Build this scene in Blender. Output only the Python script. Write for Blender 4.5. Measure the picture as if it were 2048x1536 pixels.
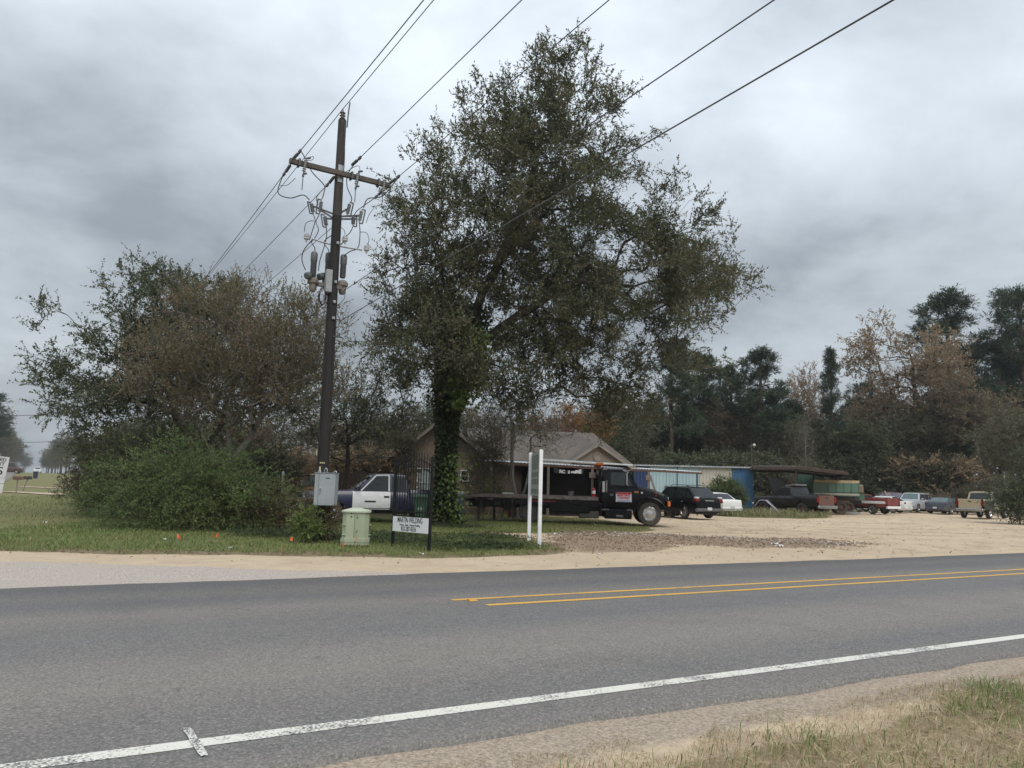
import bpy, bmesh, math, random
import numpy as np
from mathutils import Vector, Matrix
R = math.radians
sc = bpy.context.scene
for o in list(bpy.data.objects): bpy.data.objects.remove(o)
COL = sc.collection

# ---------------------------------------------------------------- camera
FPX, CAMH, ROLL, PITCH = 1500.0, 1.55, R(1.5), math.atan(202 / 1500.0)
cd = bpy.data.cameras.new('camera'); cam = bpy.data.objects.new('camera', cd); COL.objects.link(cam)
cd.sensor_width = 36; cd.lens = 36 * FPX / 2048; cd.clip_start = .05; cd.clip_end = 3000
cam.matrix_world = Matrix.Translation((0, 0, CAMH)) @ Matrix.Rotation(R(90) + PITCH, 4, 'X') @ Matrix.Rotation(ROLL, 4, 'Z')
sc.camera = cam

# ---------------------------------------------------------------- sky and sun
SUN_EL, SUN_AZ = R(52), R(150)        # high, behind the camera to the right, veiled by cloud
w = bpy.data.worlds.new('World'); sc.world = w; w.use_nodes = True
nt = w.node_tree; N = nt.nodes; L = nt.links; N.clear()
def wn(t, **k):
    n = N.new(t)
    for a, b in k.items(): setattr(n, a, b)
    return n
def wmath(op, a, b=None):
    n = wn('ShaderNodeMath', operation=op)
    for i, v in enumerate((a, b)):
        if v is None: continue
        if isinstance(v, (int, float)): n.inputs[i].default_value = v
        else: L.new(v, n.inputs[i])
    return n.outputs[0]
out = wn('ShaderNodeOutputWorld'); bg = wn('ShaderNodeBackground'); bg.inputs['Strength'].default_value = .1
L.new(bg.outputs[0], out.inputs[0])
sky = wn('ShaderNodeTexSky', sky_type='NISHITA', sun_disc=False)
sky.sun_elevation = SUN_EL; sky.sun_rotation = SUN_AZ; sky.air_density = 1.5; sky.dust_density = 4
tc = wn('ShaderNodeTexCoord'); sp = wn('ShaderNodeSeparateXYZ'); L.new(tc.outputs['Generated'], sp.inputs[0])
zz = wmath('ADD', wmath('MAXIMUM', sp.outputs[2], 0.0), .30)
cv = wn('ShaderNodeCombineXYZ')
L.new(wmath('DIVIDE', sp.outputs[0], zz), cv.inputs[0]); L.new(wmath('DIVIDE', sp.outputs[1], zz), cv.inputs[1])
cv.inputs[2].default_value = 31.3
n1 = wn('ShaderNodeTexNoise'); n1.inputs['Scale'].default_value = .7; n1.inputs['Detail'].default_value = 6; n1.inputs['Roughness'].default_value = .5; n1.inputs['Distortion'].default_value = .25
n2 = wn('ShaderNodeTexNoise'); n2.inputs['Scale'].default_value = 2.6; n2.inputs['Detail'].default_value = 6; n2.inputs['Roughness'].default_value = .55; n2.inputs['Distortion'].default_value = .2
L.new(cv.outputs[0], n1.inputs['Vector']); L.new(cv.outputs[0], n2.inputs['Vector'])
f = wmath('ADD', wmath('MULTIPLY', n1.outputs[0], .66), wmath('MULTIPLY', n2.outputs[0], .34))
rp = wn('ShaderNodeValToRGB'); e = rp.color_ramp.elements
e[0].position = .40; e[0].color = (2.15, 2.4, 2.7, 1)
e[1].position = .585; e[1].color = (4.85, 5.3, 5.75, 1)
m_ = rp.color_ramp.elements.new(.50); m_.color = (3.65, 4.05, 4.45, 1)
L.new(f, rp.inputs[0])
# an overcast sky is brighter overhead than at the horizon
lum = wmath('ADD', wmath('MULTIPLY', wmath('MAXIMUM', sp.outputs[2], 0.0), 1.3), .64)
ml = wn('ShaderNodeVectorMath', operation='SCALE'); L.new(rp.outputs[0], ml.inputs[0]); L.new(lum, ml.inputs['Scale'])
mx = wn('ShaderNodeMix', data_type='RGBA'); mx.inputs[0].default_value = .93
L.new(sky.outputs[0], mx.inputs[6]); L.new(ml.outputs[0], mx.inputs[7]); L.new(mx.outputs[2], bg.inputs['Color'])
sd = bpy.data.lights.new('sun', 'SUN'); sd.energy = 1.5; sd.angle = R(45); sd.color = (1, .96, .9)
sun = bpy.data.objects.new('sun', sd); COL.objects.link(sun)
sun.rotation_euler = Vector((math.sin(SUN_AZ) * math.cos(SUN_EL), math.cos(SUN_AZ) * math.cos(SUN_EL), math.sin(SUN_EL))).to_track_quat('Z', 'Y').to_euler()
vs = sc.view_settings; vs.view_transform = 'Standard'; vs.look = 'None'; vs.gamma = 1; vs.exposure = 0.62; vs.use_curve_mapping = False

# ---------------------------------------------------------------- helpers
rng = np.random.default_rng(7); random.seed(5)
_cr, _sr, _cp, _sp = math.cos(ROLL), math.sin(ROLL), math.cos(PITCH), math.sin(PITCH)
def at(px, py, Y):
    """world point Y metres ahead of the viewpoint that was measured at (px, py) on the photograph"""
    x = px - 1024; y = 768 - py
    x, y = _cr * x - _sr * y, _sr * x + _cr * y
    d = Vector((x / FPX, _cp - _sp * y / FPX, _sp + _cp * y / FPX))
    return d * (Y / d.y) + Vector((0, 0, CAMH))
def gx(px, Y):                       # ground point under that bearing
    p = at(px, 970, Y); return Vector((p.x, Y, 0))
TH = R(28.4); RE = Vector((math.cos(TH), math.sin(TH), 0)); RN = Vector((-math.sin(TH), math.cos(TH), 0))
def uv(u, v, z=0): return RE * u + RN * v + Vector((0, 0, z))

def link(name, data, parent=None):
    o = bpy.data.objects.new(name, data); COL.objects.link(o)
    if parent: o.parent = parent
    return o
def tag(o, label, cat, group=None):
    o['label'] = label; o['category'] = cat
    if group: o['group'] = group
    return o
def thing(name, label, cat, loc=(0, 0, 0), rz=0, group=None):
    o = link(name, None); o.location = loc; o.rotation_euler = (0, 0, rz); o.empty_display_size = .2
    return tag(o, label, cat, group)
def struct(o): o['kind'] = 'structure'; return o
def stuff(o): o['kind'] = 'stuff'; return o
def copy_tree(o, parent=None):
    c = o.copy(); COL.objects.link(c); c.parent = parent
    for ch in o.children: copy_tree(ch, c)
    return c

def np_mesh(name, v, f, mat=None, smooth=False):
    v = np.asarray(v, np.float32); f = np.asarray(f, np.int32); k = f.shape[1]
    me = bpy.data.meshes.new(name)
    me.vertices.add(len(v)); me.vertices.foreach_set('co', v.ravel())
    me.loops.add(f.size); me.loops.foreach_set('vertex_index', f.ravel())
    me.polygons.add(len(f)); me.polygons.foreach_set('loop_start', np.arange(0, f.size, k, dtype=np.int32))
    if smooth: me.polygons.foreach_set('use_smooth', np.ones(len(f), bool))
    me.update(calc_edges=True)
    if mat: me.materials.append(mat)
    return me

class MB:
    def __init__(s): s.v = []; s.f = []
    def add(s, vs, fs):
        b = len(s.v); s.v += [tuple(p) for p in vs]; s.f += [tuple(i + b for i in q) for q in fs]; return s
    def box(s, c, d, m=None, bev=0):
        x, y, z = d[0] / 2, d[1] / 2, d[2] / 2; c = Vector(c)
        if bev:
            b = min(bev, x * .9, y * .9, z * .9); vs = []
            for sx in (-1, 1):
                for sy in (-1, 1):
                    for sz in (-1, 1):
                        vs += [Vector((sx * x, sy * (y - b), sz * (z - b))), Vector((sx * (x - b), sy * y, sz * (z - b))), Vector((sx * (x - b), sy * (y - b), sz * z))]
            bm = bmesh.new()
            for q in vs: bm.verts.new(q)
            bmesh.ops.convex_hull(bm, input=bm.verts)
            bm.verts.index_update()
            vs = [q.co.copy() for q in bm.verts]; fs = [[q.index for q in fc.verts] for fc in bm.faces]; bm.free()
        else:
            vs = [Vector((a * x, b_ * y, g * z)) for a in (-1, 1) for b_ in (-1, 1) for g in (-1, 1)]
            fs = [(0, 1, 3, 2), (4, 6, 7, 5), (0, 4, 5, 1), (2, 3, 7, 6), (0, 2, 6, 4), (1, 5, 7, 3)]
        if m is not None: vs = [m @ q for q in vs]
        return s.add([q + c for q in vs], fs)
    def bar(s, a, b, wd, ht=None, up=(0, 0, 1)):
        a = Vector(a); b = Vector(b); d = b - a; ht = ht or wd
        z = d.normalized(); x = Vector(up).cross(z)
        if x.length < 1e-4: x = Vector((1, 0, 0)).cross(z)
        x.normalize(); y = z.cross(x)
        vs = [p + x * (i * wd / 2) + y * (j * ht / 2) for p in (a, b) for i, j in ((-1, -1), (1, -1), (1, 1), (-1, 1))]
        return s.add(vs, [(3, 2, 1, 0), (4, 5, 6, 7), (0, 1, 5, 4), (1, 2, 6, 5), (2, 3, 7, 6), (3, 0, 4, 7)])
    def tube(s, pts, r, n=8, cap=True):
        pts = [Vector(p) for p in pts]; rs = r if isinstance(r, (list, tuple)) else [r] * len(pts)
        vs = []; fs = []; x = None
        for i, p in enumerate(pts):
            t = (pts[min(i + 1, len(pts) - 1)] - pts[max(i - 1, 0)]).normalized()
            if x is None:
                x = t.cross(Vector((0, 0, 1)))
                if x.length < .05: x = t.cross(Vector((0, 1, 0)))
            x = (x - t * x.dot(t)).normalized(); y = t.cross(x)
            for k in range(n):
                a = 2 * math.pi * k / n; vs.append(p + (x * math.cos(a) + y * math.sin(a)) * rs[i])
            if i:
                b = (i - 1) * n
                fs += [(b + k, b + (k + 1) % n, b + n + (k + 1) % n, b + n + k) for k in range(n)]
        if cap: fs += [tuple(range(n))[::-1], tuple(range(len(vs) - n, len(vs)))]
        return s.add(vs, fs)
    def lathe(s, prof, c=(0, 0, 0), axis=(0, 0, 1), n=20):
        """prof: (radius, height along axis)"""
        z = Vector(axis).normalized(); x = z.orthogonal().normalized(); y = z.cross(x); c = Vector(c); vs = []; fs = []
        for r_, h in prof:
            for k in range(n):
                a = 2 * math.pi * k / n; vs.append(c + z * h + (x * math.cos(a) + y * math.sin(a)) * max(r_, 1e-4))
        for i in range(len(prof) - 1):
            b = i * n; fs += [(b + k, b + (k + 1) % n, b + n + (k + 1) % n, b + n + k) for k in range(n)]
        return s.add(vs, fs)
    def prism(s, poly, depth, m=None):
        """poly in local xz, extruded along y by depth (centred)"""
        n = len(poly); vs = [Vector((p[0], d, p[1])) for d in (-depth / 2, depth / 2) for p in poly]
        fs = [tuple(range(n)), tuple(range(2 * n - 1, n - 1, -1))] + [(i, i + n, (i + 1) % n + n, (i + 1) % n) for i in range(n)]
        if m is not None: vs = [m @ q for q in vs]
        return s.add(vs, fs)
    def loft(s, rings, closed=True, caps=True):
        n = len(rings[0]); vs = [p for r_ in rings for p in r_]; fs = []
        for i in range(len(rings) - 1):
            b = i * n
            fs += [(b + k, b + (k + 1) % n, b + n + (k + 1) % n, b + n + k) for k in range(n if closed else n - 1)]
        if caps: fs += [tuple(range(n))[::-1], tuple(range(len(vs) - n, len(vs)))]
        return s.add(vs, fs)
    def grid(s, P):
        a = len(P); b = len(P[0])
        return s.add([p for r_ in P for p in r_], [(i * b + j, i * b + j + 1, (i + 1) * b + j + 1, (i + 1) * b + j) for i in range(a - 1) for j in range(b - 1)])
    def mesh(s, name, mat, smooth=35):
        me = bpy.data.meshes.new(name); me.from_pydata([tuple(p) for p in s.v], [], s.f); me.update()
        bm = bmesh.new(); bm.from_mesh(me); bmesh.ops.recalc_face_normals(bm, faces=bm.faces); bm.to_mesh(me); bm.free()
        if smooth:
            me.polygons.foreach_set('use_smooth', np.ones(len(me.polygons), bool)); me.set_sharp_from_angle(angle=R(smooth))
        if mat: me.materials.append(mat)
        return me
    def build(s, name, mat, parent=None, smooth=35): return link(name, s.mesh(name, mat, smooth), parent)

def text(name, body, size, mat, parent, m, bold=0, sx=1.0, align='CENTER', depth=.002):
    cu = bpy.data.curves.new(name, 'FONT'); cu.body = body; cu.size = size; cu.offset = bold; cu.extrude = depth
    cu.align_x = align; cu.align_y = 'CENTER'; cu.resolution_u = 3
    t = bpy.data.objects.new(name, cu); COL.objects.link(t); bpy.context.view_layer.update()
    me = bpy.data.meshes.new_from_object(t); bpy.data.objects.remove(t); bpy.data.curves.remove(cu)
    me.transform(m @ Matrix.Diagonal((sx, 1, 1, 1))); me.materials.clear(); me.materials.append(mat)
    return link(name, me, parent)
def face_m(o, xdir, zdir=(0, 0, 1)):
    """matrix that lays text on an upright face: text x along xdir, text y along zdir"""
    x = Vector(xdir).normalized(); y = Vector(zdir); y = (y - x * y.dot(x)).normalized(); z = x.cross(y)
    return Matrix.Translation(o) @ Matrix(((x.x, y.x, z.x), (x.y, y.y, z.y), (x.z, y.z, z.z))).to_4x4()

# ---------------------------------------------------------------- materials
MATS = {}
class NT:
    def __init__(s, name):
        s.m = bpy.data.materials.new(name); s.m.use_nodes = True; s.t = s.m.node_tree; s.n = s.t.nodes; s.l = s.t.links
        s.b = s.n['Principled BSDF']; s.tc = s.n.new('ShaderNodeTexCoord')
    def noise(s, scale, detail=4, rough=.55, dist=0, src='Object', stretch=None):
        n = s.n.new('ShaderNodeTexNoise'); n.inputs['Scale'].default_value = scale; n.inputs['Detail'].default_value = detail
        n.inputs['Roughness'].default_value = rough; n.inputs['Distortion'].default_value = dist
        if stretch:
            mp = s.n.new('ShaderNodeMapping'); mp.inputs['Scale'].default_value = stretch
            s.l.new(s.tc.outputs[src], mp.inputs[0]); s.l.new(mp.outputs[0], n.inputs['Vector'])
        else: s.l.new(s.tc.outputs[src], n.inputs['Vector'])
        return n.outputs[0]
    def ramp(s, fac, stops):
        r_ = s.n.new('ShaderNodeValToRGB'); el = r_.color_ramp.elements
        for i, (p, c) in enumerate(stops):
            e_ = el[i] if i < 2 else el.new(p)
            e_.position = p; e_.color = (c, c, c, 1) if isinstance(c, (int, float)) else (*c, 1)
        s.l.new(fac, r_.inputs[0]); return r_.outputs[0]
    def mix(s, fac, a, b, mode='MIX'):
        x = s.n.new('ShaderNodeMix'); x.data_type = 'RGBA'; x.blend_type = mode
        for i, v_ in ((0, fac), (6, a), (7, b)):
            if hasattr(v_, 'is_linked'): s.l.new(v_, x.inputs[i])
            else: x.inputs[i].default_value = v_ if i == 0 else (*v_, 1)
        return x.outputs[2]
    def math(s, op, a, b=0.0, clamp=False):
        x = s.n.new('ShaderNodeMath'); x.operation = op; x.use_clamp = clamp
        for i, v_ in enumerate((a, b)):
            if hasattr(v_, 'is_linked'): s.l.new(v_, x.inputs[i])
            else: x.inputs[i].default_value = v_
        return x.outputs[0]
    def attr(s, name):
        a = s.n.new('ShaderNodeAttribute'); a.attribute_name = name; return a.outputs['Fac']
    def bump(s, h, strength=.4, dist=.02):
        b = s.n.new('ShaderNodeBump'); b.inputs['Strength'].default_value = strength; b.inputs['Distance'].default_value = dist
        s.l.new(h, b.inputs['Height']); s.l.new(b.outputs[0], s.b.inputs['Normal'])
    def col(s, c):
        if hasattr(c, 'is_linked'): s.l.new(c, s.b.inputs['Base Color'])
        else: s.b.inputs['Base Color'].default_value = (*c, 1)
    def set(s, **k):
        for a, b in k.items():
            i = s.b.inputs[a.replace('_', ' ')]
            if hasattr(b, 'is_linked'): s.l.new(b, i)
            else: i.default_value = b
        return s
def pm(name, c1, c2=None, scale=6, rough=.6, metal=0, bump=0, detail=4, coat=0, stretch=None, lo=.35, hi=.65, spec=.5):
    if name in MATS: return MATS[name]
    t = NT(name)
    if c2 is None: c2 = tuple(x * .8 for x in c1)
    nz = t.noise(scale, detail, .6, stretch=stretch)
    t.col(t.mix(t.ramp(nz, [(lo, 0), (hi, 1)]), c1, c2)); t.set(Roughness=rough, Metallic=metal)
    t.b.inputs['Coat Weight'].default_value = coat; t.b.inputs['Coat Roughness'].default_value = .08
    t.b.inputs['Specular IOR Level'].default_value = spec
    if bump: t.bump(nz, bump, .02)
    MATS[name] = t.m; return t.m
def paint(name, c, dust=.25, dc=(.22, .18, .13), rough=.3, coat=.35, spec=.5):
    """vehicle paint with road dust and blotchy wear"""
    if name in MATS: return MATS[name]
    t = NT(name); nz = t.noise(1.7, 6, .65); n2_ = t.noise(14, 4, .6)
    fac = t.math('MULTIPLY', t.ramp(nz, [(.38, .1), (.75, 1)]), dust); fac = t.math('ADD', fac, t.math('MULTIPLY', t.ramp(n2_, [(.5, 0), (.8, 1)]), dust * .4))
    t.col(t.mix(fac, c, dc)); t.set(Roughness=t.math('ADD', t.math('MULTIPLY', fac, .7), rough)); t.b.inputs['Coat Weight'].default_value = coat; t.b.inputs['Coat Roughness'].default_value = .12; t.b.inputs['Specular IOR Level'].default_value = spec
    MATS[name] = t.m; return t.m
def leafmat(name, cols, trans=.35, rough=.55):
    """leaf colours vary from leaf to leaf"""
    if name in MATS: return MATS[name]
    t = NT(name); g = t.n.new('ShaderNodeNewGeometry'); n_ = len(cols)
    big = t.noise(.55, 3, .5)
    fac = t.math('ADD', t.math('MULTIPLY', g.outputs['Random Per Island'], .62), t.math('MULTIPLY', t.ramp(big, [(.3, 0), (.7, 1)]), .38))
    c = t.ramp(fac, [(i / (n_ - 1), cc) for i, cc in enumerate(cols)] if n_ > 1 else [(0, cols[0]), (1, cols[0])])
    t.col(c); t.set(Roughness=rough); t.b.inputs['Specular IOR Level'].default_value = .3
    tr = t.n.new('ShaderNodeBsdfTranslucent'); t.l.new(c, tr.inputs[0]); ms = t.n.new('ShaderNodeMixShader'); ms.inputs[0].default_value = trans
    t.l.new(t.b.outputs[0], ms.inputs[1]); t.l.new(tr.outputs[0], ms.inputs[2]); t.l.new(ms.outputs[0], t.n['Material Output'].inputs[0])
    MATS[name] = t.m; return t.m

BLACK = pm('black_rubber', (.018, .018, .02), (.03, .028, .026), 9, .8)
GLASS = pm('dark_glass', (.012, .016, .018), (.02, .025, .026), 2, .06, spec=.6)
GLASSL = pm('pale_glass', (.10, .15, .15), (.07, .1, .1), 2, .08, spec=.6)
CHROME = pm('chrome', (.62, .62, .62), (.5, .5, .5), 5, .22, 1)
DKMETAL = pm('dark_metal', (.02, .02, .022), (.045, .038, .032), 8, .55)
GALV = pm('galvanised_steel', (.33, .35, .36), (.24, .25, .26), 8, .45, .6)
RUST = pm('rusty_steel', (.12, .055, .035), (.07, .04, .03), 6, .8)
WHITE = pm('white_paint', (.78, .79, .8), (.66, .67, .68), 4, .5)
GREYPLASTIC = pm('grey_plastic', (.11, .115, .12), (.07, .07, .075), 6, .6)
TEXTBLACK = pm('black_lettering', (.01, .01, .012), (.02, .02, .02), 5, .5)
AMBER = pm('amber_lens', (.75, .2, .03), (.6, .14, .02), 6, .25)
REDLENS = pm('red_lens', (.2, .01, .012), (.12, .008, .008), 6, .2)
CLEARLENS = pm('clear_lens', (.6, .62, .62), (.4, .42, .42), 8, .15)
WOODGREY = pm('weathered_wood', (.24, .20, .16), (.13, .11, .09), 5, .85, bump=.3, stretch=(1, 1, 8))

# ---------------------------------------------------------------- ground
def vnoise(x, y, s, seed=0):
    r_ = np.random.default_rng(seed).random((256, 256)); x = np.asarray(x) / s + 97; y = np.asarray(y) / s + 53
    i = np.floor(x).astype(int); j = np.floor(y).astype(int); a = x - i; b = y - j; a = a * a * (3 - 2 * a); b = b * b * (3 - 2 * b)
    g = lambda p, q: r_[p % 256, q % 256]
    return (g(i, j) * (1 - a) + g(i + 1, j) * a) * (1 - b) + (g(i, j + 1) * (1 - a) + g(i + 1, j + 1) * a) * b
def sdp(x, y, poly):
    """signed distance to a polygon, positive inside"""
    d = np.full(x.shape, 1e9); ins = np.zeros(x.shape, bool); n = len(poly)
    for i in range(n):
        (ax, ay), (bx, by) = poly[i], poly[(i + 1) % n]
        ex, ey = bx - ax, by - ay; t = np.clip(((x - ax) * ex + (y - ay) * ey) / (ex * ex + ey * ey + 1e-9), 0, 1)
        d = np.minimum(d, np.hypot(x - ax - t * ex, y - ay - t * ey))
        c = (ay > y) != (by > y); ins ^= c & (x < (bx - ax) * (y - ay) / (by - ay + 1e-12) + ax)
    return np.where(ins, d, -d)
def ss(a, b, x): t = np.clip((x - a) / (b - a), 0, 1); return t * t * (3 - 2 * t)
VERGE = [(-12.1, 15.4), (-10.3, 15.5), (-8.4, 15.5), (-6.4, 15.9), (-3.4, 16.35), (-1.8, 16.4), (-.4, 17.2), (0.9, 18.0), (1.5, 19.2), (1.3, 21), (0.7, 23.0), (0.2, 24.4), (-0.6, 25.5), (-1.2, 27.5), (-2.3, 32.1), (-2.5, 42), (-4, 60), (-20, 130), (-66, 100), (-52.5, 78), (-21, 28), (-15.5, 19.2)]
TRUCKGRASS = [(-1.7, 26.3), (-0.3, 24.9), (1.4, 26.0), (4.2, 27.7), (5.6, 29.5), (6.3, 32.5), (4.5, 38), (0.9, 41), (-3.1, 43)]
DIRT = [(0.7, 23.0), (1.2, 19.0), (3.1, 19.9), (4.6, 21.6), (6.9, 21.5), (9.4, 22.2), (11.8, 24.7), (11.0, 26.6), (6.8, 27.1), (4.2, 27.9), (1.4, 26.0)]
NEARGRASS = [(20, 15.0), (9, 9.1), (5.1, 6.95), (4.7, 6.7), (3.5, 6.0), (2.7, 5.6), (1.7, 5.05), (.95, 4.6), (0.35, 4.2), (-.4, 3.75), (-2, 2.6), (-6, .5), (-20, -7), (-20, -20), (30, -20), (30, 20)]
WEEDS = [(14.5, 57), (18.5, 57), (22.5, 54.5), (20.6, 49.5), (18, 46.8), (14.5, 46), (13, 48)]
LOTEND = [(7.5, 62), (20, 60), (30, 66), (38, 76), (50, 80), (47, 62), (37.6, 53), (33, 47.5), (36, 43), (60, 46), (160, 60), (160, 300), (-30, 300), (-30, 130)]
CROSS = [(-9.5, 8.8), (-21.5, 28), (-181, 283), (-188, 279), (-28, 24), (-18, 5)]
def masks(x, y, tracks=True):
    n = (vnoise(x, y, 1.1, 3) - .5) * .9 + (vnoise(x, y, .4, 4) - .5) * .5 + (vnoise(x, y, 4, 5) - .5) * 1.4
    g = np.zeros(x.shape)
    for P, wd in ((VERGE, .25), (TRUCKGRASS, .6), (WEEDS, .7), (LOTEND, 1.0), (NEARGRASS, .45)):
        g = np.maximum(g, ss(-wd, wd, sdp(x, y, P) + n * (.22 if P in (VERGE,) else .5)))
    g = np.maximum(g, ss(-11.5, -14, x) * ss(18, 20, y))
    d = ss(-.7, .7, sdp(x, y, DIRT) + n * 1.3)
    v = -x * math.sin(TH) + y * math.cos(TH); u = x * math.cos(TH) + y * math.sin(TH)
    gr = np.zeros(x.shape)
    vtop = np.interp(u, [-30, -2, 2.5, 4.5, 6.5], [17.6, 16.6, 14.2, 13.0, 12.2]); gr = ss(-.3, .35, vtop - v + n * .3) * (v > 11.5)
    gr = np.maximum(gr, ss(3.35, 3.6, v + n * .18) * (v < 6)); gr = gr * np.where(v < 6, .25 + .75 * ss(3.6, 4.3, v + n * .15), 1)
    edge = ss(.9, .1, np.abs(sdp(x, y, VERGE) - .25) + n * .25) * (y < 26) * .8        # trodden leafy rim of the verge
    d = np.maximum(d, edge * g)
    dm = np.zeros(x.shape)
    for a, b, c, wd, s_ in ((15, 31.4, .10, .35, 12), (19.5, 43, -.06, .6, 9), (13, 36, .02, .3, 6), (22, 36.5, .12, .3, 10), (10, 29, .22, .25, 6), (16, 28.5, .3, .25, 8), (19, 33.5, .18, .3, 9), (24, 39, .05, .5, 8), (15, 40, -.1, .35, 7), (12, 33, .3, .2, 6)):
        yy = b + (x - a) * c + np.sin(x * .5 + a) * .35
        dm = np.maximum(dm, 1.25 * np.exp(-((y - yy) / wd) ** 2) * ss(s_, s_ * .4, np.abs(x - a)) * ss(.25, .6, vnoise(x, y, 1.6, 9)))
    for pl in (((12.5, 21.5), (13, 26), (15.5, 31), (19, 36), (24, 41)), ((16.5, 24), (15.5, 29), (12, 34), (9.5, 38), (9, 40.5)), ((20, 25.5), (22, 31), (25, 36), (28.5, 42), (30, 48)), ((11, 22), (11.5, 27), (10.5, 31), (10, 35)), ((15, 23), (19, 29), (26, 34), (34, 38)), ((12, 40), (17, 42), (23, 45), (29, 50))) if tracks else ():
        for off in (-.8, .8):
            dd = np.full(x.shape, 9.0); q = np.array(pl, float); tt = np.linspace(0, 1, 40); qx = np.interp(tt, np.linspace(0, 1, len(q)), q[:, 0]); qy = np.interp(tt, np.linspace(0, 1, len(q)), q[:, 1]); tx, ty = np.gradient(qx), np.gradient(qy); ll = np.hypot(tx, ty); qx, qy = qx - ty / ll * off, qy + tx / ll * off
            for i in range(39):
                ex, ey = qx[i + 1] - qx[i], qy[i + 1] - qy[i]; k_ = np.clip(((x - qx[i]) * ex + (y - qy[i]) * ey) / (ex * ex + ey * ey), 0, 1); dd = np.minimum(dd, np.hypot(x - qx[i] - k_ * ex, y - qy[i] - k_ * ey))
            dm = np.maximum(dm, .8 * np.exp(-(dd / .2) ** 2) * ss(.3, .6, vnoise(x, y, 2.2, 29)))
    return g, d * (1 - np.where(y > 60, 1, 0)), gr, dm
def gz(x, y):
    v = -x * math.sin(TH) + y * math.cos(TH)
    z = -.012 - .03 * vnoise(x, y, .9, 11) - .03 * vnoise(x, y, 3.5, 12)
    z = np.where((v > 3.9) & (v < 12.6), -.03, z)
    return z + 1.45 * ss(75, 170, y) * ss(-.2, -.45, x / np.maximum(y, 1))
xs = np.unique(np.concatenate([-13.5 + np.arange(0, 176) * .25, -13.5 - np.cumsum(.28 * 1.075 ** np.arange(70)), 30.5 + np.cumsum(.28 * 1.075 ** np.arange(68))]))
ys = np.unique(np.concatenate([2 + np.arange(0, 184) * .25, 2 - np.cumsum(.3 * 1.2 ** np.arange(22)), 48 + np.cumsum(.28 * 1.06 ** np.arange(85))]))
X, Y = np.meshgrid(xs, ys, indexing='ij'); Z = gz(X, Y); nx, ny = X.shape
idx = np.arange(nx * ny).reshape(nx, ny)
F = np.stack([idx[:-1, :-1], idx[1:, :-1], idx[1:, 1:], idx[:-1, 1:]], -1).reshape(-1, 4)
g_, d_, gr_, dm_ = masks(X, Y)
t = NT('earth')
n_lo = t.noise(.35, 5, .6); n_mid = t.noise(2.2, 6, .65); n_hi = t.noise(26, 5, .7); n_x = t.noise(48, 4, .7); n_fl = t.noise(26, 2, .5, dist=1.5, stretch=(1, 2.6, 1))
sand = t.mix(t.ramp(n_lo, [(.35, 0), (.65, 1)]), (.53, .425, .30), (.455, .365, .26))
sand = t.mix(t.math('MULTIPLY', t.ramp(n_mid, [(.42, 0), (.68, 1)]), .6), sand, (.40, .31, .225))
sand = t.mix(t.math('MULTIPLY', t.ramp(n_hi, [(.5, 0), (.7, 1)]), .5), sand, (.33, .25, .18))
sand = t.mix(t.ramp(n_fl, [(.665, 0), (.70, .75)]), sand, (.15, .10, .065))       # scraps of bark and leaf trodden in
def edge_(a, k=.5, lo=.42, hi=.58):
    return t.ramp(t.math('ADD', t.attr(a), t.math('MULTIPLY', t.math('ADD', t.math('SUBTRACT', n_mid, .5), t.math('MULTIPLY', t.math('SUBTRACT', n_hi, .5), .5)), k)), [(lo, 0), (hi, 1)])
dampc = t.mix(n_mid, (.20, .145, .10), (.27, .20, .145))
c = t.mix(t.math('MULTIPLY', t.math('MULTIPLY', t.attr('damp'), t.ramp(n_mid, [(.38, 0), (.6, 1)])), .8), sand, dampc)
grv = t.mix(t.ramp(n_x, [(.38, 0), (.62, 1)]), (.22, .195, .175), (.54, .48, .43)); grv = t.mix(t.math('MULTIPLY', t.ramp(n_mid, [(.4, 0), (.7, 1)]), .5), grv, (.42, .35, .28))
grv = t.mix(t.attr('near'), grv, t.mix(t.ramp(n_x, [(.35, 0), (.65, 1)]), (.19, .16, .13), (.45, .37, .285)))
n_pt = t.noise(.9, 5, .65); c = t.mix(t.math('MULTIPLY', t.ramp(n_pt, [(.5, 0), (.7, 1)]), .5), c, (.36, .275, .2))
c = t.mix(edge_('gravel', .6), c, grv)
grs = t.mix(t.ramp(n_mid, [(.35, 0), (.65, 1)]), (.13, .135, .055), (.19, .17, .085)); grs = t.mix(t.math('MULTIPLY', t.ramp(n_hi, [(.5, 0), (.7, 1)]), .6), grs, (.18, .14, .075))
c = t.mix(edge_('grass', .9), c, grs); c = t.mix(t.math('MULTIPLY', t.attr('near'), edge_('grass', .5)), c, t.mix(t.ramp(n_mid, [(.35, 0), (.7, 1)]), (.36, .285, .19), (.22, .18, .105)))
drt = t.mix(t.ramp(n_hi, [(.4, 0), (.65, 1)]), (.15, .11, .078), (.30, .22, .155))
c = t.mix(t.math('MULTIPLY', edge_('dirt', 1.4, .4, .7), .7), c, drt)
t.col(c); t.set(Roughness=.95); t.b.inputs['Specular IOR Level'].default_value = .15
t.bump(t.math('ADD', n_hi, t.math('MULTIPLY', n_mid, 1.5)), .55, .03)
me = np_mesh('ground', np.stack([X, Y, Z], -1).reshape(-1, 3), F, t.m, True)
for nm, a in (('grass', g_), ('dirt', d_), ('gravel', gr_), ('damp', dm_), ('near', (Y < 14) * ((-X * math.sin(TH) + Y * math.cos(TH)) < 5))):
    at_ = me.attributes.new(nm, 'FLOAT', 'POINT'); at_.data.foreach_set('value', a.ravel().astype(np.float32))
struct(link('ground', me))

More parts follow.
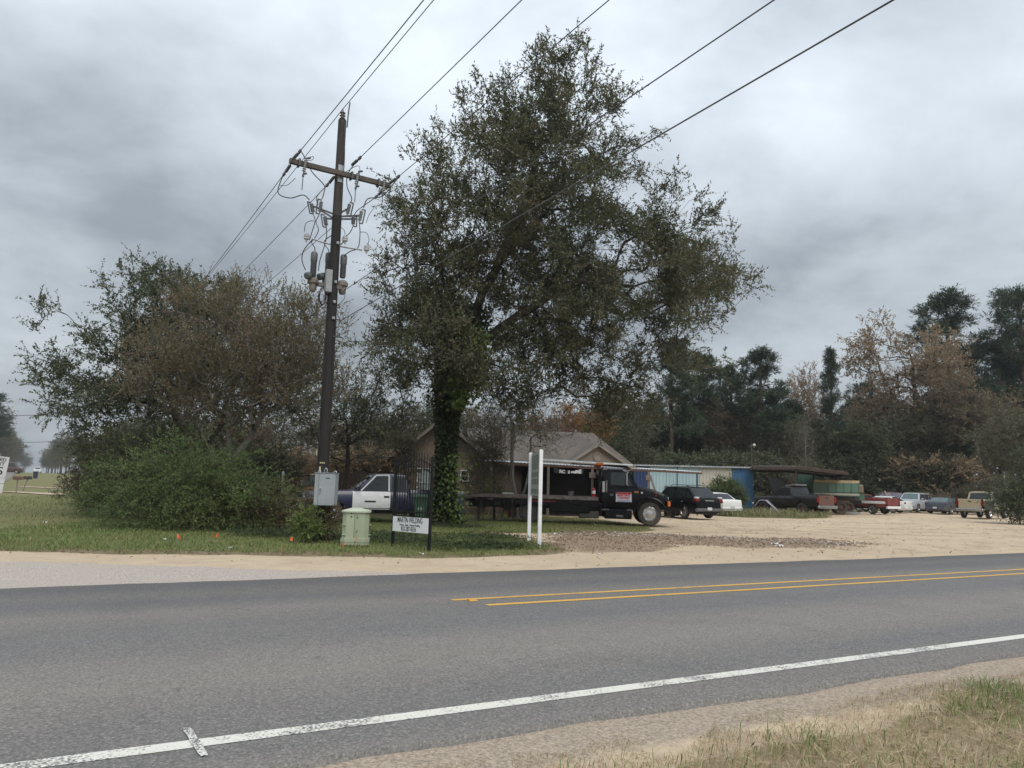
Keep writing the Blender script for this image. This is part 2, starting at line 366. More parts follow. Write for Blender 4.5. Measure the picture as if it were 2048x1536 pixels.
# ---------------------------------------------------------------- road
t = NT('asphalt')
na = t.noise(52, 5, .75); nb = t.noise(1.2, 5, .6, stretch=(.12, 1, 1)); nc = t.noise(9, 5, .6); nd = t.noise(60, 2, .5)
sx_ = t.n.new('ShaderNodeSeparateXYZ'); t.l.new(t.tc.outputs['Object'], sx_.inputs[0])
vv = t.math('ADD', sx_.outputs[1], t.math('MULTIPLY', t.math('SUBTRACT', nb, .5), .5))
band = t.ramp(t.math('DIVIDE', t.math('SUBTRACT', vv, 4.0), 8.4), [(0, .9), (.07, .15), (.16, .0), (.27, .55), (.36, .5), (.45, .0), (.57, .2), (.66, .75), (.76, .05), (.84, .55), (.92, .15), (1, .5)])
c = t.mix(band, (.118, .118, .121), (.225, .203, .178))
c = t.mix(t.math('MULTIPLY', t.ramp(nb, [(.35, 0), (.7, 1)]), .4), c, (.18, .16, .145))
c = t.mix(t.ramp(na, [(.34, .75), (.5, 0)]), c, (.055, .056, .058)); c = t.mix(t.ramp(na, [(.52, 0), (.68, .75)]), c, (.34, .32, .295))
n_cr = t.noise(.8, 4, .6, dist=.8); c = t.mix(t.math('MULTIPLY', t.ramp(n_cr, [(.55, 0), (.75, 1)]), .35), c, (.10, .095, .092)); vo = t.n.new('ShaderNodeTexVoronoi'); vo.feature = 'DISTANCE_TO_EDGE'; vo.inputs['Scale'].default_value = .45; mpv = t.n.new('ShaderNodeMapping'); mpv.inputs['Scale'].default_value = (.5, 1, 1); t.l.new(t.tc.outputs['Object'], mpv.inputs[0]); dv = t.n.new('ShaderNodeVectorMath'); dv.operation = 'ADD'; t.l.new(mpv.outputs[0], dv.inputs[0]); nv = t.n.new('ShaderNodeTexNoise'); nv.inputs['Scale'].default_value = 2.5; nv.inputs['Detail'].default_value = 5; t.l.new(t.tc.outputs['Object'], nv.inputs['Vector']); t.l.new(nv.outputs['Color'], dv.inputs[1]); t.l.new(dv.outputs[0], vo.inputs['Vector'])
c = t.mix(t.math('MULTIPLY', t.ramp(vo.outputs['Distance'], [(.0, 1), (.006, 0)]), t.ramp(nc, [(.45, 0), (.6, .7)])), c, (.05, .05, .05))
c = t.mix(t.ramp(nd, [(.735, 0), (.76, .9)]), c, (.42, .4, .38)); c = t.mix(t.math('MULTIPLY', t.ramp(nc, [(.5, 0), (.8, 1)]), .3), c, (.17, .155, .14))
t.col(c); t.set(Roughness=.82); t.b.inputs['Specular IOR Level'].default_value = .3; t.bump(na, .6, .008)
ASPH = t.m
def strip(name, u0, u1, v0, v1, z, mat, du=.25, jit=0.0, seed=1):
    us = np.arange(u0, u1 + .01, du); n = len(us)
    j0 = (vnoise(us, us * 0, .5, seed) - .5) * jit + (vnoise(us, us * 0, 2.5, seed + 5) - .5) * jit * 1.5; j1 = (vnoise(us, us * 0, .5, seed + 1) - .5) * jit + (vnoise(us, us * 0, 2.5, seed + 6) - .5) * jit * 1.5
    v = np.zeros((n, 4, 3)); v[:, 0] = np.stack([us, v0 + j0, us * 0 + (z - .05 if jit else z)], -1); v[:, 1] = np.stack([us, v0 + j0 + (.02 if jit else 0), us * 0 + z], -1)
    v[:, 3] = np.stack([us, v1 + j1, us * 0 + (z - .05 if jit else z)], -1); v[:, 2] = np.stack([us, v1 + j1 - (.02 if jit else 0), us * 0 + z], -1)
    if not jit: v = v[:, 1:3]
    k = v.shape[1]; ix = np.arange(n * k).reshape(n, k)
    f_ = np.stack([ix[:-1, :-1], ix[1:, :-1], ix[1:, 1:], ix[:-1, 1:]], -1).reshape(-1, 4)
    o = link(name, np_mesh(name, v.reshape(-1, 3), f_, mat)); o.rotation_euler = (0, 0, TH); return struct(o)
strip('road', -90, 260, 4.38, 12.2, .012, ASPH, .25, .10)
def roadpaint(name, c_, wear):
    t = NT(name); a = t.noise(50, 4, .7); b = t.noise(4, 5, .65)
    fac = t.ramp(t.math('ADD', a, t.math('ADD', t.math('MULTIPLY', t.math('SUBTRACT', b, .5), .5), t.math('MULTIPLY', t.math('SUBTRACT', t.noise(.55, 4, .6), .5), .8))), [(wear, 0), (wear + .12, 1)])
    t.col(t.mix(fac, (.12, .115, .11), t.mix(b, c_, tuple(x * .85 for x in c_)))); t.set(Roughness=.75); t.bump(a, .4, .006); return t.m
YEL = roadpaint('yellow_road_paint', (.62, .36, .07), .30); WHT = roadpaint('white_road_paint', (.66, .64, .58), .36); WHT2 = roadpaint('sprayed_white_paint', (.66, .65, .62), .5)
strip('yellow_centre_line', 4.5, 240, 8.79, 8.91, .016, YEL)
strip('yellow_centre_line', 4.25, 240, 9.32, 9.43, .016, YEL)
strip('white_edge_line', -80, 240, 4.83, 4.97, .016, WHT)
# short hand-sprayed survey tick across the edge line
a = at(372, 1458, 4.87); b = at(408, 1520, 4.4); a.z = b.z = .021; sd_ = (b - a).cross(Vector((0, 0, 1))).normalized() * .026
m = MB(); P = []
for i in range(9):
    s = i / 8; p = a.lerp(b, s) + sd_ * .05 * math.sin(i * 2.1); k = (.95 + .1 * math.sin(i * 1.7)) * (0.7 if i in (0, 8) else 1); P.append([p - sd_ * k, p + sd_ * k])
struct(m.grid(P).build('sprayed_survey_mark', WHT2, None, 0))
# reflective road stud at the end of the centre line
p = at(944, 1204, 10.25); r_ = thing('road_stud', 'small yellow reflective stud at the end of the double centre line', 'road stud', (p.x, p.y, .016), TH)
MB().loft([[(x * k, y * k, z) for x, y in ((-.06, -.055), (.06, -.055), (.06, .055), (-.06, .055))] for k, z in ((1, 0), (.97, .006), (.62, .022))]).build('stud_body', pm('stud_yellow', (.6, .33, .05), None, 9, .5), r_)
MB().box((-.052, 0, .012), (.012, .08, .012)).build('reflector', AMBER, r_)
# the street that leaves the main road and runs off between the woods
v = [(*p, .0) for p in ((-9.5, 8.8), (-18, 5))]; cross = MB(); P = []
for i in range(60):
    s = 320 * (i / 59) ** 2; P.append([Vector((x - .53 * s, y + .848 * s, 0)) for x, y in ((-9.6, 9.0), (-16.0, 5.0))])
for row in P:
    for q in row: q.z = float(gz(np.array(q.x), np.array(q.y))) + .06
struct(cross.grid(P).build('side_street', ASPH, None, 0))
SANDM = pm('driveway_sand', (.46, .36, .25), (.36, .28, .19), 1.5, .95)
for (ax, ay), (bx, by), wd in (((15, 959), (132, 967.5), 2.2), ((40, 951.5), (135, 958), 2.2)):
    dy = 60 if ay > 955 else 82
    a = gx(ax, dy); b = gx(bx, dy - 4); P = []
    for i in range(12):
        p = a.lerp(b, i / 11); P.append([p + Vector((0, k * wd / 2, 0)) for k in (-1, 1)])
    for row in P:
        for q in row: q.z = float(gz(np.array(q.x), np.array(q.y))) + .05
    struct(MB().grid(P).build('driveway', SANDM, None, 0))

# ---------------------------------------------------------------- buildings
def frame_at(o, rz): return Matrix.Translation(o) @ Matrix.Rotation(rz, 4, 'Z')
BRICK = NT('tan_brick'); b = BRICK
br = b.n.new('ShaderNodeTexBrick'); br.inputs['Scale'].default_value = 3.2; br.inputs['Color1'].default_value = (.235, .165, .12, 1); br.inputs['Color2'].default_value = (.18, .13, .095, 1); br.inputs['Mortar'].default_value = (.21, .185, .155, 1)
mp = b.n.new('ShaderNodeMapping'); mp.inputs['Rotation'].default_value = (R(90), 0, 0); b.l.new(b.tc.outputs['Object'], mp.inputs[0]); b.l.new(mp.outputs[0], br.inputs['Vector'])
b.col(b.mix(b.math('MULTIPLY', b.ramp(b.noise(1.2, 5), [(.35, 0), (.7, 1)]), .4), br.outputs[0], (.16, .13, .1))); b.set(Roughness=.9); b.bump(br.outputs[1], -.3, .01); BRICK = b.m
SHIN = NT('shingles'); b = SHIN
br = b.n.new('ShaderNodeTexBrick'); br.inputs['Scale'].default_value = 4; br.inputs['Color1'].default_value = (.098, .084, .072, 1); br.inputs['Color2'].default_value = (.066, .058, .052, 1); br.inputs['Mortar'].default_value = (.06, .055, .05, 1); br.inputs['Mortar Size'].default_value = .012
b.l.new(b.tc.outputs['Object'], br.inputs['Vector'])
c = b.mix(b.math('MULTIPLY', b.ramp(b.noise(.7, 6, .65), [(.4, 0), (.7, 1)]), .7), br.outputs[0], (.135, .115, .092)); c = b.mix(b.math('MULTIPLY', b.ramp(b.noise(1.6, 5, .6), [(.5, 0), (.75, 1)]), .6), c, (.06, .05, .048))
b.col(c); b.set(Roughness=.95); SHIN = b.m
TRIM = pm('cream_trim', (.24, .205, .165), (.17, .145, .115), 3, .7)
SIDING = pm('cream_siding', (.22, .18, .135), (.16, .13, .10), 2, .8, stretch=(1, 1, 14))
BAYSHADE = pm('painted_bay_shade', (.009, .008, .008), (.014, .012, .011), 2, .9, spec=.1)  # near-black colour holds the shade under the carport roof
def roofpart(mb, a, b_, c, d, th=.12):
    a, b_, c, d = map(Vector, (a, b_, c, d)); n = (b_ - a).cross(d - a).normalized() * th
    mb.add([a, b_, c, d, a - n, b_ - n, c - n, d - n], [(0, 1, 2, 3), (7, 6, 5, 4), (0, 4, 5, 1), (1, 5, 6, 2), (2, 6, 7, 3), (3, 7, 4, 0)])
def window(parent, c, wd, ht, mat=GLASS, frame=WHITE):
    x, y, z = c; w_ = MB()
    for s in (-1, 1): w_.box((x + s * wd / 2, y, z), (.06, .07, ht + .06)); w_.box((x, y - .003, z + s * ht / 2), (wd - .06, .07, .06))
    o = w_.box((x, y + .004, z), (wd - .06, .05, .035)).build('window', frame, parent)
    MB().box((x, y + .025, z), (wd - .05, .02, ht - .05)).build('pane', mat, o)

# house: a gabled brick wing towards the road and a long wing to its right
hx = gx(868, 40.5); H_ = thing('brick_house', 'tan brick house with grey shingle roof behind the ivy-clad oak', 'house', (hx.x, hx.y, 0), R(9))
w2 = 3.0; m = MB()
m.prism([(-2.15, 0), (2.6, 0), (2.6, 2.9), (.25, 4.75), (-1.4, 3.45), (-2.15, 2.75)], .2, Matrix.Translation((0, .1, 0)))
m.box((-2.05, 4.2, 1.35), (.2, 8, 2.7)).box((2.5, 4.2, 1.4), (.2, 8, 2.8)).box((0.2, 8.2, 1.35), (4.4, .2, 2.7)); m.build('wall', BRICK, H_, 0)
m = MB(); roofpart(m, (-1.55, -.45, 3.46), (.25, -.45, 5.0), (.25, 8.4, 5.0), (-1.55, 8.4, 3.46)); roofpart(m, (-2.75, -.45, 2.72), (-1.555, -.45, 3.45), (-1.555, 8.4, 3.45), (-2.75, 8.4, 2.72))
roofpart(m, (.255, -.45, 5.0), (3.0, -.45, 2.85), (3.0, 8.4, 2.85), (.255, 8.4, 5.0)); rf = m.build('roof', SHIN, H_, 0)
m = MB(); m.bar((-2.8, -.5, 2.66), (-1.56, -.5, 3.40), .05, .16).bar((-1.56, -.5, 3.40), (.25, -.5, 4.95), .05, .16).bar((.25, -.5, 4.95), (3.02, -.5, 2.8), .05, .16); m.build('bargeboard', pm('brown_trim', (.2, .16, .125), None, 4, .7), H_, 0)
window(H_, (1.62, -.02, 1.98), .42, .56); window(H_, (-.55, -.02, 1.55), .7, 1.5, pm('curtained_pane', (.4, .42, .43), (.3, .33, .35), 3, .15), WHITE)
m = MB().box((.5, -.03, 1.05), (.85, .06, 2.1)); dr = m.build('door', pm('dark_door', (.03, .03, .035), None, 3, .5), H_); MB().lathe([(.03, 0), (.03, .05), (.001, .05)], (.8, -.06, 1.0), (0, -1, 0), 8).build('handle', CHROME, dr)
# long wing
m = MB(); m.box((7.0, 2.6, 1.4), (9.0, .2, 2.8)).box((11.4, 5.4, 1.4), (.2, 5.4, 2.8)).box((7, 8.2, 1.4), (9, .2, 2.8)); m.build('wall', BRICK, H_, 0)
m = MB(); roofpart(m, (2.2, 1.9, 2.72), (12.0, 1.9, 2.72), (10.2, 5.4, 4.95), (2.2, 5.4, 4.95)); roofpart(m, (2.2, 5.405, 4.95), (10.2, 5.405, 4.95), (12.0, 8.9, 2.72), (2.2, 8.9, 2.72))
m.add([(12.0, 1.9, 2.72), (12.0, 8.9, 2.72), (10.2, 5.41, 4.95), (12.0, 1.9, 2.6), (12.0, 8.9, 2.6), (10.2, 5.41, 4.8)], [(0, 1, 2), (5, 4, 3), (0, 3, 4, 1)]); rf2 = m.build('roof', SHIN, H_, 0)
MB().tube([(9.2, 5.9, 4.5), (9.2, 5.9, 5.15)], .05, 8).build('vent_pipe', GALV, rf2)
# small cross gable
m = MB(); m.prism([(-1.7, 0), (1.7, 0), (0, 1.08)], .1, Matrix.Translation((9.3, 1.1, 2.84))); m.build('gable_wall', SIDING, H_, 0)
m = MB(); roofpart(m, (9.3 - 2.0, .85, 2.74), (9.3, .85, 4.02), (9.3, 4.2, 4.02), (9.3 - 2.0, 4.2, 2.74)); roofpart(m, (9.3, .852, 4.02), (9.3 + 2.0, .85, 2.74), (9.3 + 2.0, 4.2, 2.74), (9.3, 4.2, 4.02)); m.build('gable_roof', SHIN, H_, 0)
m = MB(); m.bar((9.3 - 2.0, .82, 2.67), (9.3, .82, 3.96), .04, .14).bar((9.3, .822, 3.96), (9.3 + 2.0, .82, 2.67), .04, .14); m.build('bargeboard', TRIM, H_, 0)
MB().lathe([(.26, 0), (.26, .05), (.2, .06), (.2, .02), (.001, .02)], (9.3, 1.04, 3.27), (0, -1, 0), 18).build('round_vent', TRIM, H_)
# lean-to carport in front of the house wall
TINW = pm('white_tin', (.5, .54, .56), (.33, .35, .36), 2.5, .45, .2); TINR = pm('rusted_tin', (.2, .13, .09), (.32, .28, .25), 2.2, .6, .2)
def tin_sheet(name, parent, a, b_, c, d, mat, pitch=.22, amp=.022, nu=None):
    """corrugated sheet spanned by corners a,b (front edge) and d,c (back edge)"""
    a, b_, c, d = map(Vector, (a, b_, c, d)); L_ = (b_ - a).length; k = int(L_ / pitch * 4); P = []
    nn = (b_ - a).cross(d - a).normalized()
    for j in range(3):
        row = []
        for i in range(k + 1):
            row.append(a.lerp(b_, i / k).lerp(d.lerp(c, i / k), j / 2) + nn * amp * math.sin(i * math.pi / 2 + .7))
        P.append(row)
    o = MB().grid(P).build(name, mat, parent, 60); md = o.modifiers.new('th', 'SOLIDIFY'); md.thickness = .012; return o
cp = thing('carport', 'long lean-to carport with white tin roof along the house front', 'carport')
def B(px, py, Y): return at(px, py, Y)
a0 = B(962, 921, 37.6); a1 = B(1404, 944, 46.8); up = Vector((-.35, 3.4, .17))
nseg = 5
for i in range(nseg):
    p, q = a0.lerp(a1, i / nseg), a0.lerp(a1, (i + 1) / nseg - .002)
    tin_sheet('roof_sheet', cp, p, q, q + up, p + up, TINW)
f0, f1 = a0 - Vector((0, -.03, .09)), a1 - Vector((0, -.03, .09))
MB().bar(f0, f1, .06, .1).build('front_beam', RUST, cp)
b0, b1 = a0 + up - Vector((0, 0, .1)), a1 + up - Vector((0, 0, .1)); MB().bar(b0, b1, .06, .1).build('rear_beam', RUST, cp)
g0, g1 = B(1085, 925, 38.9), B(1268, 936, 41.2); MB().bar(g0 + Vector((0, .4, .17)), g1 + Vector((0, .4, .17)), .04, .09).build('gutter', pm('gutter_white', (.52, .58, .6), (.4, .44, .46), 2, .4), cp)
for px, Yy, mt in ((982, 37.9, WOODGREY), (1098, 39.2, WOODGREY), (1190, 40.4, WOODGREY), (1297, 44.2, WOODGREY), (1396, 46.4, DKMETAL)):
    s = (gx(px, Yy).x - a0.x) / (a1.x - a0.x); p = a0.lerp(a1, s); top = p.z - .14
    pb = MB().box((p.x, p.y + .05, top / 2), (.13, .13, top)) if mt is WOODGREY else MB().tube([(p.x, p.y + .05, 0), (p.x, p.y + .05, top)], .05, 10)
    if px in (1190, 1297): pb.box((p.x, p.y + .03, top - .35), (.34, .2, .3))
    po = pb.build('post', mt, cp)
    if px == 1297: MB().bar((p.x + .55, p.y + .05, 1.0), (p.x + .12, p.y + .05, top - .3), .09, .09).build('brace', WOODGREY, po)
# work bay: two panels painted near-black as its shade, one board partition
MB().box(((a0.x + a1.x) / 2 - 1.7, a0.y + 4.2, 1.3), (5.8, .12, 2.5), Matrix.Rotation(R(9), 3, 'Z')).build('bay_shade_panel', BAYSHADE, cp)
MB().box((a0.x + 6.3, a0.y + 3.6, 1.3), (.1, 2.6, 2.5)).build('side_partition', BAYSHADE, cp)
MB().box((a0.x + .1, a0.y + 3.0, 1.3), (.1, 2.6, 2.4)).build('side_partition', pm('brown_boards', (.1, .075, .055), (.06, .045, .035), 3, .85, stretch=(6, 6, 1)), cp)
# banner hung under the carport
bn = thing('banner', 'sagging black banner with white letters hanging under the carport', 'banner', B(1137, 941, 39.95))
P = []
for i in range(15):
    s = i / 14; x = (s - .5) * 1.55; sag = -.16 * (1 - (2 * s - 1) ** 2); P.append([(x, .03 * math.sin(i * 1.1), sag + .16 + (.10 if i in (0, 14) else 0)), (x, .05 * math.sin(i * 1.3 + 1), -.17 + .03 * math.sin(i * .9))])
MB().grid(P).build('cloth', pm('black_cloth', (.015, .015, .018), (.03, .03, .035), 4, .7), bn)
WL = pm('white_lettering', (.7, .7, .7), (.55, .55, .56), 5, .6)
text('lettering', 'RC', .23, WL, bn, face_m((-.34, -.075, -.07), (1, 0, -.06)), .012, 1.0)
text('lettering', 'E', .2, WL, bn, face_m((.02, -.075, -.09), (1, 0, .05)), .012, .9)
P = []
for i in range(7):
    s = i / 6; P.append([(.12 + s * .55, -.07, -.14 + .02 * math.sin(i * 2)), (.12 + s * .55, -.07, -.06 + .14 * s + .03 * math.sin(i * 2.6))])
MB().grid(P).build('white_print', WL, bn)
for s in (-1, 1): MB().bar((s * .77, 0, .26), (s * .8, .02, .5), .012).build('tie_rope', WOODGREY, bn)

# long metal building, sheet by sheet
mbx = thing('metal_building', 'long low metal shed with pale, cream and blue wall sheets', 'shed')
c0, c1 = B(1268, 930, 60.0), B(1506, 932.5, 58.4); ztop = 3.42; dirv = Vector((c1.x - c0.x, c1.y - c0.y, 0)); Lb = dirv.length; dn = dirv.normalized(); bk = Vector((-dn.y, dn.x, 0))
def ribsheet(wd, ht):
    mm = MB(); P = [[], []]; n = int(wd / .05)
    for i in range(n + 1):
        x = wd * i / n; y = -.022 if (i % 5) in (0, 1) else 0.0
        for j in (0, 1): P[j].append((x, y, ht * j))
    return mm.grid(P)
def sheetmat(nm, c_): return pm(nm, c_, tuple(x * .78 for x in c_), 1.3, .5, .05, stretch=(1, 1, .25))
SH = {'p': sheetmat('pale_blue_sheet', (.36, .50, .54)), 'c': sheetmat('cream_sheet', (.52, .49, .40)), 'b': sheetmat('blue_sheet', (.045, .145, .29)), 'd': sheetmat('navy_sheet', (.02, .045, .12))}
seq = [(1268, 'd'), (1301, 'p'), (1335, 'p'), (1368, 'p'), (1402, 'c'), (1435, 'c'), (1465, 'b'), (1487, 'b'), (1507, None)]
for (pa, k), (pb_, _) in zip(seq[:-1], seq[1:]):
    s0, s1 = [(q - 1268) / (1507 - 1268) for q in (pa, pb_)]; p0 = c0.lerp(c1, s0); wd = Lb * (s1 - s0) - .01
    o = ribsheet(wd, ztop - (.12 if k != 'd' else .2)).build('wall_sheet', SH[k], mbx, 0); o.location = (p0.x, p0.y, 0); o.rotation_euler = (0, 0, math.atan2(dn.y, dn.x))
def mbp(s, d, z): q = Vector((c0.x, c0.y, 0)) + dn * s + bk * d; return Vector((q.x, q.y, z))
MB().add([mbp(Lb, .02, 0), mbp(Lb, 6, 0), mbp(Lb, 6, 2.9), mbp(Lb, .02, ztop - .1)], [(0, 1, 2, 3)]).build('end_wall', SH['b'], mbx, 0)
MB().add([mbp(0, .02, 0), mbp(0, 6, 0), mbp(0, 6, 2.9), mbp(0, .02, ztop - .1)], [(0, 1, 2, 3)]).build('end_wall', SH['p'], mbx, 0)
MB().add([mbp(0, 6, 0), mbp(Lb, 6, 0), mbp(Lb, 6, 2.9), mbp(0, 6, 2.9)], [(0, 1, 2, 3)]).build('rear_wall', SH['p'], mbx, 0)
for i in range(4):
    tin_sheet('roof_sheet', mbx, mbp(-.15 + i * (Lb + .3) / 4, -.25, ztop), mbp(-.15 + (i + 1) * (Lb + .3) / 4 - .01, -.25, ztop), mbp(-.15 + (i + 1) * (Lb + .3) / 4 - .01, 6.1, ztop - .35), mbp(-.15 + i * (Lb + .3) / 4, 6.1, ztop - .35), TINW)
MB().bar(mbp(-.1, -.22, ztop - .06), mbp(Lb + .1, -.22, ztop - .06), .04, .09).build('fascia', TINW, mbx)
MB().tube([mbp(Lb * .37, -.08, .2), mbp(Lb * .37, -.08, ztop + .1)], .03, 8).build('conduit', DKMETAL, mbx)
MB().box(mbp(Lb * .28, -.06, 1.6), (.3, .12, .4), Matrix.Rotation(math.atan2(dn.y, dn.x), 3, 'Z')).build('meter_box', GREYPLASTIC, mbx)
# security lamp on a pole behind the shed
OAKB_ = pm('dark_pole', (.07, .055, .045), None, 4, .9)
lp = thing('yard_lamp', 'old yard light on a thin pole behind the metal shed roof', 'yard light', (*B(1503, 930, 63).xy, 0))
hl = B(1502, 884, 63).z
MB().tube([(0, 0, 0), (.02, 0, hl - .1)], [.08, .05], 8).build('pole', OAKB_, lp); MB().tube([(0, 0, hl - .5), (.05, -.2, hl - .25), (.1, -.45, hl - .2)], .025, 6).build('arm', GALV, lp)
MB().lathe([(.02, .14), (.10, .1), (.12, 0), (.08, -.07), (.001, -.09)], (.1, -.5, hl - .3), (0, 0, 1), 12).build('lamp_head', pm('lamp_cream', (.6, .55, .42), None, 5, .4), lp)

# open pole shelter beside the shed
sh = thing('pole_shelter', 'open pole shelter with low dark roof over the dismantled pickup', 'shelter')
r0, r1, r2 = B(1505, 931.5, 54.8), B(1592, 932, 54.8), B(1697, 944, 54.8); bk2 = Vector((1.6, 6.0, -.1)); z0 = Vector((0, 0, .06))
tin_sheet('roof_sheet', sh, r0, r0.lerp(r1, .5) - Vector((.01, 0, 0)), r0.lerp(r1, .5) + bk2, r0 + bk2, TINW); tin_sheet('roof_sheet', sh, r0.lerp(r1, .5), r1, r1 + bk2, r0.lerp(r1, .5) + bk2, TINW)
tin_sheet('roof_sheet', sh, r1 + Vector((.01, 0, 0)), r1.lerp(r2, .5), r1.lerp(r2, .5) + bk2, r1 + bk2, TINR); tin_sheet('roof_sheet', sh, r1.lerp(r2, .5) + Vector((.01, 0, 0)), r2, r2 + bk2, r1.lerp(r2, .5) + bk2, TINR)
dz = Vector((0, 0, .14))
for p, q in ((r0, r1), (r1, r2), (r0 + bk2, r1 + bk2), (r1 + bk2, r2 + bk2), (r0, r0 + bk2), (r2, r2 + bk2)): MB().bar(p - dz, q - dz, .07, .18).build('beam', pm('dark_timber', (.06, .035, .03), (.035, .025, .022), 3, .85), sh)
for p in (r1, r0 + bk2, r0.lerp(r1, .75) + bk2, r1.lerp(r2, .55) + bk2, r2 + bk2 * .9):
    MB().tube([(p.x, p.y + .1, 0), (p.x, p.y + .1, p.z - .2)], .06, 8).build('post', pm('dark_timber', (.06, .035, .03)), sh)

# brown board fence and outbuilding roof behind the blue pickup
fn = thing('board_fence', 'faded brown board fence behind the blue and white pickup', 'fence'); FB = pm('faded_boards', (.2, .14, .115), (.13, .095, .08), 3, .9, stretch=(5, 5, 1))
fa, fb = gx(668, 36.2), gx(800, 37.5); nb_ = 17
for i in range(nb_):
    p = fa.lerp(fb, (i + .5) / nb_); h = 1.95 + .05 * math.sin(i * 2.7); MB().box((p.x, p.y + .01 * (i % 2), h / 2), ((fb - fa).length / nb_ - .02, .025, h)).build('board', FB, fn)
for z in (.5, 1.85): MB().bar(fa + Vector((0, .06, z)), fb + Vector((0, .06, z)), .05, .09).build('rail', FB, fn)
ob = thing('outbuilding', 'small outbuilding with a grey roof among the trees behind the pole', 'shed', gx(628, 44), R(15))
MB().box((0, 1.5, .95), (2.6, 2.6, 1.9)).build('wall', SIDING, ob); m = MB(); roofpart(m, (-1.6, .0, 2.35), (1.6, .0, 1.75), (1.6, 3.0, 1.75), (-1.6, 3.0, 2.35), .08); m.build('roof', SHIN, ob, 0)

# ---------------------------------------------------------------- trees
def unit(a): return a / np.maximum(np.linalg.norm(a, axis=-1, keepdims=True), 1e-9)
def lobe_pts(rg, lobes, n, power=2.1, clump=1, cr=.6):
    if clump > 1:
        C, O = lobe_pts(rg, lobes, n // clump, power); C = np.repeat(C, clump, 0) + rg.normal(size=(len(C) * clump, 3)) * cr * np.array([1, 1, .6]); return C, np.repeat(O, clump, 0)
    wts = np.array([l[6] if len(l) > 6 else 1 for l in lobes]) * np.array([l[3] * l[4] * l[5] for l in lobes]) ** .8; ix = rg.choice(len(lobes), n, p=wts / wts.sum())
    d = unit(rg.normal(size=(n, 3))) * rg.random((n, 1)) ** (1 / power); A = np.array([l[:6] for l in lobes])[ix]
    return A[:, :3] + d * A[:, 3:6], unit(d / 1 + np.array([0, 0, .15]))
def grow(rg, trunks, targets, seg=.4, up=.25, pen=.6, jit=.05, alpha=.12):
    cap = 60000; nd = np.zeros((cap, 3)); tg = np.zeros((cap, 3)); par = np.full(cap, -1); dep = np.zeros(cap); n = 0
    for tr in trunks:
        tr = np.array(tr, float); first = True
        for i in range(len(tr) - 1):
            k = max(1, int(np.linalg.norm(tr[i + 1] - tr[i]) / seg))
            for j in range(0 if first else 1, k + 1):
                p = tr[i] + (tr[i + 1] - tr[i]) * j / k
                nd[n] = p + (rg.normal(size=3) * jit * .5 if j and i else 0); tg[n] = unit(tr[i + 1] - tr[i]); par[n] = -1 if first else n - 1; dep[n] = 0 if first else dep[n - 1] + seg; first = False; n += 1
    base = np.array(trunks[0][0]); order = np.argsort(np.linalg.norm(targets - np.array(trunks[0][-1]), axis=1)); tips = []
    for ti in order:
        t_ = targets[ti]; d = nd[:n] - t_; ds = np.linalg.norm(d, axis=1); dh = np.hypot(d[:, 0], d[:, 1])
        cost = ds + pen * np.clip(d[:, 2] + .45 * dh, 0, None) + alpha * dep[:n] * .3
        j = int(np.argmin(cost)); p = nd[j]; Ln = ds[j]
        if Ln < .05: tips.append(j); continue
        k = max(1, min(40, int(Ln / seg))); dr = (t_ - p) / Ln
        c_ = p + (tg[j] * .45 + dr * .55 + np.array([0, 0, up])) * Ln * .5; prev = j
        for q in range(1, k + 1):
            s = q / k; pt = (1 - s) ** 2 * p + 2 * s * (1 - s) * c_ + s * s * t_ + (rg.normal(size=3) * jit if q < k else 0)
            nd[n] = pt; tg[n] = unit(pt - nd[prev]); par[n] = prev; dep[n] = dep[prev] + Ln / k; prev = n; n += 1
        tips.append(prev)
    return nd[:n], par[:n], np.array(tips)
def radii(par, tips, r0, e):
    cnt = np.zeros(len(par)); np.add.at(cnt, tips, 1)
    for i in range(len(par) - 1, -1, -1):
        if par[i] >= 0: cnt[par[i]] += cnt[i]
    return r0 * np.maximum(cnt, 1) ** e
def wood_mesh(name, nd, par, rad, mat, flare=0):
    V, Fq, off = [], [], 0; ch = np.where(par >= 0)[0]
    for lo, hi, k in ((0, .03, 4), (.03, .1, 6), (.1, 9, 12)):
        c_ = ch[(rad[ch] >= lo) & (rad[ch] < hi)]
        if not len(c_): continue
        a, b = nd[par[c_]], nd[c_]; t_ = unit(b - a); ref = np.where(np.abs(t_[:, 2:3]) < .9, [[0, 0, 1.]], [[1., 0, 0]]); x = unit(np.cross(ref, t_)); y = np.cross(t_, x)
        rb = rad[c_]; ra = np.minimum(rad[par[c_]], rb * 1.35)
        if flare: ra = ra * (1 + flare * np.exp(-a[:, 2] / .35)); rb = rb * (1 + flare * np.exp(-b[:, 2] / .35))
        an = np.arange(k) * 2 * np.pi / k; ring = np.cos(an)[None, :, None] * x[:, None] + np.sin(an)[None, :, None] * y[:, None]
        b2 = b + t_ * (rb * .3)[:, None]
        v = np.concatenate([a[:, None] + ring * ra[:, None, None], b2[:, None] + ring * rb[:, None, None]], 1); m = len(c_)
        i0 = (np.arange(m) * 2 * k)[:, None] + off; j = np.arange(k); j1 = (j + 1) % k
        V.append(v.reshape(-1, 3)); Fq.append(np.stack([i0 + j, i0 + j1, i0 + k + j1, i0 + k + j], -1).reshape(-1, 4)); off += m * 2 * k
    return np_mesh(name, np.concatenate(V), np.concatenate(Fq), mat, True)
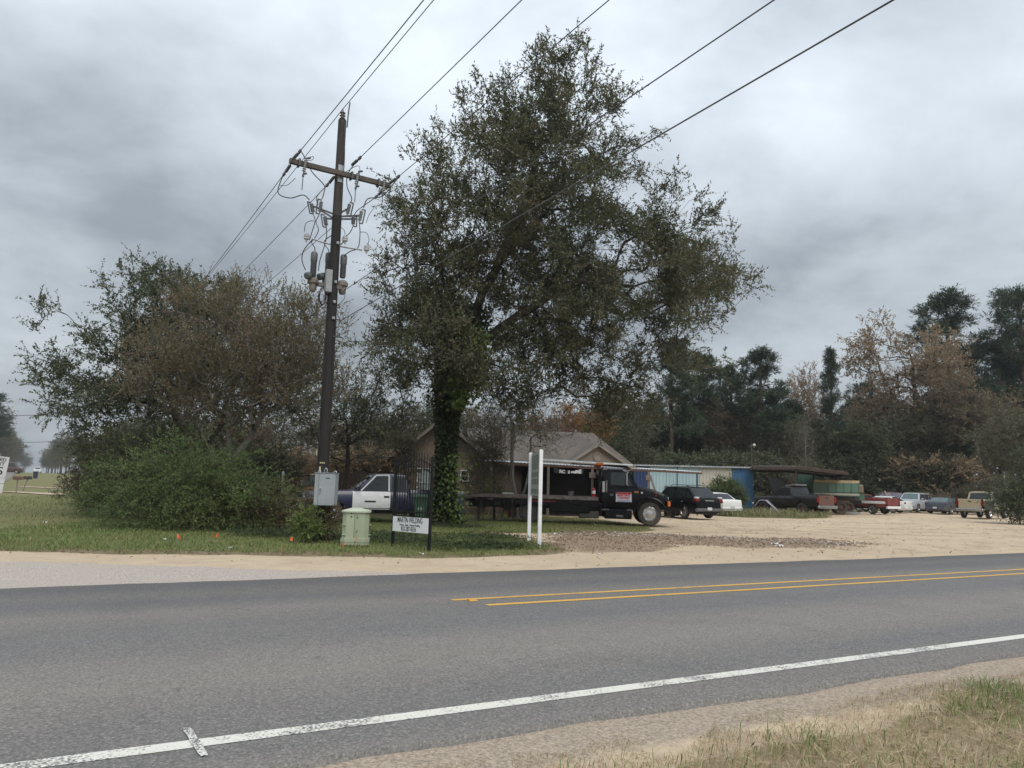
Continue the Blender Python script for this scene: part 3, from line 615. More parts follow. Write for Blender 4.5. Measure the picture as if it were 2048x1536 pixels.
def leaf_verts(rg, P, D, ln, wd, spread=.8, flat=.4):
    """rhombic leaves at P growing along D"""
    n = len(P); d = unit(D + rg.normal(size=(n, 3)) * spread); up_ = unit(rg.normal(size=(n, 3)) + np.array([0, 0, flat * 3])); s = unit(np.cross(d, up_)); nn = np.cross(s, d)
    l = (ln * (.7 + .6 * rg.random(n)))[:, None]; w_ = (wd * (.7 + .6 * rg.random(n)))[:, None]; curl = (rg.random(n)[:, None] - .3) * l * .15
    return np.stack([P, P + d * l * .45 + s * w_ * .5 + nn * curl, P + d * l, P + d * l * .45 - s * w_ * .5 + nn * curl], 1)
def spray(rg, C, O, twigs, tlen, per, ln, wd, upb=.35, outb=.7, spread=.75, droop=.25):
    n = len(C); T = unit(np.repeat(O, twigs, 0) * outb + rg.normal(size=(n * twigs, 3)) * .75 + np.array([0, 0, upb])); B0 = np.repeat(C, twigs, 0) + rg.normal(size=(n * twigs, 3)) * tlen * .18
    tl = tlen * (.5 + .8 * rg.random(n * twigs)); s = (np.arange(per) + rg.random((n * twigs, per))) / per
    P = B0[:, None] + T[:, None] * (s * tl[:, None])[..., None] + np.array([0, 0, -droop]) * tlen * (s ** 2)[..., None] * (1 - upb)
    return leaf_verts(rg, P.reshape(-1, 3), np.repeat(T, per, 0), ln, wd, spread), B0, B0 + T * tl[:, None]
def quads(name, v, mat):
    n = len(v); return np_mesh(name, v.reshape(-1, 3), np.arange(n * 4).reshape(n, 4), mat)
def bark(name, c1, c2): return pm(name, c1, c2, 5, .95, bump=.6, stretch=(2.5, 2.5, .5), detail=6)
OAKB = bark('oak_bark', (.075, .062, .05), (.04, .034, .028)); PINEB = bark('pine_bark', (.13, .085, .06), (.07, .05, .038)); GREYB = bark('grey_bark', (.17, .15, .13), (.085, .075, .065)); PALEB = bark('pale_bark', (.3, .28, .25), (.17, .155, .14)); BROWNB = bark('brown_bark', (.11, .082, .06), (.06, .046, .035))
def tree_meshes(name, seed, trunks, lobes, ntar, leaf, wood, seg=.4, r0=.007, e=.46, twigs=6, tlen=.6, per=14, ln=.1, wd=.035, up=.25, pen=.6, upb=.35, outb=.7, flare=.5, power=2.1, sparse=1.0, twigw=.004, jit=.05, tw_every=3, droop=.25, clump=1, cr=.6):
    rg = np.random.default_rng(seed); C, O = lobe_pts(rg, lobes, ntar, power, clump, cr); C[:, 2] = np.maximum(C[:, 2], .25)
    nd, par, tips = grow(rg, trunks, C, seg, up, pen, jit); rad = radii(par, tips, r0, e); wm = wood_mesh('trunk', nd, par, rad, wood, flare)
    keep = rg.random(len(C)) < sparse
    lv, a, b = spray(rg, C[keep], O[keep], twigs, tlen, per, ln, wd, upb, outb, .75, droop)
    if twigw:                                             # fine twigs the leaves sit on
        a, b = a[::tw_every], b[::tw_every]; t_ = unit(b - a); x = unit(np.cross(t_, rg.normal(size=t_.shape))) * twigw; y = np.cross(t_, x)
        tv = np.stack([a - x, a + x, b + x * .4, b - x * .4], 1); tv2 = np.stack([a - y, a + y, b + y * .4, b - y * .4], 1); tv = np.concatenate([tv, tv2])
        tm = quads('twigs', tv, wood)
    else: tm = None
    return wm, quads('crown', lv, leaf), tm
def put_tree(name, label, cat, loc, meshes, rz=0, sc_=1.0, group=None):
    r_ = thing(name, label, cat, loc, rz, group); r_.scale = (sc_,) * 3 if not isinstance(sc_, tuple) else sc_
    tk = link('trunk', meshes[0], r_); link('crown', meshes[1], r_)
    if meshes[2]: link('twigs', meshes[2], tk)
    return r_

OAKL = leafmat('oak_leaves', [(.06, .08, .04), (.085, .105, .052), (.115, .12, .065), (.135, .12, .072), (.16, .12, .08)], .3)
OAK2L = leafmat('evergreen_oak_leaves', [(.055, .072, .038), (.075, .093, .05), (.10, .115, .062), (.135, .12, .075)], .3)
SPARSEL = leafmat('tan_olive_leaves', [(.12, .125, .062), (.16, .15, .078), (.21, .165, .095), (.25, .18, .11)], .4)
IVYL = leafmat('ivy_leaves', [(.03, .046, .022), (.042, .06, .026), (.06, .078, .032), (.085, .095, .04)], .35)
IVYB = leafmat('fresh_ivy_leaves', [(.08, .13, .03), (.12, .175, .042), (.17, .21, .06)], .4)
BUSHL = leafmat('privet_leaves', [(.08, .13, .055), (.115, .17, .068), (.17, .215, .085), (.30, .31, .12)], .5)
WEEDL = leafmat('bright_shrub_leaves', [(.10, .15, .04), (.15, .20, .06), (.20, .24, .08)], .4)
BROWNL = leafmat('brown_leaves', [(.12, .09, .055), (.155, .12, .075), (.19, .15, .095), (.14, .13, .075)], .4)
RUSTL = leafmat('rust_leaves', [(.16, .085, .035), (.22, .12, .05), (.28, .16, .07)], .45)
TANL = leafmat('tan_leaves', [(.22, .16, .095), (.28, .205, .13), (.33, .25, .16), (.22, .19, .11)], .45)
OLIVEL = leafmat('olive_leaves', [(.09, .095, .056), (.12, .122, .074), (.155, .138, .09)], .35)
PINEL = leafmat('pine_needles', [(.042, .066, .04), (.058, .085, .05), (.085, .11, .064)], .25, .6)
PINEL2 = leafmat('pine_needles_grey', [(.045, .066, .042), (.06, .082, .052), (.08, .10, .06)], .25, .6)

# the big ivy-clad oak
ox, oy = -2.4, 28.7
lob = [(3.8, .3, 16.2, 3.0, 3.0, 3.0, 1.0), (1.7, 0, 15.0, 2.8, 3.0, 2.9), (4.6, 0, 13.5, 2.6, 3.2, 2.6), (0.1, -.5, 12.4, 2.9, 3.4, 2.9), (3.2, .8, 11.2, 4.2, 4.0, 3.0), (-1.6, 0, 9.4, 2.6, 3.2, 2.6, 1.25), (8.0, 0, 12.0, 2.1, 2.6, 2.0), (9.0, .3, 9.9, 2.5, 3.0, 2.2), (7.4, -.4, 8.2, 2.9, 3.4, 2.2), (3.0, 1.0, 8.2, 3.6, 3.6, 1.9, 1.4), (-.6, -.6, 7.0, 3.0, 3.2, 1.8, 1.35), (-2.7, 0, 6.6, 1.9, 2.2, 1.9, 1.1), (-2.6, 0, 4.6, 1.5, 2.0, 1.2, .5), (6.4, .6, 6.0, 2.1, 2.4, 1.7, 1.1), (6.6, 1.4, 4.6, 1.4, 1.8, .9, .7), (3.9, .6, 18.3, 1.5, 1.6, 1.4, .8)]
lob += [(2.4, .3, 4.9, 2.0, 1.6, .9, .55), (.2, -.5, 5.5, 2.6, 2.4, 1.1, 1.1), (3.4, .6, 6.5, 2.6, 2.4, 1.2, 1.1)]; lob = [(l[0] + .3,) + l[1:] for l in lob]
ms = tree_meshes('oak', 21, [[(0, 0, -.1), (-.05, 0, 2.2), (-.05, .05, 4.2), (.25, .1, 6.2), (.8, .2, 8.2), (1.8, .2, 10.5), (2.8, .3, 13), (3.4, .3, 16)], [(.2, .1, 5.9), (1.8, .2, 7.6), (4.2, 0, 9.2), (6.4, 0, 10.3)], [(.5, .15, 7.2), (-.3, -.1, 9.0), (-.9, 0, 11)]], lob, 1740, OAKL, OAKB, .45, .0074, .48, 11, .72, 16, .125, .046, upb=.42, jit=.05, clump=4, cr=.48)
oak = put_tree('oak_tree', 'tall spreading oak with an ivy-wrapped trunk beside the tow truck', 'tree', (ox, oy, 0), ms)
rg = np.random.default_rng(4)
def ivy(rg, n, z0, z1, rfun, ln, xy=lambda z: (0, 0)):
    z = z0 + (z1 - z0) * rg.random(n) ** .9; a = rg.random(n) * 6.283; cx = np.interp(z, [0, 4.2, 6.2, 8.2], [-.03, -.05, .25, .8]); r_ = rfun(z) * (.8 + .75 * rg.random(n) ** 2)
    P = np.stack([cx + np.cos(a) * r_, np.sin(a) * r_, z], -1); D = np.stack([np.cos(a), np.sin(a), -.6 + 0 * a], -1)
    return leaf_verts(rg, P, D, ln, ln * .8, .6, .2)
iv = np.concatenate([ivy(rg, 11000, 0.05, 6.2, lambda z: np.interp(z, [0, .4, 1.2, 2, 4, 6], [.70, .44, .30, .24, .30, .5]), .13), ivy(rg, 3000, 4.5, 8.5, lambda z: .55 + 0 * z, .13)])
link('ivy', quads('ivy', iv, IVYL), oak)
n = 900; s = rg.random((n, 1)); st = np.array([[.45, -1.0], [.75, -1.05], [1.1, -.9], [.6, -1.2], [.2, -1.0]])[rg.integers(0, 5, n)]
P = np.concatenate([st + rg.normal(size=(n, 2)) * .12, 4.3 + 3.1 * s], 1); P[:, 0] += (P[:, 2] - 5) * .12
link('trailing_vine', quads('trailing_vine', leaf_verts(rg, P, np.tile([0, -.4, -.8], (n, 1)), .16, .13, .5, .1), IVYB), oak)
n = 260; P = np.stack([.35 + rg.normal(size=n) * .28, -.55 + rg.normal(size=n) * .15, .1 + 2.6 * rg.random(n)], -1)
link('trailing_vine', quads('trailing_vine', leaf_verts(rg, P, np.tile([.3, -.5, -.4], (n, 1)), .14, .11, .5, .1), IVYB), oak)

# dense evergreen at the left, and the half-bare tree in front of it
lob = [(-3.3, 0, 6.0, 2.6, 2.6, 2.1), (-1.7, 0, 7.8, 2.1, 2.4, 1.7), (-.2, 0, 5.2, 3.0, 2.8, 2.3), (.7, .5, 7.4, 2.2, 2.4, 1.7), (-5.5, 0, 4.9, 1.4, 1.6, .9, .8), (-3.0, -.3, 4.2, 2.3, 2.3, 1.2), (3.0, .6, 5.5, 2.4, 2.4, 1.9), (-2.5, 0, 9.1, .6, .6, 1.0, .9), (-.9, 0, 8.8, .9, .7, 1.1, .8), (.9, 0, 8.9, .6, .7, .9, .8)]
ms = tree_meshes('evergreen', 31, [[(0, 0, -.1), (.1, 0, 1.5), (-.4, 0, 3.2), (-1.2, 0, 5.5), (-1.6, 0, 7.5)], [(0, 0, 1.6), (1.0, .3, 3.5), (1.6, .4, 6)]], lob, 720, OAK2L, OAKB, .4, .0075, .47, 9, .7, 15, .12, .05, upb=.4, clump=4, cr=.4)
p = gx(372, 29.5); put_tree('evergreen_tree', 'dense dark evergreen tree leaning over the roadside grass', 'tree', p, ms)
EXTRA = [(235, 872, 40, 'low'), (262, 850, 41, 'lowolive'), (300, 842, 39, 'low'), (370, 840, 41, 'green'), (440, 850, 40, 'lowolive'), (260, 815, 46, 'green'), (340, 800, 47, 'olive'), (420, 795, 47, 'green')]
lob = [(0, 0, 6.0, 3.3, 2.4, 1.8, 1), (-1.8, 0, 4.8, 2.0, 2, 1.3), (2.0, 0, 5.0, 1.8, 2, 1.6), (0, 0, 7.2, 2.6, 2, .8, .9), (2.6, 0, 6.6, 1.1, 1.2, 1.1, .7), (-.3, 0, 4.2, 2.2, 1.6, 1.2)]
tr = [[(0.1, 0, -.1), (.05, 0, 1.2), (.0, 0, 2.3)], [(.05, 0, 1.2), (-.45, -.1, 2.1), (-.9, -.1, 2.9)], [(0, 0, 2.0), (.55, .1, 2.8), (.9, .1, 3.6)], [(0, 0, 2.2), (-.15, .1, 3.2)]]
ms = tree_meshes('shoots', 41, tr, lob, 760, SPARSEL, GREYB, .4, .0058, .47, 5, .75, 11, .09, .038, up=.75, pen=.12, upb=1.0, outb=.4, twigw=.0065, tw_every=1, sparse=.95, jit=.012, power=3.2)
p = gx(455, 25); put_tree('coppiced_tree', 'half-bare coppiced tree with fanning grey shoots beside the utility pole', 'tree', p, ms)
# olive tree between pole and oak
lob = [(0, 0, 4.6, 2.0, 2, 1.8), (.8, 0, 5.8, 1.6, 1.6, 1.2), (1.6, 0, 3.6, 1.6, 1.6, 1.2), (-1.2, 0, 3.4, 1.3, 1.5, 1.1)]
ms_ol = tree_meshes('olive', 51, [[(0, 0, -.1), (.1, 0, 1.6), (.2, 0, 3.6)]], lob, 200, OLIVEL, OAKB, .4, .009, .46, 7, .7, 12, .12, .045)
p = gx(685, 34.5); put_tree('young_oak', 'olive-leaved young oak behind the pole and the blue pickup', 'tree', p, ms_ol)
# bare tree in front of the house
lob = [(0, 0, 4.6, 1.9, 1.6, 1.5), (1.2, 0, 4.0, 1.6, 1.4, 1.3), (-1.2, 0, 4.0, 1.4, 1.4, 1.4), (0, 0, 5.4, 1.4, 1.2, .9)]
tr = [[(0, 0, -.1), (-.08, 0, .9), (-.3, 0, 1.8), (-.35, 0, 3.2), (-.3, 0, 4.4)], [(.0, 0, .5), (.32, .05, 1.4), (.5, .05, 2.4), (.55, .1, 3.8)]]
ms = tree_meshes('bare', 61, tr, lob, 420, BROWNL, PALEB, .35, .0055, .50, 3, .6, 2, .06, .025, up=.7, pen=.1, upb=.8, twigw=.008, tw_every=1, sparse=.9, jit=.015)
lobs = [(0, 0, 2.6, .6, .5, 1.0), (.2, 0, 3.6, .7, .6, .9), (-.3, 0, 1.6, .4, .4, .7)]
mss = tree_meshes('sapling', 63, [[(0, 0, -.05), (.05, 0, 1.2), (.1, 0, 2.8)], [(.2, .1, -.05), (.3, .1, 2.0)]], lobs, 150, SPARSEL, GREYB, .3, .005, .47, 4, .5, 5, .09, .045, up=.6, pen=.15, twigw=.006, tw_every=1)
put_tree('vine_sapling', 'thin leaning sapling hung with dead vine between oak trunk and house', 'sapling', gx(958, 33.5), mss); put_tree('vine_sapling', 'slim brown sapling screening the house window', 'sapling', gx(990, 34.2), mss, 2.0, .9)
put_tree('vine_sapling', 'spindly sapling between the iron gate and the house gable', 'sapling', gx(812, 35.5), mss, 4.0, 1.0)
p = gx(1037, 35.6); put_tree('bare_tree', 'leafless twin-stemmed tree in front of the house and carport', 'tree', p, ms)

# ------------------------------------------------ kinds for the woods
def pine_meshes(seed, h, cw, z0, nl, ntar, leaf, ln=.3, wd=.05, narrow=False):
    rg = np.random.default_rng(seed); lob = []
    for i in range(nl):
        s = (i + .5) / nl; z = z0 + (h - z0) * s; prof = (1 - s) ** .8 * 1.1 if narrow else math.sin(min(1, .25 + .75 * (1 - s)) * math.pi * .62) * (1 - s * .35)
        a = rg.random() * 6.283; r_ = cw * prof * (.35 + .5 * rg.random()); lob.append((math.cos(a) * r_, math.sin(a) * r_, z, cw * .34, cw * .34, h * .022 + .2))
    lob.append((0, 0, h - .4, cw * .3, cw * .3, .7))
    bend = (rg.random() - .5) * .6
    return tree_meshes('pine', seed, [[(0, 0, -.2), (bend * .4, 0, h * .35), (bend, 0, h * .7), (bend * .8, 0, h - .3)]], lob, ntar, leaf, PINEB, .6, .011, .47, 6, .55, 12, ln, wd, up=.12, pen=.35, upb=.5, flare=.2, twigw=0)
PINES = [pine_meshes(101, 18, 3.0, 8.5, 30, 420, PINEL), pine_meshes(102, 18, 2.7, 9.5, 28, 380, PINEL), pine_meshes(103, 18, 3.4, 7.5, 32, 460, PINEL), pine_meshes(104, 18, 1.7, 6, 24, 260, PINEL2, narrow=True)]
def decid_meshes(seed, h, cw, leaf, wood, ntar=230, z0=.3, **k):
    rg = np.random.default_rng(seed); lob = [(0, 0, h * .68, cw * .6, cw * .6, h * .28)]
    for i in range(9):
        a = rg.random() * 6.283; r_ = cw * (.35 + .35 * rg.random()); z = h * (z0 + (.9 - z0) * rg.random()); lob.append((math.cos(a) * r_, math.sin(a) * r_, z, cw * (.28 + .15 * rg.random()), cw * .35, h * (.09 + .06 * rg.random())))
    kw = dict(seg=.6, r0=.011, e=.46, twigs=6, tlen=.9, per=11, ln=.2, wd=.09, flare=.2, twigw=0); kw.update(k)
    return tree_meshes('decid', seed, [[(0, 0, -.2), (.15, 0, h * .3), (-.1, .1, h * .6), (0, 0, h * .8)]], lob, ntar, leaf, wood, **kw)
DEC = {'olive': decid_meshes(201, 12, 4.0, OLIVEL, BROWNB), 'green': decid_meshes(202, 12, 4.0, OAK2L, BROWNB), 'brown': decid_meshes(203, 12, 3.8, BROWNL, GREYB, twigs=4), 'rust': decid_meshes(204, 12, 4.0, RUSTL, GREYB, twigs=5),
       'bare': decid_meshes(205, 12, 3.6, BROWNL, GREYB, 260, .3, twigs=3, per=2, ln=.12, wd=.05, twigw=.012, tw_every=1), 'tan': decid_meshes(206, 15, 5.6, TANL, BROWNB, 520, .25, twigs=6, per=9, sparse=.9, tlen=.8), 'low': decid_meshes(207, 5, 3.2, OAK2L, BROWNB, 200, .1), 'lowtan': decid_meshes(208, 4, 3.0, TANL, GREYB, 180, .1, twigs=4), 'lowolive': decid_meshes(209, 5, 3.2, OLIVEL, BROWNB, 200, .08)}
WOODS = 'trees of the wood behind the yard'
def wood_tree(kind, px, pytop, Yd, label, name=None, cat='tree', group=None, wide=1.0, var=0, h0=None):
    b_ = gx(px, Yd); top = at(px, pytop, Yd).z
    ms_ = PINES[var] if kind == 'pine' else DEC[kind]; h = {'pine': 18, 'tan': 15, 'low': 5, 'lowtan': 4, 'lowolive': 5}.get(kind, 12) * 1.0
    k = top / h; o = put_tree(name or ('pine_tree' if kind == 'pine' else 'tree'), label, cat, b_, ms_, random.random() * 6.28, (k * wide, k * wide, k), group); return o
wood_tree('pine', 1345, 688, 80, 'dark full-crowned pine rising beyond the house and tow truck cab', var=2, wide=1.15)
wood_tree('pine', 1408, 715, 84, 'dark rounded pine rising beyond the pale blue shed wall', var=0, wide=1.25)
wood_tree('pine', 1463, 738, 88, 'smaller dark pine between two taller pines behind the metal shed', var=1, wide=1.1)
wood_tree('pine', 1523, 706, 82, 'tall straight pine rising behind the blue end of the metal shed', var=0, wide=1.25)
wood_tree('pine', 1668, 702, 84, 'narrow young pine with a pointed top standing free against the sky', var=3, wide=.95)
wood_tree('pine', 1908, 596, 92, 'tall loose-crowned pine above the tan-leaved tree', var=0, wide=1.25)
wood_tree('pine', 2058, 585, 86, 'very tall pine at the wood edge beyond the corner bush', var=2, wide=1.1)
wood_tree('pine', 2020, 690, 92, 'lower pine beside the very tall pine at the wood edge', var=0, wide=1.1)
wood_tree('pine', 1735, 770, 96, 'short pine between the narrow young pine and tan-leaved tree', var=2, wide=1.2)
wood_tree('tan', 1835, 645, 86, 'large spreading tree with pale tan autumn leaves above the parked cars', name='autumn_tree', wide=1.0)
wood_tree('tan', 1600, 742, 92, 'small tan-leaved tree between the straight pine and narrow pine', name='autumn_tree', wide=.75)
wood_tree('brown', 1960, 745, 78, 'brown-leaved tree beside the large tan-leaved tree', name='autumn_tree', wide=1.2)
wood_tree('olive', 2030, 790, 66, 'olive-green tree overhanging the beige pickup corner', wide=1.1)
wood_tree('bare', 1613, 830, 74, 'slender bare pale-stemmed tree behind the pole shelter', name='bare_tree', wide=.6)
wood_tree('rust', 1150, 788, 58, 'rust-orange leaved tree behind the house roof', name='autumn_tree', wide=1.15)
wood_tree('rust', 1075, 812, 60, 'second, lower rust-orange tree behind the house roof ridge', name='autumn_tree', wide=1.0)
rr = random.Random(3)
kinds = ['olive', 'green', 'brown', 'olive', 'green', 'bare', 'pine', 'green', 'olive', 'pine']
LABK = {'olive': 'olive-leaved tree within the wood behind the yard', 'green': 'dark green broadleaf tree within the wood behind the yard', 'brown': 'brown-leaved tree deep within the wood behind the yard', 'bare': 'bare grey tree within the wood behind the yard', 'pine': 'pine standing within the wood behind the yard', 'rust': 'rusty-leaved tree within the wood behind the yard', 'low': 'low dark green understorey tree at the wood edge', 'lowtan': 'low tan shrub at the wood edge', 'lowolive': 'low olive understorey tree at the wood edge'}
KW = {'olive': 'olive-leaved tree', 'green': 'dark green broadleaf tree', 'brown': 'brown-leaved tree', 'bare': 'bare grey tree', 'pine': 'pine', 'low': 'low dark green tree', 'lowolive': 'low olive tree', 'lowtan': 'low tan shrub'}
def wlab(k, px, row):
    for lim, nm in ((1270, 'the house gable'), (1345, 'the carport end'), (1400, 'the black SUV'), (1440, 'the cream shed wall'), (1508, 'the blue shed wall'), (1560, 'the raised dark bonnet'), (1610, 'the dark pickup'), (1665, 'the green truck cab'), (1710, 'the green dump body'), (1765, 'the red pickup'), (1800, 'the white and maroon cars'), (1860, 'the silver SUV'), (1925, 'the slate sedan'), (1985, 'the beige pickup'), (9999, 'the corner bush')):
        if px < lim: return KW[k] + (' in the wood\'s ' + row + ' row beyond ' if row else ' at the wood edge beyond ') + nm
for i in range(46):                                       # the body of the wood
    px = 1200 + i * 20 + rr.uniform(-8, 8); row = i % 3; Yd = 84 + row * 7 + rr.uniform(-2, 2); k = kinds[i % len(kinds)]
    top = np.interp(px, [1200, 1350, 1520, 1640, 1760, 1900, 2100], [800, 790, 790, 815, 800, 770, 760]) + rr.uniform(-15, 28)
    wood_tree(k, px, top, Yd, wlab(k, px, ['front', 'middle', 'back'][row]), group=WOODS + ', ' + k, var=rr.randrange(3), wide=1.2 if k != 'pine' else 1.4, name=None if k in ('pine',) else {'bare': 'bare_tree', 'brown': 'autumn_tree'}.get(k, 'tree'))
for i in range(30):                                       # understorey along its edge
    px = 1530 + i * 19 + rr.uniform(-8, 8); k = ['low', 'lowolive', 'low', 'lowtan', 'lowolive'][i % 5]
    if px > 1935: continue
    wood_tree(k, px, rr.uniform(905, 950), 80 + rr.uniform(0, 6), wlab(k, px, None), group=WOODS + ', ' + k, wide=1.3, name='shrub' if k == 'lowtan' else 'tree', cat='shrub' if k == 'lowtan' else 'tree')
for i in range(12):
    px = 1290 + i * 22; k = ['low', 'lowolive'][i % 2]; wood_tree(k, px, rr.uniform(898, 935), 76 + rr.uniform(0, 4), wlab(k, px, None), group=WOODS + ', ' + k, wide=1.2)
# thicket behind the pole, the fence and the house
BACK = 'trees of the thicket behind the house'
LABB = {'bare': 'bare brown tree in the thicket behind the house and fence', 'olive': 'olive-leaved tree in the thicket behind the house and fence', 'brown': 'brown-leaved tree in the thicket behind the house and fence', 'green': 'dark green tree in the thicket behind the house and fence', 'low': 'low green bush in the thicket behind the fence', 'lowolive': 'low olive bush in the thicket behind the fence', 'lowtan': 'low tan bush in the thicket behind the fence'}
def blab(k, px, Yd):
    for lim, nm in ((520, 'the coppiced tree'), (575, 'the steel fence post'), (625, 'the old orange truck'), (672, 'the grey cabinet'), (715, 'the blue pickup bonnet'), (755, 'the white pickup door'), (805, 'the iron gate'), (860, 'the big house gable'), (920, 'the ivy-clad trunk'), (1000, 'the bare twin tree'), (1060, 'the house roof ridge'), (1150, 'the rust-orange trees'), (1222, 'the small house gable'), (9999, 'the tow truck cab')):
        if px < lim: return KW[k] + (' far back' if Yd > 49 else ' close') + ' in the thicket beyond ' + nm
for px, top, Yd, k in ((560, 800, 46, 'olive'), (610, 835, 42, 'bare'), (655, 815, 48, 'brown'), (700, 840, 44, 'bare'), (745, 805, 50, 'olive'), (790, 800, 54, 'bare'), (840, 775, 58, 'green'), (880, 785, 60, 'olive'), (930, 790, 62, 'brown'), (985, 800, 60, 'bare'), (1030, 815, 64, 'olive'), (1200, 790, 66, 'green'), (1245, 800, 70, 'olive'), (1110, 830, 66, 'bare'), (500, 820, 40, 'brown'), (720, 850, 40.5, 'bare'), (770, 845, 62, 'green'), (810, 835, 63, 'olive')):
    wood_tree(k, px, top, Yd, blab(k, px, Yd), group=BACK + ', ' + k, name={'bare': 'bare_tree', 'brown': 'autumn_tree'}.get(k, 'tree'), wide=1.15)
for px, top, Yd, k in ((556, 900, 37, 'lowtan'), (690, 905, 46, 'lowolive'), (700, 890, 41, 'lowtan'), (745, 885, 43, 'low'), (540, 890, 34, 'lowolive'), (800, 880, 52, 'low'), (690, 905, 50, 'low'), (500, 900, 33, 'low'), (450, 900, 33, 'lowolive')):
    wood_tree(k, px, top, Yd, blab(k, px, Yd), group=BACK + ', ' + k, name='shrub', cat='shrub', wide=1.1)
for px, top, Yd, k in EXTRA:
    wood_tree(k, px, top, Yd, {'low': 'low dark', 'lowolive': 'low olive', 'green': 'tall dark', 'olive': 'tall olive'}[k] + ' tree ' + ('at the side-street end of' if px < 255 else 'towards the side street in' if px < 320 else 'in the middle of' if px < 400 else 'at the coppiced-tree end of') + ' the gap behind the privet', group='trees behind the privet, ' + k, wide=1.2)
# roadside trees down the side street, both sides
ST = 'trees lining the side street'
SLAB = {'olive': 'olive', 'green': 'dark green', 'brown': 'brown', 'pine': 'tall pine'}
for i in range(44):
    side = i % 2; j = i // 2
    s = (250 + j * 20 if side else 270 + j * 22) + rr.uniform(-6, 6); off = -(9 + rr.uniform(0, 5)) if side else 8 + rr.uniform(0, 7)
    if j > 18: s = 760 + j * 3; off = (j - 20.5) * 22 * (1 if side else -1) + 5
    x = -9.6 - .53 * s + .848 * off; y = 9.0 + .848 * s + .53 * off; k = ['olive', 'green', 'brown', 'pine'][(i * 7 + i // 3) % 4]
    sc_ = ((20 if side else 14) + rr.uniform(-2, 3)) / (18 if k == 'pine' else 12); ms_ = PINES[rr.randrange(3)] if k == 'pine' else DEC[k]; wd_ = sc_ * (1.7 if k == 'pine' else 1.2)
    put_tree('pine_tree' if k == 'pine' else ('autumn_tree' if k == 'brown' else 'tree'), SLAB[k] + (' roadside tree across the distant side street' if side else ' roadside tree on the near side of the distant street'), 'tree', (x, y, float(gz(np.array(x), np.array(y))) - .1), ms_, rr.random() * 6, (wd_, wd_, sc_), ST + ', ' + k + (' across' if side else ' near'))

# ------------------------------------------------ bushes
def bush(name, label, loc, lobes, n, leaf, wood, seed, cat='bush', **k):
    kw = dict(seg=.3, r0=.006, e=.45, twigs=6, tlen=.5, per=12, ln=.09, wd=.035, up=.3, pen=.2, flare=0, twigw=.004); kw.update(k)
    ms_ = tree_meshes(name, seed, [[(0, 0, -.05), (0, 0, .4)], [(-.5, 0, -.05), (-.6, 0, .4)], [(.5, .1, -.05), (.6, .1, .4)]], lobes, n, leaf, wood, **kw); r_ = thing(name, label, cat, loc)
    tk = link('stems', ms_[0], r_); link('foliage', ms_[1], r_)
    if ms_[2]: link('twigs', ms_[2], tk)
    return r_
p = gx(385, 23.2)
bush('privet_bush', 'big arching green privet bush on the roadside grass', p, [(-.3, .2, 1.1, 1.3, 1.0, 1.0), (-1.5, 0, .9, 1.1, 1.0, .8), (1.0, .2, .8, 1.3, 1.1, .7), (-.2, .3, 2.0, .9, .8, .6), (-.6, -.5, .45, 1.7, .8, .35), (2.0, .2, .7, .8, .9, .5, .7), (.7, .2, 1.5, .9, .9, .6)], 330, BUSHL, BROWNB, 71, twigs=6, tlen=1.35, per=26, ln=.08, wd=.032, upb=.4, outb=.95, droop=.8, clump=3, cr=.22)
p = gx(248, 28.5)
bush('privet_bush', 'narrow green bush between the privet and the brown thicket', p, [(0, 0, 1.3, 1.2, 1.2, 1.2), (-.7, 0, .8, 1.0, 1, .8), (.8, 0, 1.9, 1.2, 1, .8)], 200, BUSHL, BROWNB, 72, twigs=7, tlen=.7, per=14, ln=.085, wd=.035, upb=.1)
p = gx(205, 30.5)
bush('brown_thicket', 'brown leafless thicket below the dark evergreen tree', p, [(0, 0, 1.6, 1.2, 1.2, 1.5), (-.8, 0, 1.0, 1.0, 1, .9), (.9, 0, 2.2, 1.2, 1, 1.0)], 330, SPARSEL, BROWNB, 73, twigs=5, tlen=.5, per=8, ln=.07, wd=.03, twigw=.006, tw_every=1)
p = gx(300, 27.5)
bush('green_shrub', 'dark shrub filling the gap under the evergreen tree', p, [(0, 0, 1.4, 1.7, 1.3, 1.2), (.9, 0, 2.3, 1.3, 1, .9), (-1.0, 0, 2.4, 1.0, 1, .7)], 240, OAK2L, BROWNB, 74)
p = gx(530, 24.0)
bush('brushy_bush', 'tangled brown and green brush around the metal fence post', p, [(0, 0, .7, 1.1, 1.0, .7), (1.0, .2, .5, .9, .8, .5), (-.9, .3, .9, .9, .8, .8)], 250, SPARSEL, BROWNB, 75, twigs=5, tlen=.5, per=9, ln=.07, wd=.03, twigw=.005, tw_every=1)
p = gx(618, 19.35)
bush('leafy_sapling', 'small bright green leafy sapling at the foot of the utility pole', p, [(0, 0, .42, .32, .25, .36), (.05, 0, .2, .34, .25, .2)], 70, WEEDL, BROWNB, 76, cat='sapling', seg=.12, r0=.004, twigs=4, tlen=.24, per=7, ln=.085, wd=.035)
p = gx(665, 19.9)
bush('dry_weeds', 'dry brown weeds behind the pole between cabinet and pedestal', p, [(0, 0, .55, .35, .3, .5)], 60, SPARSEL, BROWNB, 77, cat='weeds', seg=.15, r0=.004, twigs=4, tlen=.25, per=6, ln=.06, wd=.025, twigw=.004, tw_every=1)
p = gx(1446, 52.8)
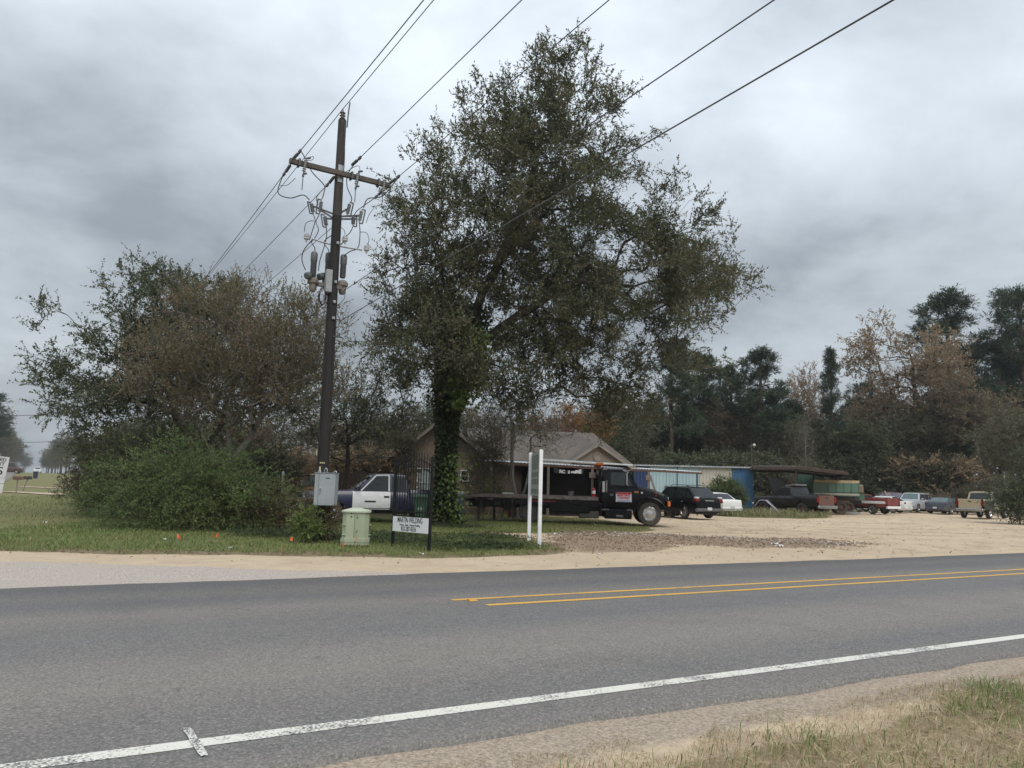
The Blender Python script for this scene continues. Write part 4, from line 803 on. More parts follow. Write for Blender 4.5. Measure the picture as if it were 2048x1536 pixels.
bush('shed_bush', 'light green bush against the cream and blue shed wall', p, [(0, 0, 1.6, .9, .7, .8), (-.4, 0, 1.1, .8, .7, .8), (.5, 0, 1.7, .7, .6, .6), (.8, 0, 1.1, .6, .6, .7)], 200, leafmat('dull_green_leaves', [(.08, .11, .045), (.11, .14, .06), (.16, .18, .085)], .4), BROWNB, 78, tlen=.6, ln=.13, wd=.06, twigw=0)
p = gx(2035, 47)
bush('corner_bush', 'dark green bush hiding the front of the beige pickup', p, [(0, 0, 1.5, 1.6, 1.6, 1.5), (1.5, 0, 2.2, 1.8, 1.6, 1.8), (-.6, -.4, .8, 1.1, 1, .7), (2.0, 0, 4.0, 1.8, 1.5, 1.5)], 420, OAK2L, BROWNB, 79, tlen=.6, ln=.14, wd=.05, twigw=0)
p = gx(2010, 70)
bush('pale_bush', 'pale olive bush above the beige pickup roof', p, [(0, 0, 2.0, 2.4, 1.6, 1.6), (-2.4, 0, 1.4, 1.8, 1.4, 1.2), (-4.4, 0, 1.2, 1.8, 1.4, 1.1)], 260, leafmat('pale_olive_leaves', [(.12, .12, .07), (.17, .16, .1), (.2, .16, .1)], .4), BROWNB, 80, tlen=.6, ln=.16, wd=.07, twigw=0)
p = gx(985, 36.8)
bush('yellow_shrub', 'spindly yellow-green shrub against the dark house porch', p, [(0, 0, 1.3, .35, .3, .5), (.3, 0, 1.0, .3, .3, .4)], 30, IVYB, BROWNB, 81, tlen=.3, ln=.12, wd=.09, per=5, twigs=3)

# ------------------------------------------------ grass, ground ivy, leaf litter
def blades(n, x0, x1, y0, y1, h, wd, maskmin, key, seed, dens=None):
    rg = np.random.default_rng(seed); x = x0 + (x1 - x0) * rg.random(n); y = y0 + (y1 - y0) * rg.random(n); g, d, gr, dm = masks(x, y, False); v = -x * math.sin(TH) + y * math.cos(TH)
    k = (g * (1 - .75 * d) + (vnoise(x, y, .35, 21) - .5) * .6) > maskmin; k &= (v < 4.1) | (v > 12.6)
    if dens is not None: k &= rg.random(n) < dens(x, y)
    x, y = x[k], y[k]; n = len(x); a = rg.random(n) * 6.283; hh = h * (.45 + .9 * rg.random(n)) * (.6 + .9 * vnoise(x, y, .7, 22)); ln = hh * (.3 + .9 * rg.random(n))
    P = np.stack([x, y, gz(x, y) - .01], -1); D = np.stack([np.cos(a), np.sin(a), 0 * a], -1); S = np.stack([-np.sin(a), np.cos(a), 0 * a], -1) * (wd * (.6 + .8 * rg.random(n)))[:, None] * .5
    M = P + D * (ln * .35)[:, None]; M[:, 2] += hh * .65; T = P + D * ln[:, None]; T[:, 2] += hh * (1 - .25 * rg.random(n))
    return np.stack([P - S, P + S, M + S * .7, T], 1), np.stack([P - S, M + S * .7, T, M - S * .7], 1), (x, y)
GRASS = leafmat('grass_blades', [(.105, .165, .045), (.145, .205, .058), (.2, .235, .085), (.30, .26, .125)], .35)
GRASSD = leafmat('dry_grass_blades', [(.22, .19, .085), (.33, .26, .15), (.42, .33, .2), (.5, .4, .26)], .3)
a, b, _ = blades(130000, -14, 1.6, 15, 32, .085, .016, .45, 0, 1)
stuff(link('verge_grass', quads('verge_grass', b, GRASS)))
stuff_o = bpy.data.objects['verge_grass']; tag(stuff_o, 'short green grass of the far roadside verge', 'grass')
a, b, _ = blades(30000, -32, -9, 15, 60, .12, .03, .5, 0, 2); o = stuff(link('verge_grass', quads('verge_grass', b, GRASS))); tag(o, 'grass strip stretching back along the side street', 'grass')
a, b, _ = blades(40000, -3, 8, 24, 42, .08, .02, .5, 0, 3); o = stuff(link('yard_grass', quads('yard_grass', b, leafmat('yard_grass_blades', [(.16, .19, .065), (.22, .23, .085), (.29, .26, .115)], .35)))); tag(o, 'thin olive grass around and under the tow truck', 'grass')
a, b, _ = blades(9000, 12.5, 23, 45, 57.5, .4, .05, .5, 0, 5); o = stuff(link('tall_weeds', quads('tall_weeds', b, leafmat('weed_blades', [(.12, .16, .06), (.18, .2, .085), (.27, .24, .13), (.33, .27, .16)], .3)))); tag(o, 'rank grass and weeds in front of the metal shed and shelter', 'weeds')
dg = lambda x, y: .14 + .86 * ss(.40, .62, vnoise(x, y, .45, 33) * .6 + vnoise(x, y, 1.1, 35) * .4) * ss(.6, 2.5, x)
a, b, _ = blades(130000, -.2, 12, 2.5, 12, .11, .008, .35, 0, 6, dg); o = stuff(link('foreground_grass', quads('foreground_grass', b, GRASS))); tag(o, 'green tufts of grass on the near roadside', 'grass')
a, b, _ = blades(260000, -.6, 12, 2.5, 12, .045, .006, .05, 0, 8); o = stuff(link('dry_grass', quads('dry_grass', b, GRASSD))); tag(o, 'straw-coloured dry grass on the near roadside', 'grass')
rg = np.random.default_rng(17)
def flatleaf(n, fn, ln, mat, name, label, cat):
    P = fn(n); n = len(P); a = rg.random(n) * 6.283; D = np.stack([np.cos(a), np.sin(a), .15 * rg.normal(size=n)], -1); lv = leaf_verts(rg, P, D, ln, ln * .55, .25, 2.0); o = stuff(link(name, quads(name, lv, mat))); tag(o, label, cat)
def straw_pts(n):
    x = -.5 + 9 * rg.random(n); y = 3 + 7.5 * rg.random(n); v = -x * math.sin(TH) + y * math.cos(TH); g, d, gr, dm = masks(x, y, False); k = (v < 3.9) & (g > .2 + .5 * rg.random(n)); x, y = x[k], y[k]; return np.stack([x, y, gz(x, y) + .012 + .045 * rg.random(len(x))], -1)
P = straw_pts(34000); n = len(P); a = rg.random(n) * 6.283; o = stuff(link('straw', quads('straw', leaf_verts(rg, P, np.stack([np.cos(a), np.sin(a), .35 * rg.normal(size=n)], -1), .13, .0065, .2, 2.0), leafmat('straw_stalks', [(.2, .15, .09), (.36, .28, .17), (.46, .37, .24), (.3, .27, .12)], .2)))); tag(o, 'flattened straw stalks matted over the near roadside', 'straw')
def litter_pts(n):
    x = -11 + 24 * rg.random(n); y = 14.5 + 13 * rg.random(n); g, d, gr, dm = masks(x, y, False); k = (d + .12 * g + .04 * ((y > 14) & (gr < .5))) > rg.random(n) * 1.0; x, y = x[k], y[k]
    v = -x * math.sin(TH) + y * math.cos(TH); k = v > 12.8; x, y = x[k], y[k]; return np.stack([x, y, gz(x, y) + .012 + .01 * rg.random(len(x))], -1)
flatleaf(22000, litter_pts, .075, leafmat('dead_leaves', [(.09, .055, .035), (.14, .085, .05), (.2, .13, .08), (.26, .19, .13)], .2), 'leaf_litter', 'fallen brown leaves along the sandy verge edge and dirt', 'leaf litter')
def near_lit(n):
    x = -2 + 8 * rg.random(n); y = 3.4 + 5 * rg.random(n); v = -x * math.sin(TH) + y * math.cos(TH); k = (v < 3.7); x, y = x[k], y[k]; return np.stack([x, y, gz(x, y) + .01 + .02 * rg.random(len(x))], -1)
flatleaf(500, near_lit, .045, leafmat('dark_dead_leaves', [(.05, .03, .02), (.12, .07, .045), (.2, .13, .08)], .2), 'leaf_litter', 'scattered dead leaves on the near sandy roadside', 'leaf litter')
def ivy_ground(n):
    c_ = np.array([(-1.9, 27.6, 1.2), (-2.6, 20.5, 1.2), (-1.2, 18.9, 1.2), (-.2, 19.4, .9), (-.6, 22.5, 1.3), (-5.6, 21.5, 1.0), (-4.2, 20.6, .8), (-6.8, 21.5, 1.0), (-3.2, 22.5, 1.3)]); i = rg.integers(0, len(c_), n); r_ = rg.normal(size=(n, 2)) * c_[i, 2:3] * .55
    x = c_[i, 0] + r_[:, 0]; y = c_[i, 1] + r_[:, 1]; v = -x * math.sin(TH) + y * math.cos(TH); k = (v > 16.4) & (x < 1.2); x, y = x[k], y[k]; return np.stack([x, y, .02 + .16 * rg.random(len(x)) * vnoise(x, y, .5, 41)], -1)
flatleaf(14000, ivy_ground, .085, IVYL, 'ground_ivy', 'ivy and broad-leaved weeds creeping around gate and pedestal', 'ground cover')
pts = np.stack([rg.uniform(7, 34, 1500), rg.uniform(19, 55, 1500)], -1); gm, dmm, grm, dam = masks(pts[:, 0], pts[:, 1], False); vv_ = -pts[:, 0] * math.sin(TH) + pts[:, 1] * math.cos(TH); pts = pts[(gm < .4) & (vv_ > 12.9)]
V, Ff = [], []; cube = np.array([(a, b, c) for a in (-1, 1) for b in (-1, 1) for c in (-1, 1)], float); cf = np.array([(0, 1, 3, 2), (4, 6, 7, 5), (0, 4, 5, 1), (2, 3, 7, 6), (0, 2, 6, 4), (1, 5, 7, 3)])
for i, (x, y) in enumerate(pts):
    s = rg.uniform(.008, .03) * np.array([1.3, rg.uniform(.6, 1.2), rg.uniform(.3, .6)]); V.append(cube * (1 + rg.normal(size=(8, 3)) * .2) * s + np.array([x, y, float(gz(np.array(x), np.array(y))) + s[2] * .4])); Ff.append(cf + 8 * i)
o = stuff(link('yard_stones', np_mesh('yard_stones', np.concatenate(V), np.concatenate(Ff), leafmat('yard_stone', [(.22, .16, .11), (.33, .26, .19), (.45, .37, .29), (.17, .12, .085)], 0, .9)))); tag(o, 'small stones and clods strewn over the sandy yard', 'stones')
# rubble of broken brick on the dirt
pts = []
while len(pts) < 520:
    x, y = rg.uniform(1, 11.5), rg.uniform(22, 28); m1 = float(sdp(np.array([x]), np.array([y]), DIRT)[0]); dl = abs(y - (26.6 - .32 * abs(x - 4)))
    if m1 > .2 and rg.random() < math.exp(-(dl / 1.1) ** 2): pts.append((x, y))
V, Ff = [], []; cube = np.array([(a, b, c) for a in (-1, 1) for b in (-1, 1) for c in (-1, 1)], float); cf = np.array([(0, 1, 3, 2), (4, 6, 7, 5), (0, 4, 5, 1), (2, 3, 7, 6), (0, 2, 6, 4), (1, 5, 7, 3)])
for i, (x, y) in enumerate(pts):
    s = rg.uniform(.012, .045) * np.array([1, rg.uniform(.5, 1), rg.uniform(.3, .6)]); q = Matrix.Rotation(rg.random() * 6.28, 3, 'Z') @ Matrix.Rotation(rg.normal() * .4, 3, 'X'); v = (cube * (1 + rg.normal(size=(8, 3)) * .18) * s) @ np.array(q).T + np.array([x, y, float(gz(np.array(x), np.array(y))) + s[2] * .6]); V.append(v); Ff.append(cf + 8 * i)
o = stuff(link('brick_rubble', np_mesh('brick_rubble', np.concatenate(V), np.concatenate(Ff), leafmat('rubble', [(.25, .16, .12), (.19, .14, .11), (.34, .28, .23), (.48, .45, .41), (.22, .15, .12)], 0, .9)))); tag(o, 'scattered broken brick and stone chips on the dirt', 'rubble')

# ---------------------------------------------------------------- vehicles
WHEELS = {}
def wheel_meshes(r_, wd, rimr, style, key):
    if key in WHEELS: return WHEELS[key]
    t_ = MB(); h = wd / 2
    t_.lathe([(rimr, -h * .8), (rimr * 1.04, -h), (r_ * .9, -h * 1.02), (r_ * .985, -h * .8), (r_, -h * .4), (r_, h * .4), (r_ * .985, h * .8), (r_ * .9, h * 1.02), (rimr * 1.04, h), (rimr, h * .8)], (0, 0, 0), (0, 1, 0), 28)
    for k in range(28):
        a = 2 * math.pi * k / 28
        t_.box((math.cos(a) * r_ * .995, 0, math.sin(a) * r_ * .995), (.018, wd * .75, .03), Matrix.Rotation(-a, 3, 'Y'))
    tm = t_.mesh('wheel', pm('tyre', (.022, .021, .02), (.07, .06, .05), 3, .9)); m_ = MB()
    # outer face is +y
    m_.lathe([(rimr * 1.02, h * .86), (rimr * .96, h * .95), (rimr * .90, h * .78), (rimr * .84, h * .45), (.001, h * .40)], (0, 0, 0), (0, 1, 0), 24)
    m_.lathe([(rimr * 1.0, -h * .6), (.001, -h * .5)], (0, 0, 0), (0, 1, 0), 16)
    if style == 'alloy':
        for k in range(5):
            a = 2 * math.pi * k / 5 + .3
            for da in (-.13, .13): m_.bar((math.cos(a) * rimr * .15, h * .55, math.sin(a) * rimr * .15), (math.cos(a + da) * rimr * .93, h * .85, math.sin(a + da) * rimr * .93), rimr * .11, .025, (0, 1, 0))
        m_.lathe([(rimr * .22, h * .5), (rimr * .2, h * .72), (.001, h * .75)], (0, 0, 0), (0, 1, 0), 14)
    elif style == 'truck':
        m_.lathe([(rimr * .55, h * .4), (rimr * .5, h * 1.0), (rimr * .3, h * 1.05), (rimr * .27, h * 1.35), (.001, h * 1.4)], (0, 0, 0), (0, 1, 0), 18)
        for k in range(10):
            a = 2 * math.pi * k / 10; m_.lathe([(.022, h * .4), (.022, h * .75), (.001, h * .78)], (math.cos(a) * rimr * .68, 0, math.sin(a) * rimr * .68), (0, 1, 0), 6)
    else:
        m_.lathe([(rimr * .5, h * .4), (rimr * .42, h * .7), (rimr * .2, h * .75), (.001, h * .78)], (0, 0, 0), (0, 1, 0), 14)
    rm = m_
    WHEELS[key] = (tm, rm); return WHEELS[key]
def add_wheel(root, x, y, r_, wd=.22, rimr=None, style='steel', rimmat=CHROME):
    rimr = rimr or r_ * .62; tm, rmb = wheel_meshes(r_, wd, rimr, style, (r_, wd, rimr, style)); o = link('wheel', tm, root); o.location = (x, y, r_)
    if y < 0: o.rotation_euler = (0, 0, math.pi)
    key = (r_, wd, rimr, style, rimmat.name)
    if key not in WHEELS: WHEELS[key] = rmb.mesh('rim', rimmat)
    link('rim', WHEELS[key], o); return o
def lerp_prof(prof): 
    xs_ = [p[0] for p in prof]; zs_ = [p[1] for p in prof]; o = np.argsort(xs_); xs_ = np.array(xs_)[o]; zs_ = np.array(zs_)[o]; return lambda x: float(np.interp(x, xs_, zs_))
LV = (0, .10, .33, .58, .84, 1.0); WF = (.90, .955, .99, 1.0, .975, .925)
class Body:
    """car body shell: x forward, y left, z up, origin on the ground at mid length"""
    def __init__(s, x0, x1, hw, zb, top, wheels, rw, ra=None, endt=.3, endk=.16, enddz=.07):
        s.x0, s.x1, s.hw, s.zb, s.topf, s.wh, s.rw = x0, x1, hw, zb, lerp_prof(top), wheels, rw; s.ra = ra or rw * 1.17; s.tp = top; s.endt, s.endk, s.enddz = endt, endk, enddz
    def w(s, x):
        d = min(x - s.x0, s.x1 - x); k = 1 if d >= s.endt else 1 - s.endk * (1 - max(d, 0) / s.endt) ** 2
        return s.hw * k
    def top(s, x):
        d = min(x - s.x0, s.x1 - x); return s.topf(x) - (s.enddz * (1 - d / .09) ** 2 if d < .09 else 0)
    def bot(s, x):
        z = s.zb; d = min(x - s.x0, s.x1 - x)
        if d < .25: z += .05 * (1 - d / .25)
        for xw in s.wh:
            if abs(x - xw) < s.ra: z = max(z, s.rw + math.sqrt(s.ra ** 2 - (x - xw) ** 2))
        return min(z, s.top(x) - .06)
    def y(s, x, z):
        b = s.zb; t_ = (z - b) / max(s.top(x) - b, .05); return s.w(x) * float(np.interp(t_, LV, WF))
    def ring(s, x):
        zb, zt, w_ = s.bot(x), s.top(x), s.w(x); P = []
        for l in LV: z = zb + (zt - zb) * l; P.append(Vector((x, w_ * float(np.interp((z - s.zb) / max(zt - s.zb, .05), LV, WF)), z)))
        P += [Vector((x, w_ * .8, zt + .012)), Vector((x, w_ * .4, zt + .028)), Vector((x, 0, zt + .033))]
        return P + [Vector((p.x, -p.y, p.z)) for p in P[-2::-1]]
    def shell(s):
        xs_ = set(np.linspace(s.x0, s.x1, 26)) | {s.x0 + d for d in (.03, .07, .14)} | {s.x1 - d for d in (.03, .07, .14)} | {p[0] for p in s.tp if s.x0 < p[0] < s.x1}
        for xw in s.wh: xs_ |= {xw + s.ra * math.cos(a) for a in np.linspace(0, math.pi, 13)} | {xw + s.ra * 1.004, xw - s.ra * 1.004}
        xs_ = sorted(x for x in xs_ if s.x0 <= x <= s.x1); return MB().loft([s.ring(x) for x in xs_])
    def patch(s, xa, xb, za, zb_, side, off=.008, n=8, shear=0):
        """raised panel lying on the body side between two stations"""
        P = []
        for i in range(n + 1):
            row = []
            for j in range(n + 1):
                z = za + (zb_ - za) * j / n; x = xa + (xb - xa) * i / n + shear * (z - za); e_ = off * .55 if i in (0, n) or j in (0, n) else off
                row.append((x, side * (s.y(x, z) + e_ + .001), z))
            P.append(row)
        return MB().grid(P)
class Cab:
    """greenhouse: profile = [(x, z)...] front base, windscreen top, roof ..., rear base"""
    def __init__(s, prof, hwb, zbelt, tumble=.26, crown=.03):
        s.p, s.hwb, s.zb, s.tm, s.cr = prof, hwb, zbelt, tumble, crown; s.f = lerp_prof(prof)
    def y(s, z): return s.hwb - max(0, z - s.zb) * s.tm
    def shell(s):
        xs_ = sorted({x for x, _ in s.p} | set(np.linspace(s.p[-1][0], s.p[0][0], 22))); R_ = []
        for x in xs_:
            zt = max(s.f(x), s.zb + .004); b = s.zb - .03; P = [Vector((x, s.hwb, b)), Vector((x, s.y(s.zb + (zt - s.zb) * .5), s.zb + (zt - s.zb) * .5)), Vector((x, s.y(zt) + .0, zt - (zt - s.zb) * .06)), Vector((x, s.y(zt) * .9, zt)), Vector((x, s.y(zt) * .5, zt + s.cr * .8)), Vector((x, 0, zt + s.cr))]
            R_.append(P + [Vector((p.x, -p.y, p.z)) for p in P[-2::-1]])
        return MB().loft(R_)
    def side(s, poly, sd, off=.007):
        return MB().add([(x, sd * (s.y(z) + off), z) for x, z in poly], [tuple(range(len(poly)))])
    def screen(s, a, b, k0=.06, k1=.1, inset=.86, off=.012):
        """pane on the sloping face between profile points a (low) and b (high)"""
        (xa, za), (xb, zb_) = a, b; n = Vector((zb_ - za, 0, -(xb - xa))).normalized(); n = n if n.x * (1 if xa > xb else -1) > 0 else -n; rows = []
        for k in (k0, .5, 1 - k1):
            x, z = xa + (xb - xa) * k, za + (zb_ - za) * k; yy = s.y(z) * inset; zz_ = s.cr
            rows.append([Vector((x, yy * q, z + zz_ * (1 - abs(q)) * .9)) + n * off for q in (-1, -.5, 0, .5, 1)])
        return MB().grid(rows)
def veh_root(name, label, cat, px, Yd, heading, group=None, z=0):
    p = gx(px, Yd); return thing(name, label, cat, (p.x, p.y, z), R(heading), group)
def underbody(root, B_, k=.72):
    MB().box(((B_.x0 + B_.x1) / 2, 0, B_.zb + .18), (B_.x1 - B_.x0 - .3, B_.hw * 2 * k, .42)).build('underbody', DKMETAL, root)
def plate(root, x, y, z, sgn, mat=None): MB().box((x, y, z), (.012, .31, .155)).build('number_plate', mat or pm('plate_white', (.6, .62, .63), (.4, .42, .45), 30, .5), root)
def mirror(root, x, y, z, mat):
    s = 1 if y > 0 else -1; MB().bar((x, y - s * .12, z - .03), (x - .02, y, z), .03).box((x - .02, y + s * .06, z + .03), (.09, .17, .13), None, .03).build('mirror', mat, root)
def car(name, label, cat, px, Yd, heading, pmat, L_, W_, H_, hood, belt, trunk, ws, kind='sedan', rw=.33, glass=GLASS, lower=None, rear=None, rimmat=CHROME, style='alloy', tail=True, roofrack=False, glass_front=None, wheels=None, z=0, trim=True, hatch_x=None, group=None):
    """ws: x of windscreen base, windscreen top, roof end, rear base (fractions of half length)"""
    r_ = veh_root(name, label, cat, px, Yd, heading, group, z); h2 = L_ / 2; hw = W_ / 2; zb = rw * .75
    xw = wheels or (h2 * .60, -h2 * .56); xs_ = [q * h2 for q in ws]
    top = [(h2, hood - .1), (h2 * .93, hood - .03), (xs_[0], hood + .05 if kind != 'van' else hood), (xs_[0] - .15, belt), (xs_[3] + .1, belt + .02), (xs_[3] - .05, trunk), (-h2 * .97, trunk - .02), (-h2, trunk - .06)]
    B_ = Body(-h2, h2, hw, zb, top, xw, rw); B_.shell().build('body', pmat, r_)
    C_ = Cab([(xs_[0], belt - .01), (xs_[1], H_ - .02), ((xs_[1] + xs_[2]) / 2, H_), (xs_[2], H_ - .03), (xs_[3], belt + .0)], hw * .93, belt, .30 if kind == 'sedan' else .27); C_.shell().build('roof', pmat, r_)
    ga, gb, gc, gd = (xs_[0], belt), (xs_[1], H_ - .02), (xs_[2], H_ - .03), (xs_[3], belt)
    C_.screen(ga, gb).build('windscreen', glass_front or glass, r_); C_.screen(gd, gc).build('rear_window', glass, r_)
    zt = H_ - .10; zl = belt + .03; k = lambda a, b, z_: a[0] + (b[0] - a[0]) * (z_ - a[1]) / (b[1] - a[1]); bp = xs_[0] * .35 + xs_[3] * .65 if kind == 'sedan' else xs_[0] * .52 + xs_[3] * .48; mid = (k(ga, gb, zt) + k(gd, gc, zt)) / 2 if kind == 'sedan' else xs_[0] * .55 + xs_[3] * .45; mid = (xs_[0] + xs_[3]) / 2 + .1
    rq = k(gd, gc, zl) + .18; rqt = k(gd, gc, zt) + .12
    for sd in (-1, 1):
        f_ = C_.side([(k(ga, gb, zl) - .16, zl), (mid + .04, zl), (mid + .04, zt), (k(ga, gb, zt) - .07, zt)], sd).build('side_window', glass, r_)
        if kind == 'sedan': C_.side([(mid - .04, zl), (rq, zl), (rqt, zt), (mid - .04, zt)], sd).build('side_window', glass, r_)
        else:
            m2 = mid - .95; C_.side([(mid - .04, zl), (m2, zl), (m2, zt), (mid - .04, zt)], sd).build('side_window', glass, r_); C_.side([(m2 - .1, zl + .02), (rq - .02, zl + .02), (rqt, zt), (m2 - .1, zt)], sd).build('side_window', glass, r_)
        for xa, xb in (((mid + 1.02 if kind == 'sedan' else mid + 1.05), mid + .01), (mid - .01, mid - .92)):
            d_ = B_.patch(xb, xa, zb + .09, belt - .035, sd, .006, 5).build('door', pmat, r_); MB().box((xb + .14, sd * (B_.y(xb + .14, belt - .16) + .015), belt - .16), (.16, .03, .03), None, .008).build('handle', CHROME if trim else DKMETAL, d_)
        mirror(r_, xs_[0] - .2, sd * (hw + .08), belt + .07, pmat)
        MB().box((-h2 + .10, sd * hw * .80, trunk - .16), (.16, .26, .15), None, .03).build('tail_light', REDLENS, r_) if tail else None
        MB().box((h2 - .12, sd * hw * .72, hood - .17), (.2, .36, .14), None, .04).build('headlight', CLEARLENS, r_)
    MB().box((h2 - .035, 0, hood - .2), (.07, hw * .8, .14)).build('grille', DKMETAL, r_)
    for x, sg in ((h2 - .06, 1), (-h2 + .06, -1)): MB().box((x, 0, zb + .2), (.2, hw * 1.84, .2), None, .05).build('bumper', lower or pmat, r_)
    plate(r_, -h2 - .045 if kind != 'sedan' else -h2 - .045, 0, zb + .27, -1)
    for x in xw:
        for sd in (-1, 1): add_wheel(r_, x, sd * (hw - .12), rw, .2, None, style, rimmat)
    underbody(r_, B_)
    if roofrack:
        for sd in (-1, 1):
            y = sd * (C_.y(H_) * .82); MB().tube([(xs_[1] - .2, y, H_ + .01), (xs_[1] - .35, y, H_ + .085), (xs_[2] + .3, y, H_ + .085), (xs_[2] + .12, y, H_ + .0)], .02, 6).build('roof_rail', DKMETAL, r_)
        for x in (xs_[1] - .6, xs_[2] + .6): MB().bar((x, -C_.y(H_) * .82, H_ + .08), (x, C_.y(H_) * .82, H_ + .08), .04, .02).build('roof_bar', DKMETAL, r_)
    return r_, B_, C_
P_BLACK = paint('black_paint', (.004, .0045, .0055), .015, rough=.2, coat=0, spec=.2); P_SILVER = paint('silver_paint', (.42, .45, .47), .2); P_WHITE = paint('white_car_paint', (.66, .66, .64), .2); P_NAVY = paint('slate_blue_paint', (.035, .045, .065), .18); P_MAROON = paint('maroon_paint', (.05, .012, .014), .2)
P_RED = paint('red_paint', (.17, .016, .015), .25); P_BEIGE = paint('beige_paint', (.40, .34, .22), .25); P_BLUE = paint('deep_blue_paint', (.010, .014, .058), .12); P_GREEN = paint('green_paint', (.02, .105, .065), .3); P_DARK = paint('dark_maroon_black', (.009, .008, .009), .08, coat=.15); P_RUSTGATE = paint('brown_red_tailgate', (.11, .045, .03), .25)

# black estate SUV behind the tow truck bonnet
o, B_, C_ = car('black_suv', 'black SUV with roof rails parked tail-on behind the tow truck bonnet', 'SUV', 1362, 43.2, 116, P_BLACK, 4.75, 1.9, 1.72, 1.02, 1.06, 1.10, (.46, .16, -.62, -.94), 'suv', .37, roofrack=True, lower=GREYPLASTIC, tail=False)
for sd in (-1, 1):
    MB().box((-2.30, sd * .80, 1.0), (.22, .26, .16), None, .03).build('tail_light', REDLENS, o); MB().box((-2.30, sd * .80, 1.13), (.2, .24, .1), None, .03).build('reversing_light', CLEARLENS, o)
MB().box((-2.40, 0, .98), (.05, .62, .05), None, .01).build('chrome_strip', CHROME, o); MB().bar((-2.33, .05, 1.2), (-2.16, -.35, 1.22), .02, .03).build('rear_wiper', DKMETAL, o)
# white saloon behind it
car('white_sedan', 'white sedan seen tail-on between the black SUV and shed bush', 'car', 1421, 50.5, 112, P_WHITE, 4.5, 1.75, 1.40, .85, .92, .98, (.30, .05, -.42, -.74), rw=.31, style='steel')
# row of parked cars at the far side of the yard
o, B_, C_ = car('silver_suv', 'silver SUV facing the yard between a white and a slate sedan', 'SUV', 1826, 72, -138, P_SILVER, 4.95, 1.9, 1.80, 1.10, 1.16, 1.18, (.44, .20, -.80, -.95), 'suv', .39, lower=pm('blue_grey_cladding', (.09, .1, .13), None, 4, .6), roofrack=True, glass_front=GLASSL)
car('slate_sedan', 'dark slate-blue sedan with pale rear window beside the beige pickup', 'car', 1892, 68.5, 38, P_NAVY, 5.0, 1.88, 1.46, .98, 1.02, 1.06, (.34, .06, -.50, -.76), rw=.36, glass=GLASSL, lower=P_NAVY)  # pale glass carries the rear window's reflection in its colour
o, B_, C_ = car('white_car', 'white sedan with red tail lights beside the red pickup tailgate', 'car', 1758, 67.5, 135, P_WHITE, 4.9, 1.86, 1.42, .95, 1.0, 1.04, (.32, .05, -.46, -.78), rw=.33)
o, B_, C_ = car('maroon_car', 'maroon hatchback with big rear glass behind the white sedan', 'car', 1768, 76.5, 165, P_MAROON, 4.6, 1.8, 1.85, 1.15, 1.28, 1.3, (.40, .12, -.62, -.96), 'suv', .35, glass=pm('mauve_glass', (.12, .11, .15), (.2, .19, .23), 1.5, .08))
MB().bar((-.2, .95, 1.1), (.15, .95, 1.95), .06, .12).build('door_pillar', pm('pink_primer', (.45, .3, .26), None, 4, .6), o)
